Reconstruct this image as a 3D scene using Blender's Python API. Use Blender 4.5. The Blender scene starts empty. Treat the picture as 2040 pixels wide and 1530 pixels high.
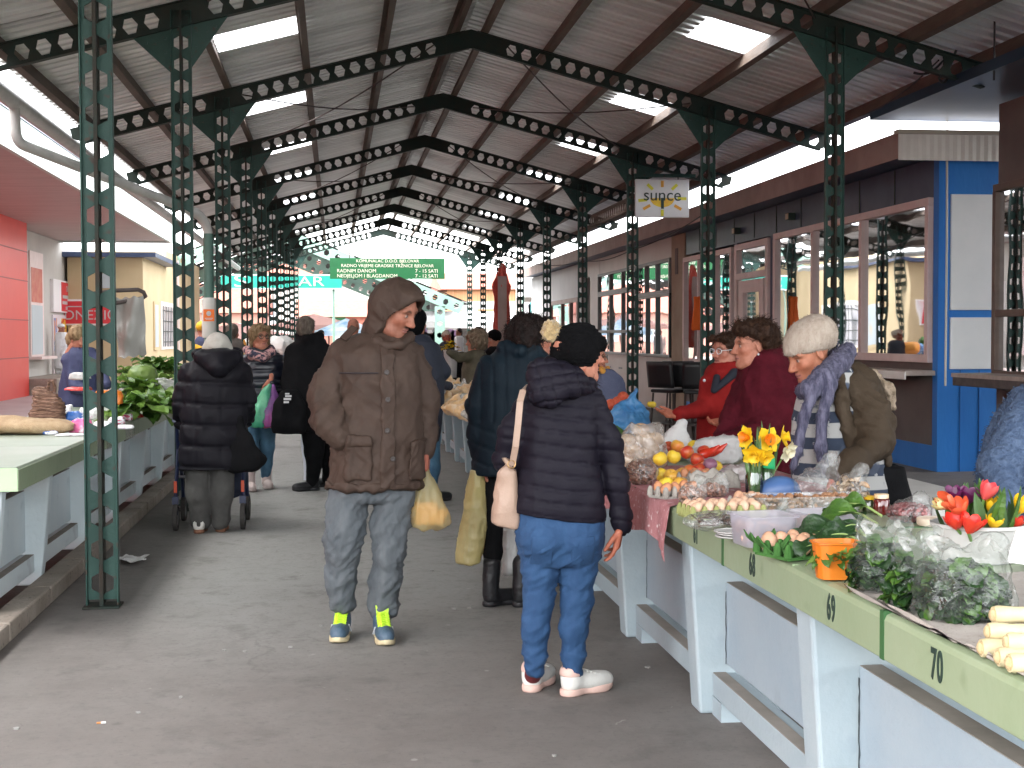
import bpy, bmesh, math, random
import numpy as np
from mathutils import Vector, Matrix
R = math.radians
SC = bpy.context.scene
COL = SC.collection
# ------------------------------------------------------------------ camera
FPX, YAW, PITCH, ROLL = 2740.5, 0.1275, 0.0342, -0.0029      # focal length in pixels of a 2040 px wide frame
_fw = np.array([math.sin(YAW)*math.cos(PITCH), math.cos(YAW)*math.cos(PITCH), -math.sin(PITCH)])
_rt = np.array([math.cos(YAW), -math.sin(YAW), 0.0]); _up = np.cross(_rt, _fw)
_c, _s = math.cos(ROLL), math.sin(ROLL)
CX = _c*_rt + _s*_up; CU = _c*_up - _s*_rt
EYE = np.array([0, 0, 1.5])
cam_d = bpy.data.cameras.new('camera'); cam = bpy.data.objects.new('camera', cam_d); COL.objects.link(cam)
cam.matrix_world = Matrix(((CX[0], CU[0], -_fw[0], EYE[0]), (CX[1], CU[1], -_fw[1], EYE[1]), (CX[2], CU[2], -_fw[2], EYE[2]), (0, 0, 0, 1)))
cam_d.sensor_width = 36; cam_d.lens = FPX/2040*36; cam_d.clip_start = .05; cam_d.clip_end = 3000
SC.camera = cam
# ------------------------------------------------------------------ sky, sun, exposure
SUN_EL, SUN_ROT = R(55), R(-100)
wd = bpy.data.worlds.new('World'); SC.world = wd; wd.use_nodes = True
nt = wd.node_tree; nt.nodes.clear()
sky = nt.nodes.new('ShaderNodeTexSky'); sky.sky_type = 'NISHITA'; sky.sun_disc = False
sky.sun_elevation = SUN_EL; sky.sun_rotation = SUN_ROT; sky.air_density = 1.0; sky.dust_density = 2.0; sky.ozone_density = 1.0
hs = nt.nodes.new('ShaderNodeHueSaturation'); hs.inputs['Saturation'].default_value = .12
bg = nt.nodes.new('ShaderNodeBackground'); bg.inputs['Strength'].default_value = .15
wo = nt.nodes.new('ShaderNodeOutputWorld')
nt.links.new(sky.outputs[0], hs.inputs['Color']); nt.links.new(hs.outputs[0], bg.inputs[0]); nt.links.new(bg.outputs[0], wo.inputs[0])
sl = bpy.data.lights.new('sun', 'SUN'); sl.energy = .6; sl.angle = R(75); sl.color = (1, .97, .92)
so = bpy.data.objects.new('sun', sl); COL.objects.link(so)
# direction towards the sun: Nishita rotation is measured from +Y clockwise seen from above
_sd = Vector((math.sin(SUN_ROT)*math.cos(SUN_EL), math.cos(SUN_ROT)*math.cos(SUN_EL), math.sin(SUN_EL)))
so.rotation_euler = _sd.to_track_quat('Z', 'Y').to_euler()
SC.view_settings.view_transform = 'Standard'; SC.view_settings.look = 'None'; SC.view_settings.gamma = 1
SC.view_settings.exposure = 3.45
SC.render.engine = 'CYCLES'
SC.cycles.use_denoising = True
SC.cycles.max_bounces = 7; SC.cycles.transparent_max_bounces = 12
SC.cycles.diffuse_bounces = 5; SC.cycles.glossy_bounces = 3; SC.cycles.transmission_bounces = 5
SC.cycles.caustics_reflective = False; SC.cycles.caustics_refractive = False

# ------------------------------------------------------------------ measuring: a photo pixel onto a real plane of the place
def ray(px, py):
    return _fw + CX*(px-1020)/FPX - CU*(py-765)/FPX
def onZ(px, py, z=0.0):
    r = ray(px, py); return EYE + r*(z-1.5)/r[2]
def onX(px, py, x):
    r = ray(px, py); return EYE + r*x/r[0]
def onY(px, py, y):
    r = ray(px, py); return EYE + r*y/r[1]

# ------------------------------------------------------------------ materials
MATS = {}
def lin(c):
    return tuple((v/12.92 if v <= .04045 else ((v+.055)/1.055)**2.4) for v in c)
def mat(name, col, rough=.6, col2=None, scale=6, bump=0., bscale=60, metal=0., spec=.5, stretch=(1, 1, 1), detail=5,
        alpha=1., transl=0., lo=.35, hi=.65, coat=0., sheen=0., speck=None, speck_scale=200, bdist=.01, vcol=False):
    if name in MATS: return MATS[name]
    m = bpy.data.materials.new(name); m.use_nodes = True; t = m.node_tree; N = t.nodes; L = t.links
    b = N['Principled BSDF']; b.inputs['Roughness'].default_value = rough; b.inputs['Metallic'].default_value = metal
    b.inputs['Specular IOR Level'].default_value = spec; b.inputs['Coat Weight'].default_value = coat
    b.inputs['Sheen Weight'].default_value = sheen
    tc = N.new('ShaderNodeTexCoord'); mp = N.new('ShaderNodeMapping'); mp.inputs['Scale'].default_value = stretch
    L.new(tc.outputs['Object'], mp.inputs[0])
    cout = None
    if vcol:
        at = N.new('ShaderNodeAttribute'); at.attribute_name = 'Col'; cout = at.outputs['Color']
    if col2 is not None:
        n = N.new('ShaderNodeTexNoise'); n.inputs['Scale'].default_value = scale; n.inputs['Detail'].default_value = detail
        n.inputs['Roughness'].default_value = .6; L.new(mp.outputs[0], n.inputs[0])
        r = N.new('ShaderNodeValToRGB'); r.color_ramp.elements[0].position = lo; r.color_ramp.elements[1].position = hi
        r.color_ramp.elements[0].color = (*col, 1); r.color_ramp.elements[1].color = (*col2, 1)
        L.new(n.outputs['Fac'], r.inputs[0])
        if cout is not None:
            mx = N.new('ShaderNodeMixRGB'); mx.blend_type = 'MULTIPLY'; mx.inputs[0].default_value = 1
            L.new(cout, mx.inputs[1]); L.new(r.outputs[0], mx.inputs[2]); cout = mx.outputs[0]
        else: cout = r.outputs[0]
    if speck is not None:
        v = N.new('ShaderNodeTexNoise'); v.inputs['Scale'].default_value = speck_scale; v.inputs['Detail'].default_value = 2
        L.new(tc.outputs['Object'], v.inputs[0])
        r2 = N.new('ShaderNodeValToRGB'); r2.color_ramp.elements[0].position = .62; r2.color_ramp.elements[1].position = .72
        L.new(v.outputs['Fac'], r2.inputs[0])
        mx = N.new('ShaderNodeMixRGB'); L.new(r2.outputs[0], mx.inputs[0])
        if cout is not None: L.new(cout, mx.inputs[1])
        else: mx.inputs[1].default_value = (*col, 1)
        mx.inputs[2].default_value = (*speck, 1); cout = mx.outputs[0]
    if cout is not None: L.new(cout, b.inputs['Base Color'])
    else: b.inputs['Base Color'].default_value = (*col, 1)
    if bump:
        n = N.new('ShaderNodeTexNoise'); n.inputs['Scale'].default_value = bscale; n.inputs['Detail'].default_value = 6
        L.new(mp.outputs[0], n.inputs[0])
        bp = N.new('ShaderNodeBump'); bp.inputs['Strength'].default_value = bump; bp.inputs['Distance'].default_value = bdist
        L.new(n.outputs['Fac'], bp.inputs['Height']); L.new(bp.outputs[0], b.inputs['Normal'])
    if alpha < 1 or transl > 0:
        out = N['Material Output']; last = b.outputs[0]
        if transl > 0:
            tr = N.new('ShaderNodeBsdfTranslucent')
            if cout is not None: L.new(cout, tr.inputs[0])
            else: tr.inputs[0].default_value = (*col, 1)
            mx = N.new('ShaderNodeMixShader'); mx.inputs[0].default_value = transl
            L.new(last, mx.inputs[1]); L.new(tr.outputs[0], mx.inputs[2]); last = mx.outputs[0]
        if alpha < 1:
            tp = N.new('ShaderNodeBsdfTransparent'); mx = N.new('ShaderNodeMixShader'); mx.inputs[0].default_value = alpha
            L.new(tp.outputs[0], mx.inputs[1]); L.new(last, mx.inputs[2]); last = mx.outputs[0]
        L.new(last, out.inputs[0])
    MATS[name] = m; return m
def glass_mat(name, tint=(.9, .95, .95), refl=.12, rough=.02, alpha=.35):
    """thin window glass: clear sheet with a Fresnel reflection"""
    if name in MATS: return MATS[name]
    m = bpy.data.materials.new(name); m.use_nodes = True; t = m.node_tree; N = t.nodes; L = t.links
    N.remove(N['Principled BSDF']); out = N['Material Output']
    tp = N.new('ShaderNodeBsdfTransparent'); tp.inputs[0].default_value = (*tint, 1)
    gl = N.new('ShaderNodeBsdfGlossy'); gl.inputs['Roughness'].default_value = rough; gl.inputs[0].default_value = (.95, .97, 1, 1)
    fr = N.new('ShaderNodeFresnel'); fr.inputs[0].default_value = 1.5
    ad = N.new('ShaderNodeMath'); ad.operation = 'ADD'; ad.inputs[1].default_value = refl; L.new(fr.outputs[0], ad.inputs[0])
    mx = N.new('ShaderNodeMixShader'); L.new(ad.outputs[0], mx.inputs[0]); L.new(tp.outputs[0], mx.inputs[1]); L.new(gl.outputs[0], mx.inputs[2])
    tc = N.new('ShaderNodeTexCoord'); n = N.new('ShaderNodeTexNoise'); n.inputs['Scale'].default_value = 1.3; n.inputs['Detail'].default_value = 1
    L.new(tc.outputs['Object'], n.inputs[0]); bp = N.new('ShaderNodeBump'); bp.inputs['Strength'].default_value = .025; bp.inputs['Distance'].default_value = .1
    L.new(n.outputs['Fac'], bp.inputs['Height']); L.new(bp.outputs[0], gl.inputs['Normal'])
    L.new(mx.outputs[0], out.inputs[0]); MATS[name] = m; return m

def film_mat(name, tint=(.97, .98, .97), haze=(.8, .82, .81), lo=.06, hi=.5, scale=16, gloss=.06):
    """thin crumpled polythene: mostly clear, milky along its creases, with small highlights"""
    if name in MATS: return MATS[name]
    m = bpy.data.materials.new(name); m.use_nodes = True; t = m.node_tree; N = t.nodes; L = t.links; b = N['Principled BSDF']; out = N['Material Output']
    b.inputs['Base Color'].default_value = (*haze, 1); b.inputs['Roughness'].default_value = .35
    tc = N.new('ShaderNodeTexCoord'); n = N.new('ShaderNodeTexNoise'); n.inputs['Scale'].default_value = scale; n.inputs['Detail'].default_value = 5; n.inputs['Distortion'].default_value = 1.5; L.new(tc.outputs['Object'], n.inputs[0])
    r = N.new('ShaderNodeValToRGB'); r.color_ramp.elements[0].position = .42; r.color_ramp.elements[1].position = .78; r.color_ramp.elements[0].color = (lo, lo, lo, 1); r.color_ramp.elements[1].color = (hi, hi, hi, 1); L.new(n.outputs['Fac'], r.inputs[0])
    tp = N.new('ShaderNodeBsdfTransparent'); tp.inputs[0].default_value = (*tint, 1); tr = N.new('ShaderNodeBsdfTranslucent'); tr.inputs[0].default_value = (*haze, 1)
    m0 = N.new('ShaderNodeMixShader'); m0.inputs[0].default_value = .4; L.new(b.outputs[0], m0.inputs[1]); L.new(tr.outputs[0], m0.inputs[2])
    m1 = N.new('ShaderNodeMixShader'); L.new(r.outputs[0], m1.inputs[0]); L.new(tp.outputs[0], m1.inputs[1]); L.new(m0.outputs[0], m1.inputs[2])
    gl = N.new('ShaderNodeBsdfGlossy'); gl.inputs['Roughness'].default_value = .12; lw = N.new('ShaderNodeLayerWeight'); lw.inputs[0].default_value = .12
    ad = N.new('ShaderNodeMath'); ad.operation = 'MULTIPLY_ADD'; L.new(lw.outputs['Fresnel'], ad.inputs[0]); ad.inputs[1].default_value = .35; ad.inputs[2].default_value = gloss
    n2 = N.new('ShaderNodeTexNoise'); n2.inputs['Scale'].default_value = scale*2.2; n2.inputs['Detail'].default_value = 3; n2.inputs['Distortion'].default_value = .8; L.new(tc.outputs['Object'], n2.inputs[0])
    bp = N.new('ShaderNodeBump'); bp.inputs['Strength'].default_value = .7; bp.inputs['Distance'].default_value = .02; L.new(n2.outputs['Fac'], bp.inputs['Height']); L.new(bp.outputs[0], gl.inputs['Normal']); L.new(bp.outputs[0], b.inputs['Normal'])
    m2 = N.new('ShaderNodeMixShader'); L.new(ad.outputs[0], m2.inputs[0]); L.new(m1.outputs[0], m2.inputs[1]); L.new(gl.outputs[0], m2.inputs[2]); L.new(m2.outputs[0], out.inputs[0])
    MATS[name] = m; return m

# ------------------------------------------------------------------ objects
def link(o, parent=None):
    COL.objects.link(o)
    if parent is not None: o.parent = parent
    return o
def tag(o, label=None, cat=None, group=None, kind=None):
    if label: o['label'] = label
    if cat: o['category'] = cat
    if group: o['group'] = group
    if kind: o['kind'] = kind
    return o
def thing(name, label, cat, loc=(0, 0, 0), group=None, rz=0):
    o = bpy.data.objects.new(name, None); o.empty_display_size = .1; o.location = loc; o.rotation_euler = (0, 0, rz); link(o)
    return tag(o, label, cat, group)
def copy_tree(o, loc, rz=0, label=None, group=None, sc=None):
    r = o.copy(); COL.objects.link(r); r.location = loc; r.rotation_euler = (0, 0, rz)
    if sc is not None: r.scale = (sc, sc, sc) if np.isscalar(sc) else sc
    if label: r['label'] = label
    if group: r['group'] = group
    for ch in list(o.children):
        c = ch.copy(); COL.objects.link(c); c.parent = r
        for g in list(ch.children):
            d = g.copy(); COL.objects.link(d); d.parent = c
    return r
def mkmesh(name, V, F, mats, parent=None, smooth=False, fm=None, loc=None, ang=None, col=None):
    me = bpy.data.meshes.new(name)
    me.from_pydata([tuple(map(float, v)) for v in V] if not isinstance(V, np.ndarray) else V.tolist(), [], F if isinstance(F, list) else F.tolist())
    if not isinstance(mats, (list, tuple)): mats = [mats]
    for m in mats: me.materials.append(m)
    if fm is not None and len(mats) > 1: me.polygons.foreach_set('material_index', np.array(fm, dtype=np.int32))
    if smooth: me.polygons.foreach_set('use_smooth', np.ones(len(me.polygons), dtype=bool))
    if col is not None:
        ca = me.color_attributes.new('Col', 'FLOAT_COLOR', 'POINT')
        c4 = np.ones((len(V), 4), dtype=np.float32); c4[:, :3] = col; ca.data.foreach_set('color', c4.ravel())
    me.update()
    if smooth and ang: me.set_sharp_from_angle(angle=R(ang))
    o = bpy.data.objects.new(name, me); link(o, parent)
    if loc is not None: o.location = loc
    return o

class MB:
    """collects shapes and links them as ONE mesh object"""
    def __init__(s): s.v = []; s.f = []; s.m = []
    def add(s, V, F, mi=0):
        o = len(s.v); s.v.extend([tuple(float(c) for c in v) for v in V]); s.f.extend([tuple(int(i)+o for i in f) for f in F]); s.m.extend([mi]*len(F)); return s
    def box(s, c, d, mi=0, rz=0., M=None):
        x, y, z = d[0]/2, d[1]/2, d[2]/2
        V = [(-x, -y, -z), (x, -y, -z), (x, y, -z), (-x, y, -z), (-x, -y, z), (x, -y, z), (x, y, z), (-x, y, z)]
        if rz: V = [(a*math.cos(rz)-b*math.sin(rz), a*math.sin(rz)+b*math.cos(rz), e) for a, b, e in V]
        if M is not None: V = [tuple(M @ Vector(v)) for v in V]
        V = [(a+c[0], b+c[1], e+c[2]) for a, b, e in V]
        return s.add(V, [(0, 3, 2, 1), (4, 5, 6, 7), (0, 1, 5, 4), (1, 2, 6, 5), (2, 3, 7, 6), (3, 0, 4, 7)], mi)
    def bb(s, lo, hi, mi=0):
        return s.box([(a+b)/2 for a, b in zip(lo, hi)], [b-a for a, b in zip(lo, hi)], mi)
    def prism(s, poly, ax, a0, a1, mi=0, swap=False):
        """poly in the plane normal to axis ax ('x': (y,z); 'y': (x,z); 'z': (x,y)), extruded a0..a1"""
        def P(u, v, a): return {'x': (a, u, v), 'y': (u, a, v), 'z': (u, v, a)}[ax]
        n = len(poly); V = [P(u, v, a0) for u, v in poly]+[P(u, v, a1) for u, v in poly]
        F = [tuple(range(n)), tuple(range(2*n-1, n-1, -1))]+[(i, i+n, (i+1) % n+n, (i+1) % n) for i in range(n)]
        return s.add(V, F, mi)
    def bar(s, p, q, w, h, mi=0, up=(0, 0, 1)):
        p, q = Vector(p), Vector(q); d = (q-p); L = d.length; d.normalize(); u = Vector(up); x = d.cross(u)
        if x.length < 1e-5: x = d.cross(Vector((1, 0, 0)))
        x.normalize(); z = x.cross(d)
        V = [p+x*a*w/2+z*b*h/2 for a, b in ((-1, -1), (1, -1), (1, 1), (-1, 1))]; V += [v+d*L for v in V]
        return s.add(V, [(3, 2, 1, 0), (4, 5, 6, 7), (0, 1, 5, 4), (1, 2, 6, 5), (2, 3, 7, 6), (3, 0, 4, 7)], mi)
    def tube(s, path, r, n=8, mi=0, cap=True, flat=1.):
        P = [Vector(p) for p in path]; rs = r if hasattr(r, '__len__') else [r]*len(P); V = []; F = []; px = None
        for i, p in enumerate(P):
            d = (P[min(i+1, len(P)-1)]-P[max(i-1, 0)]); d.normalize() if d.length > 0 else None
            if px is None:
                x = d.cross(Vector((0, 0, 1)))
                if x.length < 1e-3: x = d.cross(Vector((0, 1, 0)))
            else: x = px-d*px.dot(d)
            if x.length < 1e-6: x = d.orthogonal()
            x.normalize(); px = x; y = d.cross(x)
            for k in range(n):
                a = 2*math.pi*k/n; V.append(p+x*math.cos(a)*rs[i]+y*math.sin(a)*rs[i]*flat)
        for i in range(len(P)-1):
            for k in range(n): F.append((i*n+k, i*n+(k+1) % n, (i+1)*n+(k+1) % n, (i+1)*n+k))
        if cap: F += [tuple(range(n-1, -1, -1)), tuple(range((len(P)-1)*n, len(P)*n))]
        return s.add(V, F, mi)
    def lathe(s, prof, c=(0, 0, 0), n=20, mi=0, sx=1, sy=1, capb=True, capt=False):
        V = []; F = []
        for r, z in prof:
            for k in range(n):
                a = 2*math.pi*k/n; V.append((c[0]+r*math.cos(a)*sx, c[1]+r*math.sin(a)*sy, c[2]+z))
        for i in range(len(prof)-1):
            for k in range(n): F.append((i*n+k, i*n+(k+1) % n, (i+1)*n+(k+1) % n, (i+1)*n+k))
        if capb: F.append(tuple(range(n-1, -1, -1)))
        if capt: F.append(tuple(range((len(prof)-1)*n, len(prof)*n)))
        return s.add(V, F, mi)
    def ell(s, c, r, n=12, m=8, mi=0, M=None):
        V = [(0, 0, -1)]; F = []
        for i in range(1, m):
            t = math.pi*i/m-math.pi/2
            for k in range(n): a = 2*math.pi*k/n; V.append((math.cos(t)*math.cos(a), math.cos(t)*math.sin(a), math.sin(t)))
        V.append((0, 0, 1)); T = len(V)-1
        for k in range(n): F.append((0, 1+(k+1) % n, 1+k)); F.append((T, T-n+k, T-n+(k+1) % n))
        for i in range(m-2):
            for k in range(n): a = 1+i*n; F.append((a+k, a+(k+1) % n, a+n+(k+1) % n, a+n+k))
        rr = r if hasattr(r, '__len__') else (r, r, r)
        V = [Vector((x*rr[0], y*rr[1], z*rr[2])) for x, y, z in V]
        if M is not None: V = [M @ v for v in V]
        return s.add([(v[0]+c[0], v[1]+c[1], v[2]+c[2]) for v in V], F, mi)
    def grid(s, fn, nu, nv, mi=0, closed=False):
        V = [fn(i/(nu-1), j/(nv-1)) for i in range(nu) for j in range(nv)]
        F = [(i*nv+j, (i+1)*nv+j, (i+1)*nv+j+1, i*nv+j+1) for i in range(nu-1) for j in range(nv-1)]
        return s.add(V, F, mi)
    def build(s, name, mats, parent=None, smooth=False, ang=40, loc=None, bevel=0., solid=0., sub=0):
        o = mkmesh(name, s.v, s.f, mats, parent, smooth, s.m, loc, ang if smooth else None)
        if solid: md = o.modifiers.new('solid', 'SOLIDIFY'); md.thickness = solid
        if bevel: md = o.modifiers.new('bevel', 'BEVEL'); md.width = bevel; md.segments = 2; md.limit_method = 'ANGLE'
        if sub: md = o.modifiers.new('sub', 'SUBSURF'); md.levels = sub; md.render_levels = sub
        return o
def rotm(ax, a): return Matrix.Rotation(a, 3, ax)

def text_mesh(body, size, mi_mat, parent, M, name='lettering', sx=1., depth=.002, align='CENTER', spacing=1., bold=0.):
    cu = bpy.data.curves.new(name, 'FONT'); cu.body = body; cu.size = size; cu.align_x = align; cu.align_y = 'CENTER'; cu.extrude = depth; cu.space_character = spacing; cu.offset = bold
    to = bpy.data.objects.new(name, cu); COL.objects.link(to)
    dg = bpy.context.evaluated_depsgraph_get(); dg.update()
    me = bpy.data.meshes.new_from_object(to.evaluated_get(dg)); bpy.data.objects.remove(to); bpy.data.curves.remove(cu)
    me.name = name; me.transform(Matrix.Diagonal((sx, 1, 1, 1))); me.transform(M)
    me.materials.clear(); me.materials.append(mi_mat)
    o = bpy.data.objects.new(name, me); link(o, parent); return o
def face_mx(o, xdir, zdir=(0, 0, 1)):
    """matrix that lays lettering on a wall: its x along xdir, its up along zdir"""
    x = Vector(xdir).normalized(); y = Vector(zdir).normalized(); z = x.cross(y)
    return Matrix(((x[0], y[0], z[0], o[0]), (x[1], y[1], z[1], o[1]), (x[2], y[2], z[2], o[2]), (0, 0, 0, 1)))

# ------------------------------------------------------------------ soft surfaces: signed distance shapes meshed on a grid
def _hash(ix, iy, iz, seed):
    h = (ix*374761393+iy*668265263+iz*2147483647+seed*974711) & 0xffffffff
    h = ((h ^ (h >> 13))*1274126177) & 0xffffffff
    return ((h ^ (h >> 16)) & 0xffff)/65535.0
def vnoise(P, f=1., seed=0):
    P = np.asarray(P, dtype=np.float64)*f+1000.; I = np.floor(P).astype(np.int64); T = P-I; T = T*T*(3-2*T); r = 0
    for dx in (0, 1):
        for dy in (0, 1):
            for dz in (0, 1):
                w = (T[..., 0] if dx else 1-T[..., 0])*(T[..., 1] if dy else 1-T[..., 1])*(T[..., 2] if dz else 1-T[..., 2])
                r = r+w*_hash(I[..., 0]+dx, I[..., 1]+dy, I[..., 2]+dz, seed)
    return r*2-1
def smin(a, b, k):
    if k <= 0: return np.minimum(a, b)
    h = np.clip(.5+.5*(b-a)/k, 0, 1); return b+(a-b)*h-k*h*(1-h)
def smax(a, b, k): return -smin(-a, -b, k)
def A3(p): return np.array(p, dtype=np.float32)
def cap_(P, a, b, ra, rb=None, fl=None, ring=None):
    """tapered capsule; ring=(pitch, amp) makes quilted rings along it"""
    rb = ra if rb is None else rb; a = A3(a); b = A3(b); d = b-a; L2 = float(d @ d)+1e-9
    q = P-a; t = np.clip((q @ d)/L2, 0, 1); r = ra+(rb-ra)*t
    if ring: r = r-ring[1]*np.exp(-((((t*math.sqrt(L2)/ring[0]+.5) % 1)-.5)/.13)**2)
    q = q-t[..., None]*d
    return np.sqrt((q*q).sum(-1))-r
def ell_(P, c, r, M=None):
    q = P-A3(c)
    if M is not None: q = q @ np.array(M, dtype=np.float32)      # columns of M are the local axes
    q = q/A3(r); return (np.sqrt((q*q).sum(-1))-1)*min(r)
def stack_(P, rows, e=2.4, cap=.02, ring=None):
    """rows: (z, cx, cy, a, b) - ellipse-like sections, smoothly interpolated"""
    rows = sorted(rows); zs = np.array([r[0] for r in rows]); zz = np.linspace(zs[0], zs[-1], 160)
    D = []
    for k in range(1, 5):
        v = np.array([r[k] for r in rows]); w = np.interp(zz, zs, v); g = np.exp(-np.linspace(-2, 2, 13)**2); g /= g.sum()
        w = np.convolve(np.pad(w, 6, mode='edge'), g, 'valid'); D.append(w)
    z = P[..., 2]; cx, cy, a, b = [np.interp(z, zz, d).astype(np.float32) for d in D]
    if ring: pass
    x = np.abs((P[..., 0]-cx)/a)**e+np.abs((P[..., 1]-cy)/b)**e
    d = (x**(1/e)-1)*np.minimum(a, b)
    return smax(d, np.maximum(zs[0]-z, z-zs[-1]), cap)
def grid_mesh(f, lo, hi, h):
    """naive surface nets of f(P) < 0"""
    lo = np.array(lo, float); n = np.ceil((np.array(hi)-lo)/h).astype(int)+1
    ax = [lo[i]+h*np.arange(n[i]) for i in range(3)]
    P = np.stack(np.meshgrid(*ax, indexing='ij'), -1).astype(np.float32); D = f(P).astype(np.float32); D[D == 0] = 1e-6
    acc = np.zeros((n[0]-1, n[1]-1, n[2]-1, 3)); cnt = np.zeros((n[0]-1, n[1]-1, n[2]-1)); Q = []
    for a in range(3):
        s0 = [slice(None)]*3; s1 = [slice(None)]*3; s0[a] = slice(0, -1); s1[a] = slice(1, None)
        d0, d1 = D[tuple(s0)], D[tuple(s1)]; idx = np.argwhere((d0 < 0) != (d1 < 0))
        if not len(idx): continue
        v0 = d0[tuple(idx.T)]; v1 = d1[tuple(idx.T)]; t = v0/(v0-v1); pos = idx.astype(float); pos[:, a] += t
        b, c = [(1, 2), (2, 0), (0, 1)][a]; cells = []
        ok = np.ones(len(idx), bool)
        for db, dc in ((0, 0), (-1, 0), (-1, -1), (0, -1)):
            ce = idx.copy(); ce[:, b] += db; ce[:, c] += dc
            good = ((ce >= 0) & (ce < np.array(acc.shape[:3]))).all(1); ok &= good
            g = ce[good]; np.add.at(acc, tuple(g.T), pos[good]); np.add.at(cnt, tuple(g.T), 1); cells.append(ce)
        cl = np.stack(cells, 1)[ok]; fl = (v0 < 0)[ok]
        cl[~fl] = cl[~fl][:, ::-1]; Q.append(cl)
    Q = np.concatenate(Q); used = cnt > 0; ids = -np.ones(cnt.shape, int); ids[used] = np.arange(used.sum())
    V = lo+h*(acc[used]/cnt[used][:, None]); F = ids[Q[..., 0], Q[..., 1], Q[..., 2]]
    return V, F
def normals(V, F):
    N = np.zeros_like(V); n = np.cross(V[F[:, 2]]-V[F[:, 0]], V[F[:, 3]]-V[F[:, 1]])
    for k in range(4): np.add.at(N, F[:, k], n)
    return N/(np.linalg.norm(N, axis=1, keepdims=True)+1e-12)
def soft(name, f, lo, hi, h, mats, parent=None, disp=None, col=None, loc=None, want=False):
    V, F = grid_mesh(f, lo, hi, h)
    if disp is not None:
        N = normals(V, F); V = V+N*disp(V, N)[:, None]
    if want: return V, F
    c = col(V) if col is not None else None
    return mkmesh(name, V, F, mats, parent, True, None, loc, None, c)
# ================================================================== the market hall
XL, XR, XC, SP, Y0 = -1.30, 4.55, 1.637, 4.322, 12.2
SLOPE = .267; ZR = 4.95            # underside of the rafters at the ridge
FR = list(range(-2, 9)); LAST = 8
ORD = ['nearest', 'second', 'third', 'fourth', 'fifth', 'sixth', 'seventh', 'eighth', 'ninth', 'tenth', 'eleventh', 'twelfth', 'thirteenth', 'fourteenth']
def fy(k): return Y0+SP*k
def zu(x): return ZR-SLOPE*abs(x-XC)    # rafter underside
m_green = mat('column_green', (.014, .05, .041), .5, (.024, .068, .054), 5, .25, 40, spec=.3, speck=(.05, .035, .025), speck_scale=16)
m_rust = mat('rusty_green', (.035, .025, .019), .7, (.018, .032, .026), 7, .3, 50, spec=.25)
m_rafter = mat('rafter_green', (.011, .03, .025), .6, (.024, .028, .021), 4, .25, 40, spec=.25)
m_purlin = mat('purlin_brown', (.085, .062, .048), .65, (.15, .11, .085), 5, .35, 50, stretch=(1, .3, 1))
m_sheet = mat('roof_sheet', (.66, .67, .66), .36, (.90, .91, .90), 1.0, .12, 30, metal=.15, lo=.36, hi=.62, stretch=(.22, 3.2, .22), detail=4)
m_sky = mat('skylight', (.93, .94, .95), .3, transl=.9, alpha=.5)
m_rod = mat('brace_rod', (.06, .045, .04), .6)

HEX_P, HEX_A, HEX_H, WEB = .186, .066, .066, .099
CW = .080
def hex_web(mb, n, org, U, V, W, mi=0, th=.008, hv=WEB, off=0., skip=(), hh=None):
    """castellated plate: n modules along U from org, across V (half height hv), normal W"""
    U, V, W, o = Vector(U), Vector(V), Vector(W), Vector(org); p, a, h = HEX_P, HEX_A, hh or HEX_H
    for i in range(n):
        c = o+U*(p*(i+.5)+off)
        if i in skip:
            q = [(-p/2, -hv), (p/2, -hv), (p/2, hv), (-p/2, hv)]
            VV = [c+U*u+V*v+W*w for w in (-th/2, th/2) for u, v in q]; mb.add(VV, [(3, 2, 1, 0), (4, 5, 6, 7)], mi); continue
        for sg in (1, -1):
            q = [(-p/2, hv*sg), (-p/2, 0), (-a, 0), (-a/2, h*sg), (a/2, h*sg), (a, 0), (p/2, 0), (p/2, hv*sg)]
            # quads so that nothing is left to triangulate badly
            fs = [(0, 1, 2, 3), (0, 3, 4, 7), (4, 5, 6, 7)]
            if sg < 0: fs = [f[::-1] for f in fs]
            VV = [c+U*u+V*v+W*w for w in (-th/2, th/2) for u, v in q]
            F = [f for f in fs]+[tuple(8+j for j in f[::-1]) for f in fs]
            rim = [(2, 3), (3, 4), (4, 5)]
            F += [(i0, i1, i1+8, i0+8) if sg > 0 else (i1, i0, i0+8, i1+8) for i0, i1 in rim]
            mb.add(VV, F, mi)
def column(x, k, side):
    y = fy(k); t = thing('steel_column', '', 'column', (x, y, 0), 'castellated steel columns')
    top = zu(x)+.0
    n = int(top/HEX_P)+1
    mb = MB(); hex_web(mb, n, (0, 0, .04), (0, 0, 1), (1, 0, 0), (0, -1, 0), hv=CW, hh=.060)
    mb.build('web', m_green, t)
    H = .04+n*HEX_P
    for sx in (-1, 1):
        MB().box((sx*(CW+.004), 0, H/2), (.009, .055, H)).build('flange', m_green, t, bevel=.002)
    f = MB(); f.box((0, -.027, H/2), (.008, .046, H)); f.box((0, -.052, H/2), (.020, .006, H)); f.box((0, .027, H/2), (.008, .046, H)); f.box((0, .052, H/2), (.020, .006, H))
    f.build('stiffener', m_rust, t)
    for sx in (-1, 1):
        x0 = x+sx*.0895; x1 = x+sx*.40
        g = MB(); g.prism([(sx*.0895, zu(x0)+.004), (sx*.40, zu(x1)+.004), (sx*.0895, zu(x0)-.36)][::sx], 'y', -.006, .006)
        for bx, bz in ((.13, -.06), (.13, -.18), (.22, -.08), (.29, -.06)): g.box((sx*bx, -.011, zu(x+sx*bx)+bz), (.022, .01, .022), rz=0)
        g.build('gusset', m_green, t)
    MB().box((0, 0, .006), (.20, .17, .012)).build('base_plate', m_rust, t, bevel=.003)
    return t
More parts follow.
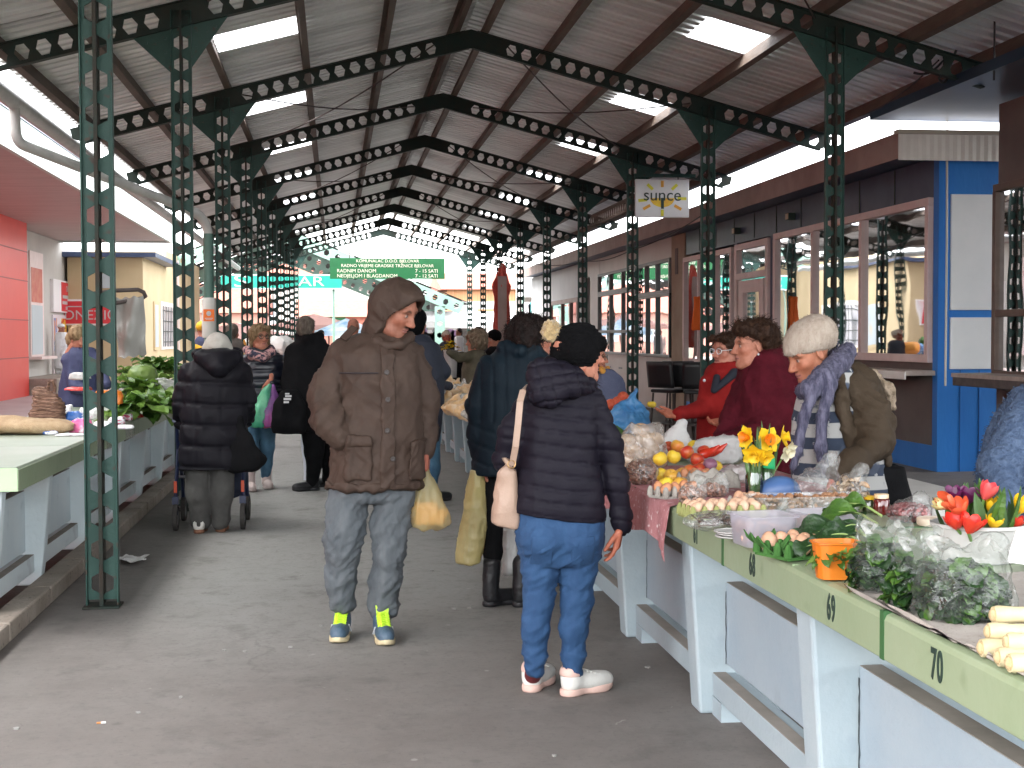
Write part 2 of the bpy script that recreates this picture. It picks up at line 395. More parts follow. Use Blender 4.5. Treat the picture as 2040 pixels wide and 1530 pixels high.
for side, x in (('left', XL), ('right', XR)):
    first = None
    for j, k in enumerate(range(-1, LAST+1)):
        if first is None: first = c = column(x, k, side)
        else: c = copy_tree(first, (x, fy(k), 0))
        c['label'] = f'{ORD[j]} castellated dark green steel column of the row on the {side} of the aisle'
# rafters: one castellated pair per frame, with the ridge plate
def rafter(k):
    t = thing('roof_rafter', '', 'rafter', (XC, fy(k), ZR), 'castellated roof rafters')
    ca = math.atan(SLOPE); c, s = math.cos(ca), math.sin(ca)
    for sg in (-1, 1):
        L = (4.62 if sg < 0 else 4.42)/c; n = int((L-.38)/HEX_P)
        U = Vector((sg*c, 0, -s)); V = Vector((s*sg, 0, c))
        o = V*(.105+.008); mb = MB(); hex_web(mb, n, o+U*.38, U, V, (0, -1, 0), skip=(13, 14))
        e = .38+n*HEX_P; q = [(.0, -WEB), (.38, -WEB), (.38, WEB), (.0, WEB)]
        mb.add([o+U*u+V*v+Vector((0, w, 0)) for w in (-.004, .004) for u, v in q], [(3, 2, 1, 0), (4, 5, 6, 7)])
        q = [(e, -WEB), (e+.12, -WEB*.2), (e+.12, WEB), (e, WEB)]
        mb.add([o+U*u+V*v+Vector((0, w, 0)) for w in (-.004, .004) for u, v in q], [(3, 2, 1, 0), (4, 5, 6, 7)])
        mb.build('web', m_rafter, t)
        f = MB()
        for vv in (-WEB-.004, WEB+.004): f.bar(o+U*.02+V*vv, o+U*(e+.02)+V*vv, .085, .009, up=tuple(V))
        f.build('flange', m_rafter, t)
    MB().prism([(-.3, -.07+.0), (0, .005), (.3, -.07), (.3, .15), (0, .23), (-.3, .15)], 'y', -.009, .009).build('ridge_plate', m_rafter, t)
    return t
r0 = None
for j, k in enumerate(FR):
    if r0 is None: r0 = r = rafter(k)
    else: r = copy_tree(r0, (XC, fy(k), ZR))
    r['label'] = f'{ORD[j]} pitched green rafter pair with hexagonal holes under the roof, counted from the front'
# purlins along the hall
ya, yb = fy(-2)-.6, fy(LAST)+.25
PX = [(-.16, 'left of the ridge'), (.16, 'right of the ridge'), (-1.02, 'on the left slope'), (.94, 'on the right slope'), (-1.93, 'on the left slope'), (1.83, 'on the right slope'),
      (-2.86, 'over the left columns'), (2.80, 'over the right columns'), (-3.78, 'on the left overhang'), (3.66, 'on the right overhang'), (-4.5, 'at the left eave'), (4.38, 'at the right eave')]
for i, (dx, wh) in enumerate(PX):
    sg = 1 if dx > 0 else -1; z = ZR-SLOPE*abs(dx)+.225/math.cos(math.atan(SLOPE))+.075
    mb = MB(); L = yb-ya; t = math.atan(SLOPE)*-sg
    M = Matrix.Rotation(-t, 3, 'Y')
    mb.box((0, L/2, 0), (.012, L, .14), M=M)
    for zz in (-.07, .07): mb.box(tuple(M @ Vector((sg*.03, 0, zz))+Vector((0, L/2, 0))), (.07, L, .010), M=M)
    o = mb.build('roof_purlin', m_purlin, None, loc=(XC+dx, ya, z))
    row = {2: 'upper', 3: 'upper', 4: 'middle', 5: 'middle'}.get(i, '')
    tag(o, f'long rusty brown roof purlin {row+" one " if row else ""}{wh}', 'purlin', 'roof purlins')
# corrugated sheets per bay and slope, with a clear panel in each bay
PR = [(0, 0), (.10, 0), (.104, .05), (.12, .062), (.16, .062), (.174, .05), (.178, 0)]
def sheet_pts(y0, y1):
    out = []; n = int(round((y1-y0)/.2))
    for i in range(n):
        for a, z in PR: out.append((y0+i*.2+a*.2/.2, z))
    out.append((y1, 0)); return out
roof = {}
def slab(mb, x0, x1, pts, sg):
    V = []; zt = .225/math.cos(math.atan(SLOPE))+.152
    for y, z in pts:
        for x in (x0, x1): V.append((x, y, ZR-SLOPE*abs(x-XC)+zt+z))
    F = [(2*i, 2*i+1, 2*i+3, 2*i+2) if sg > 0 else (2*i, 2*i+2, 2*i+3, 2*i+1) for i in range(len(pts)-1)]
    mb.add(V, F)
for sg, nm in ((-1, 'left'), (1, 'right')):
    edge = XC+sg*(4.72 if sg < 0 else 4.55); a, b = ((-1.22, -.38) if sg < 0 else (3.80, 4.55))
    for j, k in enumerate(range(-2, 7)):
        t = thing('roof_sheeting', f'{ORD[j]} bay of grey corrugated roof sheeting on the {nm} slope', 'roof sheet', (0, 0, 0), 'corrugated roof bays')
        y0 = fy(k); y1 = fy(k+1); off = [1.4, 1.5, 1.5, 1.4][j % 4] if sg > 0 else 2.2
        ys = y0+off; ye = ys+(1.0 if sg > 0 else .8)
        if k == -2: ys = ye = None
        mb = MB()
        if ys is None: slab(mb, XC, edge, sheet_pts(y0-4.2, y1), sg)  # first bay carried on past the camera, unseen, added to hold back light
        else:
            slab(mb, XC, edge, sheet_pts(y0, ys), sg); slab(mb, XC, edge, sheet_pts(ye, y1), sg)
            xs = sorted((a, b), key=lambda v: abs(v-XC)); slab(mb, XC, xs[0], sheet_pts(ys, ye), sg); slab(mb, xs[1], edge, sheet_pts(ys, ye), sg)
        mb.build('corrugated_sheet', m_sheet, t, True, 20)
        if ys is not None:
            p = MB(); slab(p, xs[0], xs[1], sheet_pts(ys, ye), sg); p.build('clear_panel', m_sky, t, True, 20)
# ridge cap
mb = MB(); zt = ZR+.225+.152+.045
mb.add([(XC-.22, fy(-2)-4.2, zt-.04), (XC, fy(-2)-4.2, zt+.02), (XC+.22, fy(-2)-4.2, zt-.04), (XC-.22, fy(7), zt-.04), (XC, fy(7), zt+.02), (XC+.22, fy(7), zt-.04)], [(0, 1, 4, 3), (1, 2, 5, 4)])  # runs on with the unseen roof added past the camera
tag(mb.build('ridge_cap', m_sheet), 'folded metal cap along the top of the roof ridge', 'ridge cap')
# wind braces
n = 0
for k in (-1, 1, 3, 5):
    for sg, nm in ((-1, 'left'), (1, 'right')):
        xa, xb = XC+sg*.45, XC+sg*2.7
        t = thing('cross_brace', f'pair of thin crossed steel rods under the {nm} roof slope in the {ORD[k+2]} bay', 'brace', (0, 0, 0), 'roof cross braces')
        for (p, q) in (((xa, fy(k)+.05), (xb, fy(k+1)-.05)), ((xb, fy(k)+.05), (xa, fy(k+1)-.05))):
            zz = .14+(.02 if p[0] == xa else -.01)
            P = []
            for i in range(9):
                u = i/8; x = p[0]+(q[0]-p[0])*u; y = p[1]+(q[1]-p[1])*u; P.append((x, y, zu(x)+zz-.10*math.sin(math.pi*u)))
            MB().tube(P, .009, 6).build('rod', m_rod, t)
# longitudinal slotted beam on the right columns, and cables
mb = MB(); hex_web(mb, 23, (0, .1, 0), (0, 1, 0), (0, 0, 1), (1, 0, 0)); mb.box((0, 2.16, .105), (.09, 4.1, .01)); mb.box((0, 2.16, -.105), (.09, 4.1, .01))
tag(mb.build('slotted_beam', m_purlin, loc=(XR+.16, fy(2), 3.62)), 'rusty slotted steel beam running between two right columns behind the sun sign', 'beam')
m_cable = mat('cable', (.025, .025, .028), .6)
def cable(pts, r, label):
    P = []
    pts = [np.array(p, float) for p in pts]
    for a, b in zip(pts[:-1], pts[1:]):
        for i in range(10): u = i/10; P.append(a+(b-a)*u-np.array((0, 0, .06*math.sin(math.pi*u))))
    P.append(pts[-1]); tag(MB().tube(P, r, 6).build('cable', m_cable), label, 'cable', 'loose cables')
cable([onY(1820, 145, 12.4), onY(1880, 120, 12.35), onY(1890, 150, 12.4), onY(1870, 155, 12.35), onY(1905, 100, 12.3)], .012, 'loop of black cable hanging on the overhanging rafter at top right')
cable([onY(1870, 120, 12.4), onY(1720, 230, 14.5)], .008, 'thin black cable hanging slack below the right overhang')
cable([onY(1980, 160, 11.5), onY(1982, 0, 11.5)], .009, 'thin brown rod hanging upright at the right eave')
cable([onY(1255, 500, 21), onY(1420, 350+65, 17.5)], .008, 'cable sagging between the third and fourth right columns')
cable([onY(1060, 525, 27), onY(1165, 520, 26), onY(1255, 500, 21)], .008, 'cable running along the front of the cafe')
# gutter and downpipe on the left
m_pipe = mat('pipe_grey', (.42, .43, .42), .4, (.55, .55, .53), 5, .1)
m_pipeg = mat('pipe_green', (.07, .16, .13), .45, (.1, .2, .165), 4)
mb = MB(); mb.tube([(-3.22, ya, 3.93), (-3.22, yb, 3.83)], .085, 12)
tag(mb.build('gutter', m_pipe, None, True), 'grey round rain gutter along the left eave of the hall', 'gutter')
t = thing('downpipe', 'grey rain pipe bending from the left gutter down the third left column', 'pipe', (0, 0, 0))
cx, cy = -1.47, fy(1)-.02
def bend(pts, n=5):
    P = []
    for i, p in enumerate(pts):
        p = Vector(p)
        if 0 < i < len(pts)-1:
            a = (Vector(pts[i-1])-p).normalized(); b = (Vector(pts[i+1])-p).normalized()
            for j in range(n+1):
                u = j/n; P.append((p+a*.12*(1-u)**2+b*.12*u*u))
        else: P.append(p)
    return P
MB().tube(bend([(-3.22, 14.6, 3.87), (-3.22, 14.65, 3.5), (cx-.1, cy-.1, 2.95), (cx, cy, 2.8), (cx, cy, 2.3)]), .055, 12).build('upper_pipe', m_pipe, t, True)
MB().tube([(cx, cy, 2.72), (cx, cy, 0)], .06, 12).build('lower_pipe', m_pipeg, t, True)
MB().lathe([(.075, 1.5), (.085, 1.52), (.085, 1.95), (.075, 1.97)], (cx, cy, 0), 14, capt=True).build('collar', mat('offwhite', (.6, .6, .56), .6), t, True, 30)

# ------------------------------------------------------------------ ground
m_asph = bpy.data.materials.new('asphalt'); m_asph.use_nodes = True
def _asph():
    t = m_asph.node_tree; N = t.nodes; L = t.links; b = N['Principled BSDF']; b.inputs['Roughness'].default_value = .72; b.inputs['Specular IOR Level'].default_value = .35
    tc = N.new('ShaderNodeTexCoord')
    def noise(sc, det=5, rough=.6, stretch=None):
        n = N.new('ShaderNodeTexNoise'); n.inputs['Scale'].default_value = sc; n.inputs['Detail'].default_value = det; n.inputs['Roughness'].default_value = rough
        if stretch:
            mp = N.new('ShaderNodeMapping'); mp.inputs['Scale'].default_value = stretch; L.new(tc.outputs['Object'], mp.inputs[0]); L.new(mp.outputs[0], n.inputs[0])
        else: L.new(tc.outputs['Object'], n.inputs[0])
        return n.outputs['Fac']
    def ramp(f, a, b_, ca=(0, 0, 0, 1), cb=(1, 1, 1, 1)):
        r = N.new('ShaderNodeValToRGB'); r.color_ramp.elements[0].position = a; r.color_ramp.elements[1].position = b_
        r.color_ramp.elements[0].color = ca; r.color_ramp.elements[1].color = cb; L.new(f, r.inputs[0]); return r.outputs[0]
    def mix(f, a, b_, mode='MIX'):
        m = N.new('ShaderNodeMixRGB'); m.blend_type = mode
        if isinstance(f, float): m.inputs[0].default_value = f
        else: L.new(f, m.inputs[0])
        for i, v in ((1, a), (2, b_)):
            if isinstance(v, tuple): m.inputs[i].default_value = v
            else: L.new(v, m.inputs[i])
        return m.outputs[0]
    base = ramp(noise(1.1, 6, .65), .3, .7, (.160, .166, .163, 1), (.208, .214, .209, 1))
    fine = ramp(noise(90, 3, .7), .35, .7, (.8, .8, .8, 1), (1.12, 1.12, 1.12, 1))
    c = mix(1., base, fine, 'MULTIPLY')
    sx = N.new('ShaderNodeSeparateXYZ'); L.new(tc.outputs['Object'], sx.inputs[0])
    # brown dirt plus painted shadow along the left kerb, dirt at the stall feet
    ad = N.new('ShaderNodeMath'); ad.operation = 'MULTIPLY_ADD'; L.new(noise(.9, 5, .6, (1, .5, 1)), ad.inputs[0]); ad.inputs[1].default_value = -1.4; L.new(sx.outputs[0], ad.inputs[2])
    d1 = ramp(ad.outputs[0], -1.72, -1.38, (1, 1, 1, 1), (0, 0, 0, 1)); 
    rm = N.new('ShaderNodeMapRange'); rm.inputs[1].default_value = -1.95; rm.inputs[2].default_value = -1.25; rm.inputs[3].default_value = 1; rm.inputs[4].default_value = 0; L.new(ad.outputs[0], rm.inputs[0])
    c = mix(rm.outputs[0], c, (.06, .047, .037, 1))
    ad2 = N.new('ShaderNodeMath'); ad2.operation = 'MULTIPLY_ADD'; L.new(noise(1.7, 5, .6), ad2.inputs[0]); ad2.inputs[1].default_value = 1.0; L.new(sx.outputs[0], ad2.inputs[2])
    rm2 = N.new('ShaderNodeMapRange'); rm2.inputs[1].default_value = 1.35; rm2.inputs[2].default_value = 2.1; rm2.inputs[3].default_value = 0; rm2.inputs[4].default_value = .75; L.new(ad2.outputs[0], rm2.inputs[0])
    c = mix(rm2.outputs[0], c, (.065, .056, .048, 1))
    # pale trodden cement at the front left, before the nearest column
    def dist(cx, cy, rx, ry):
        m = N.new('ShaderNodeMapping'); m.inputs['Location'].default_value = (-cx/rx, -cy/ry, 0); m.inputs['Scale'].default_value = (1/rx, 1/ry, 0); L.new(tc.outputs['Object'], m.inputs[0])
        v = N.new('ShaderNodeVectorMath'); v.operation = 'LENGTH'; L.new(m.outputs[0], v.inputs[0])
        a = N.new('ShaderNodeMath'); a.operation = 'MULTIPLY_ADD'; L.new(noise(1.6, 6, .65), a.inputs[0]); a.inputs[1].default_value = .9; L.new(v.outputs['Value'], a.inputs[2])
        return ramp(a.outputs[0], 1.1, 1.5, (1, 1, 1, 1), (0, 0, 0, 1))
    pc = ramp(noise(2.4, 7, .7), .3, .7, (.145, .13, .12, 1), (.19, .175, .163, 1))
    c = mix(dist(-1.05, 5.9, .95, 1.9), c, pc)
    # aisle middle paler, wear plus the brighter light painted in; front edge stays browner
    pr = N.new('ShaderNodeMath'); pr.operation = 'MULTIPLY_ADD'; L.new(noise(.8, 4, .6), pr.inputs[0]); pr.inputs[1].default_value = -2.5; L.new(sx.outputs[1], pr.inputs[2])
    rm3 = N.new('ShaderNodeMapRange'); rm3.inputs[1].default_value = 4.2; rm3.inputs[2].default_value = 7.0; rm3.inputs[3].default_value = 0; rm3.inputs[4].default_value = .55; L.new(pr.outputs[0], rm3.inputs[0])
    xx = N.new('ShaderNodeMath'); xx.operation = 'ABSOLUTE'; L.new(sx.outputs[0], xx.inputs[0]); rm4 = N.new('ShaderNodeMapRange'); rm4.inputs[1].default_value = 1.5; rm4.inputs[2].default_value = .7; rm4.inputs[3].default_value = 0; rm4.inputs[4].default_value = 1; L.new(xx.outputs[0], rm4.inputs[0])
    mm = N.new('ShaderNodeMath'); mm.operation = 'MULTIPLY'; L.new(rm3.outputs[0], mm.inputs[0]); L.new(rm4.outputs[0], mm.inputs[1]); c = mix(mm.outputs[0], c, (.30, .305, .295, 1))
    # cracks, an old trench seam and small pale and dark spots
    wp = N.new('ShaderNodeTexNoise'); wp.inputs['Scale'].default_value = 3.5; wp.inputs['Detail'].default_value = 4; L.new(tc.outputs['Object'], wp.inputs[0])
    va = N.new('ShaderNodeVectorMath'); va.operation = 'MULTIPLY_ADD'; L.new(wp.outputs['Color'], va.inputs[0]); va.inputs[1].default_value = (.5, .5, 0); L.new(tc.outputs['Object'], va.inputs[2])
    vc = N.new('ShaderNodeTexVoronoi'); vc.feature = 'DISTANCE_TO_EDGE'; vc.inputs['Scale'].default_value = .42; L.new(va.outputs[0], vc.inputs[0])
    ck = ramp(vc.outputs['Distance'], .002, .005, (.3, .3, .3, 1), (0, 0, 0, 1)); gate = ramp(noise(.55, 2), .5, .58); c = mix(mix(1., ck, gate, 'MULTIPLY'), c, (.045, .042, .038, 1))
    for sc_, a_, b_, k_, colr in ((7.5, .05, .07, .5, (.36, .35, .32, 1)), (14, .05, .075, .4, (.05, .045, .04, 1)), (21, .06, .08, .35, (.4, .38, .34, 1))):
        vv = N.new('ShaderNodeTexVoronoi'); vv.inputs['Scale'].default_value = sc_; L.new(va.outputs[0], vv.inputs[0])
        g2 = ramp(noise(1.1+sc_*.07, 3), .5, .6); c = mix(mix(1., ramp(vv.outputs['Distance'], a_, b_, (k_, k_, k_, 1), (0, 0, 0, 1)), g2, 'MULTIPLY'), c, colr)
    # pale gum spots and grit
    v = N.new('ShaderNodeTexVoronoi'); v.inputs['Scale'].default_value = 3.2; v.inputs['Randomness'].default_value = 1; L.new(tc.outputs['Object'], v.inputs[0])
    c = mix(ramp(v.outputs['Distance'], .035, .05, (.45, .45, .45, 1), (0, 0, 0, 1)), c, (.42, .41, .39, 1))
    v2 = N.new('ShaderNodeTexVoronoi'); v2.inputs['Scale'].default_value = 2.3; L.new(tc.outputs['Object'], v2.inputs[0])
    c = mix(ramp(v2.outputs['Distance'], .03, .07, (.4, .4, .4, 1), (0, 0, 0, 1)), c, (.07, .065, .06, 1))
    st = ramp(noise(2.6, 6, .7, (1, 1, 1)), .56, .72, (0, 0, 0, 1), (.7, .7, .7, 1)); c = mix(st, c, (.092, .085, .079, 1))
    c = mix(ramp(noise(9, 5, .75), .5, .72, (0, 0, 0, 1), (.45, .45, .45, 1)), c, (.105, .10, .094, 1)); c = mix(ramp(noise(38, 3, .7), .56, .68, (0, 0, 0, 1), (.5, .5, .5, 1)), c, (.10, .097, .092, 1))
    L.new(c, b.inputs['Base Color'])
    bp = N.new('ShaderNodeBump'); bp.inputs['Strength'].default_value = .4; bp.inputs['Distance'].default_value = .006; L.new(noise(160, 4, .7), bp.inputs['Height']); L.new(bp.outputs[0], b.inputs['Normal'])
_asph()
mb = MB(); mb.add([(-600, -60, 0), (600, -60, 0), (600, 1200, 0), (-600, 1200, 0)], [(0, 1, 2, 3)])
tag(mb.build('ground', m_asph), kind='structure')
# kerb on the left and the raised strip the left stalls stand on
m_kerb = mat('kerb_concrete', (.22, .185, .15), .85, (.33, .285, .24), 3, .4, 50, speck=(.12, .1, .085), speck_scale=30)
mb = MB(); y = 4.0
while y < 46:
    mb.bb((-1.74, y, 0), (-1.6, y+.985, .1)); y += 1.0
tag(mb.build('kerb', m_kerb, bevel=.012), kind='structure')
mb = MB(); mb.add([(-3.4, 3, .035), (-1.745, 3, .035), (-1.745, 46, .035), (-3.4, 46, .035)], [(0, 1, 2, 3)])
tag(mb.build('stall_strip', mat('dark_strip', (.075, .062, .052), .9, (.12, .1, .085), 3, .4)), kind='structure')
# litter
m_paper = mat('paper_white', (.72, .72, .7), .7, (.62, .62, .61), 9)
c = onZ(258, 1122); rr = random.Random(3)
def crumple(u, v): return (c[0]+(u-.5)*.2+.02*math.sin(9*v), c[1]+(v-.5)*.22+.03*math.sin(7*u), .012+.02*abs(math.sin(5*u+3*v))+.012*abs(math.sin(11*u*v+2)))
tag(MB().grid(crumple, 9, 9).build('litter_paper', m_paper, None, True, 30), 'crumpled white paper scrap on the ground by the nearest left column', 'litter')
c = onZ(201, 1443)
t = thing('cigarette_end', 'orange tipped cigarette end lying on the ground at bottom left', 'litter', (c[0], c[1], .006))
MB().tube([(-.016, 0, 0), (.0, .002, 0)], .004, 8).build('filter', mat('cig_orange', (.5, .2, .06), .7), t, True, 40)
MB().tube([(.0, .002, 0), (.018, .003, 0)], .004, 8).build('paper_tube', m_paper, t, True, 40)
m_fleck = mat('fleck_pale', (.29, .285, .27), .85)
rr = random.Random(17)
for i, (px, py) in enumerate([(553, 1098), (447, 1296), (488, 1298), (600, 1147), (640, 1247), (1104, 1506), (580, 1290), (275, 1420), (33, 1452), (860, 1137), (905, 1213), (935, 1212), (1150, 1330), (1305, 1262), (1290, 1330), (360, 1390)]):
    c = onZ(px, py); s_ = rr.uniform(.008, .016); a = rr.uniform(0, 3)
    P = [(c[0]+s_*rr.uniform(.6, 1.2)*math.cos(a+q), c[1]+s_*1.3*rr.uniform(.6, 1.2)*math.sin(a+q)) for q in (0, 1.2, 2.3, 3.4, 4.8)]
    o = MB(); o.prism(P, 'z', .0, .004+.003*rr.random()); tag(o.build('litter_fleck', m_fleck, None), 'tiny pale fleck of litter trodden into the asphalt', 'litter', 'pale flecks on the asphalt')
# ================================================================== concrete market stalls
m_top = mat('stall_green', (.22, .275, .165), .38, (.265, .315, .205), 2.5, .12, 25, lo=.3, hi=.7, speck=(.2, .25, .15), speck_scale=9)
m_topw = mat('stall_green_worn', (.19, .24, .17), .38, (.27, .295, .24), 1.6, .1, 25)
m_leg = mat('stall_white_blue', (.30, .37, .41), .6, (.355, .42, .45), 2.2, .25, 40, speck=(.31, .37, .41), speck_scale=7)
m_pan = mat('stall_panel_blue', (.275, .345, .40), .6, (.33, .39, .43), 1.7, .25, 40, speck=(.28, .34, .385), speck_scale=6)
m_ledge = mat('dusty_ledge', (.2, .18, .155), .85, (.28, .25, .22), 4)
m_joint = mat('joint_green', (.03, .1, .03), .6)
m_black = mat('paint_black', (.012, .03, .022), .6)
m_crack = mat('crack', (.04, .05, .055), .9)
ZT, TH = .825, .118
XF, XB = 1.325, 2.2      # front and back edge of the right row
def jag(mb, x, y, z0, z1, w=.012, seed=1, ax='y'):
    rr = random.Random(seed); n = 14; V = []
    for i in range(n+1):
        z = z0+(z1-z0)*i/n; j = rr.uniform(-.004, .004); ww = w*rr.uniform(.5, 1)
        for s in (-1, 1): V.append((x, y+j+s*ww/2, z) if ax == 'y' else (x+j+s*ww/2, y, z))
    mb.add(V, [(2*i, 2*i+1, 2*i+3, 2*i+2) for i in range(n)])
def right_stall(y0, label, nums, seed):
    """one table of two numbered places, 1.4 m long, from y0 to y0+1.4; front faces -X"""
    L = 1.4; t = thing('market_stall', label, 'stall', (XF, y0, 0), 'concrete stalls of the right row')
    D = XB-XF
    mb = MB(); mb.prism([(0, ZT-TH), (D, ZT-.09), (D, ZT), (.022, ZT), (.006, ZT-.006), (0, ZT-.02)], 'y', .006, L-.006)
    mb.build('table_top', m_top, t, bevel=.004)
    MB().bb((-.002, L-.012, ZT-TH), (D, L+.012, ZT+.0025)).build('joint_strip', m_joint, t)
    MB().bb((.0105, .7-.0025, ZT-TH+.002), (.03, .7+.0025, ZT+.001)).build('seam', mat('seam', (.26, .35, .2), .6), t)
    yl = .74
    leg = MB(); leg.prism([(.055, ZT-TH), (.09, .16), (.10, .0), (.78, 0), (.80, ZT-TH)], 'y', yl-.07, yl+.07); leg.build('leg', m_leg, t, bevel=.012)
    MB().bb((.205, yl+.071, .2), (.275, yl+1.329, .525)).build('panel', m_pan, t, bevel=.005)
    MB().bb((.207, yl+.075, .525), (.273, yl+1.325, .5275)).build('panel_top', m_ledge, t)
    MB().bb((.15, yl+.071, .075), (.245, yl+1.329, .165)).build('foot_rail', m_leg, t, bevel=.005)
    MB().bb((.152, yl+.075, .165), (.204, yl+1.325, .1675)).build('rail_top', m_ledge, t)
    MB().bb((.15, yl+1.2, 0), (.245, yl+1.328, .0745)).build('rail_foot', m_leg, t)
    c = MB(); jag(c, .34, yl+1.322, .2, .49, .016, seed); 
    c.v = [(.2035, b, d) for a, b, d in c.v]; c.build('crack', m_crack, t)
    for s, yy in nums:
        M = face_mx((-.0015, yy, ZT-TH/2-.006), (0, -1, 0)) @ Matrix.Shear('XY', 4, (0, 0)) if False else face_mx((-.001, yy, ZT-TH/2-.004), (0, -1, 0))
        text_mesh(s, .098, m_black, t, M, 'stall_number', .6, .001, spacing=1.12, bold=.0022)
    return t
# places 72..51: the stall from 3.208 to 4.609 carries 69 and 68
names = {0: ('72', '71'), 1: ('70b', '70'), 2: ('69', '68'), 3: ('61', '66')}
base = 3.208
right_stall(base-1.4, 'green topped concrete stall with the number 70, closest to the camera on the right', [('70', 1.09)], 3)
right_stall(base, 'green topped concrete stall with the numbers 69 and 68 on its edge', [('69', .35), ('68', 1.06)], 4)
right_stall(base+1.4, 'green topped concrete stall with the number 61 beside the pink cloth', [('61', .36)], 5)
far = ['just past the pink cloth', 'beside the woman in the teal coat', 'hidden behind the teal coat woman', 'with the blue bag above it', 'ahead of the bread bags', 'in front of the bread bags stall', 'carrying the heap of bread bags', 'carrying the white lace cloth', 'beside the flower bucket', 'at the far end of the right row']
for i in range(10):
    if i in (4,): pass
    y0 = base+1.4*(i+2)
    right_stall(y0, f'pale blue concrete stall with green top {far[i]}', [], 10+i)
# left row: its front faces +X
XLF = -1.577; ZL = .857
m_legl = mat('stall_white_left_lit', (.56, .64, .67), .6, (.63, .70, .72), 2.2, .25, 40, speck=(.5, .56, .59), speck_scale=7); m_panl = mat('stall_panel_left_lit', (.50, .59, .64), .6, (.57, .64, .67), 1.7, .25, 40, speck=(.46, .53, .57), speck_scale=6)  # stall paint lightened for the left row, brighter light put into the colour
def left_stall(y0, label, end):
    L = 1.4; t = thing('market_stall', label, 'stall', (XLF, y0, 0), 'concrete stalls of the left row')
    mb = MB(); mb.prism([(0, ZL-.12), (0, ZL-.01), (-.01, ZL), (-.95, ZL), (-.95, ZL-.12)], 'y', .003, L-.003); mb.build('table_top', m_topw, t, bevel=.004)
    fr = MB(); fr.prism([(.004, ZL-.121), (.0045, ZL-.012), (.0005, ZL-.012), (.0005, ZL-.121)], 'y', .004, L-.004); fr.build('front_edge', m_top, t)
    if end:
        MB().bb((-.95, -.004, ZL-.12), (0, .0025, ZL-.004)).build('end_edge', mat('stall_end_green', (.36, .52, .3), .42, (.42, .56, .35), 3), t)
    yl = .16 if end else .10
    for yy in ((yl, L-.05) if end else (L-.05,)):
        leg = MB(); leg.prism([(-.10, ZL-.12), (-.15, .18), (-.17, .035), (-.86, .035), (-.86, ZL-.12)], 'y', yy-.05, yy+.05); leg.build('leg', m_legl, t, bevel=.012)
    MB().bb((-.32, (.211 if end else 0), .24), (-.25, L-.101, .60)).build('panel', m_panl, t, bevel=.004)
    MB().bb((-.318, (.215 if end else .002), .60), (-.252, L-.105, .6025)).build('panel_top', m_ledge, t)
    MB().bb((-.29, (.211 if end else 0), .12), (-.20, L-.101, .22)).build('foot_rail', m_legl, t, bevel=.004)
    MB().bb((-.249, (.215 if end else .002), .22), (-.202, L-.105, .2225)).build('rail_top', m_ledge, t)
    c = MB(); jag(c, 0, (.225 if end else .012), .3, .6, .012, int(y0*7)); c.v = [(-.2485, b, d) for a, b, d in c.v]; c.build('crack', m_crack, t)
    return t
lf = ['at the front end of the left row', 'behind the nearest left column', 'under the heap of lettuce', 'beside the woman with the walker', 'past the woman with the walker', 'sixth along the left row', 'seventh along the left row']
for i, s in enumerate(lf): left_stall(7.1+1.4*i, f'worn green topped concrete stall {s}', i == 0)
# low white bench behind the right row
b = MB(); b.bb((3.3, 7.3, .43), (3.85, 10.4, .54)); b.bb((3.4, 7.5, 0), (3.75, 7.65, .43)); b.bb((3.4, 9.6, 0), (3.75, 9.75, .43))
tag(b.build('low_bench', mat('bench_white', (.6, .59, .56), .6, (.68, .67, .64), 3, .2), bevel=.02), 'low white concrete bench behind the stallholders on the right', 'bench')
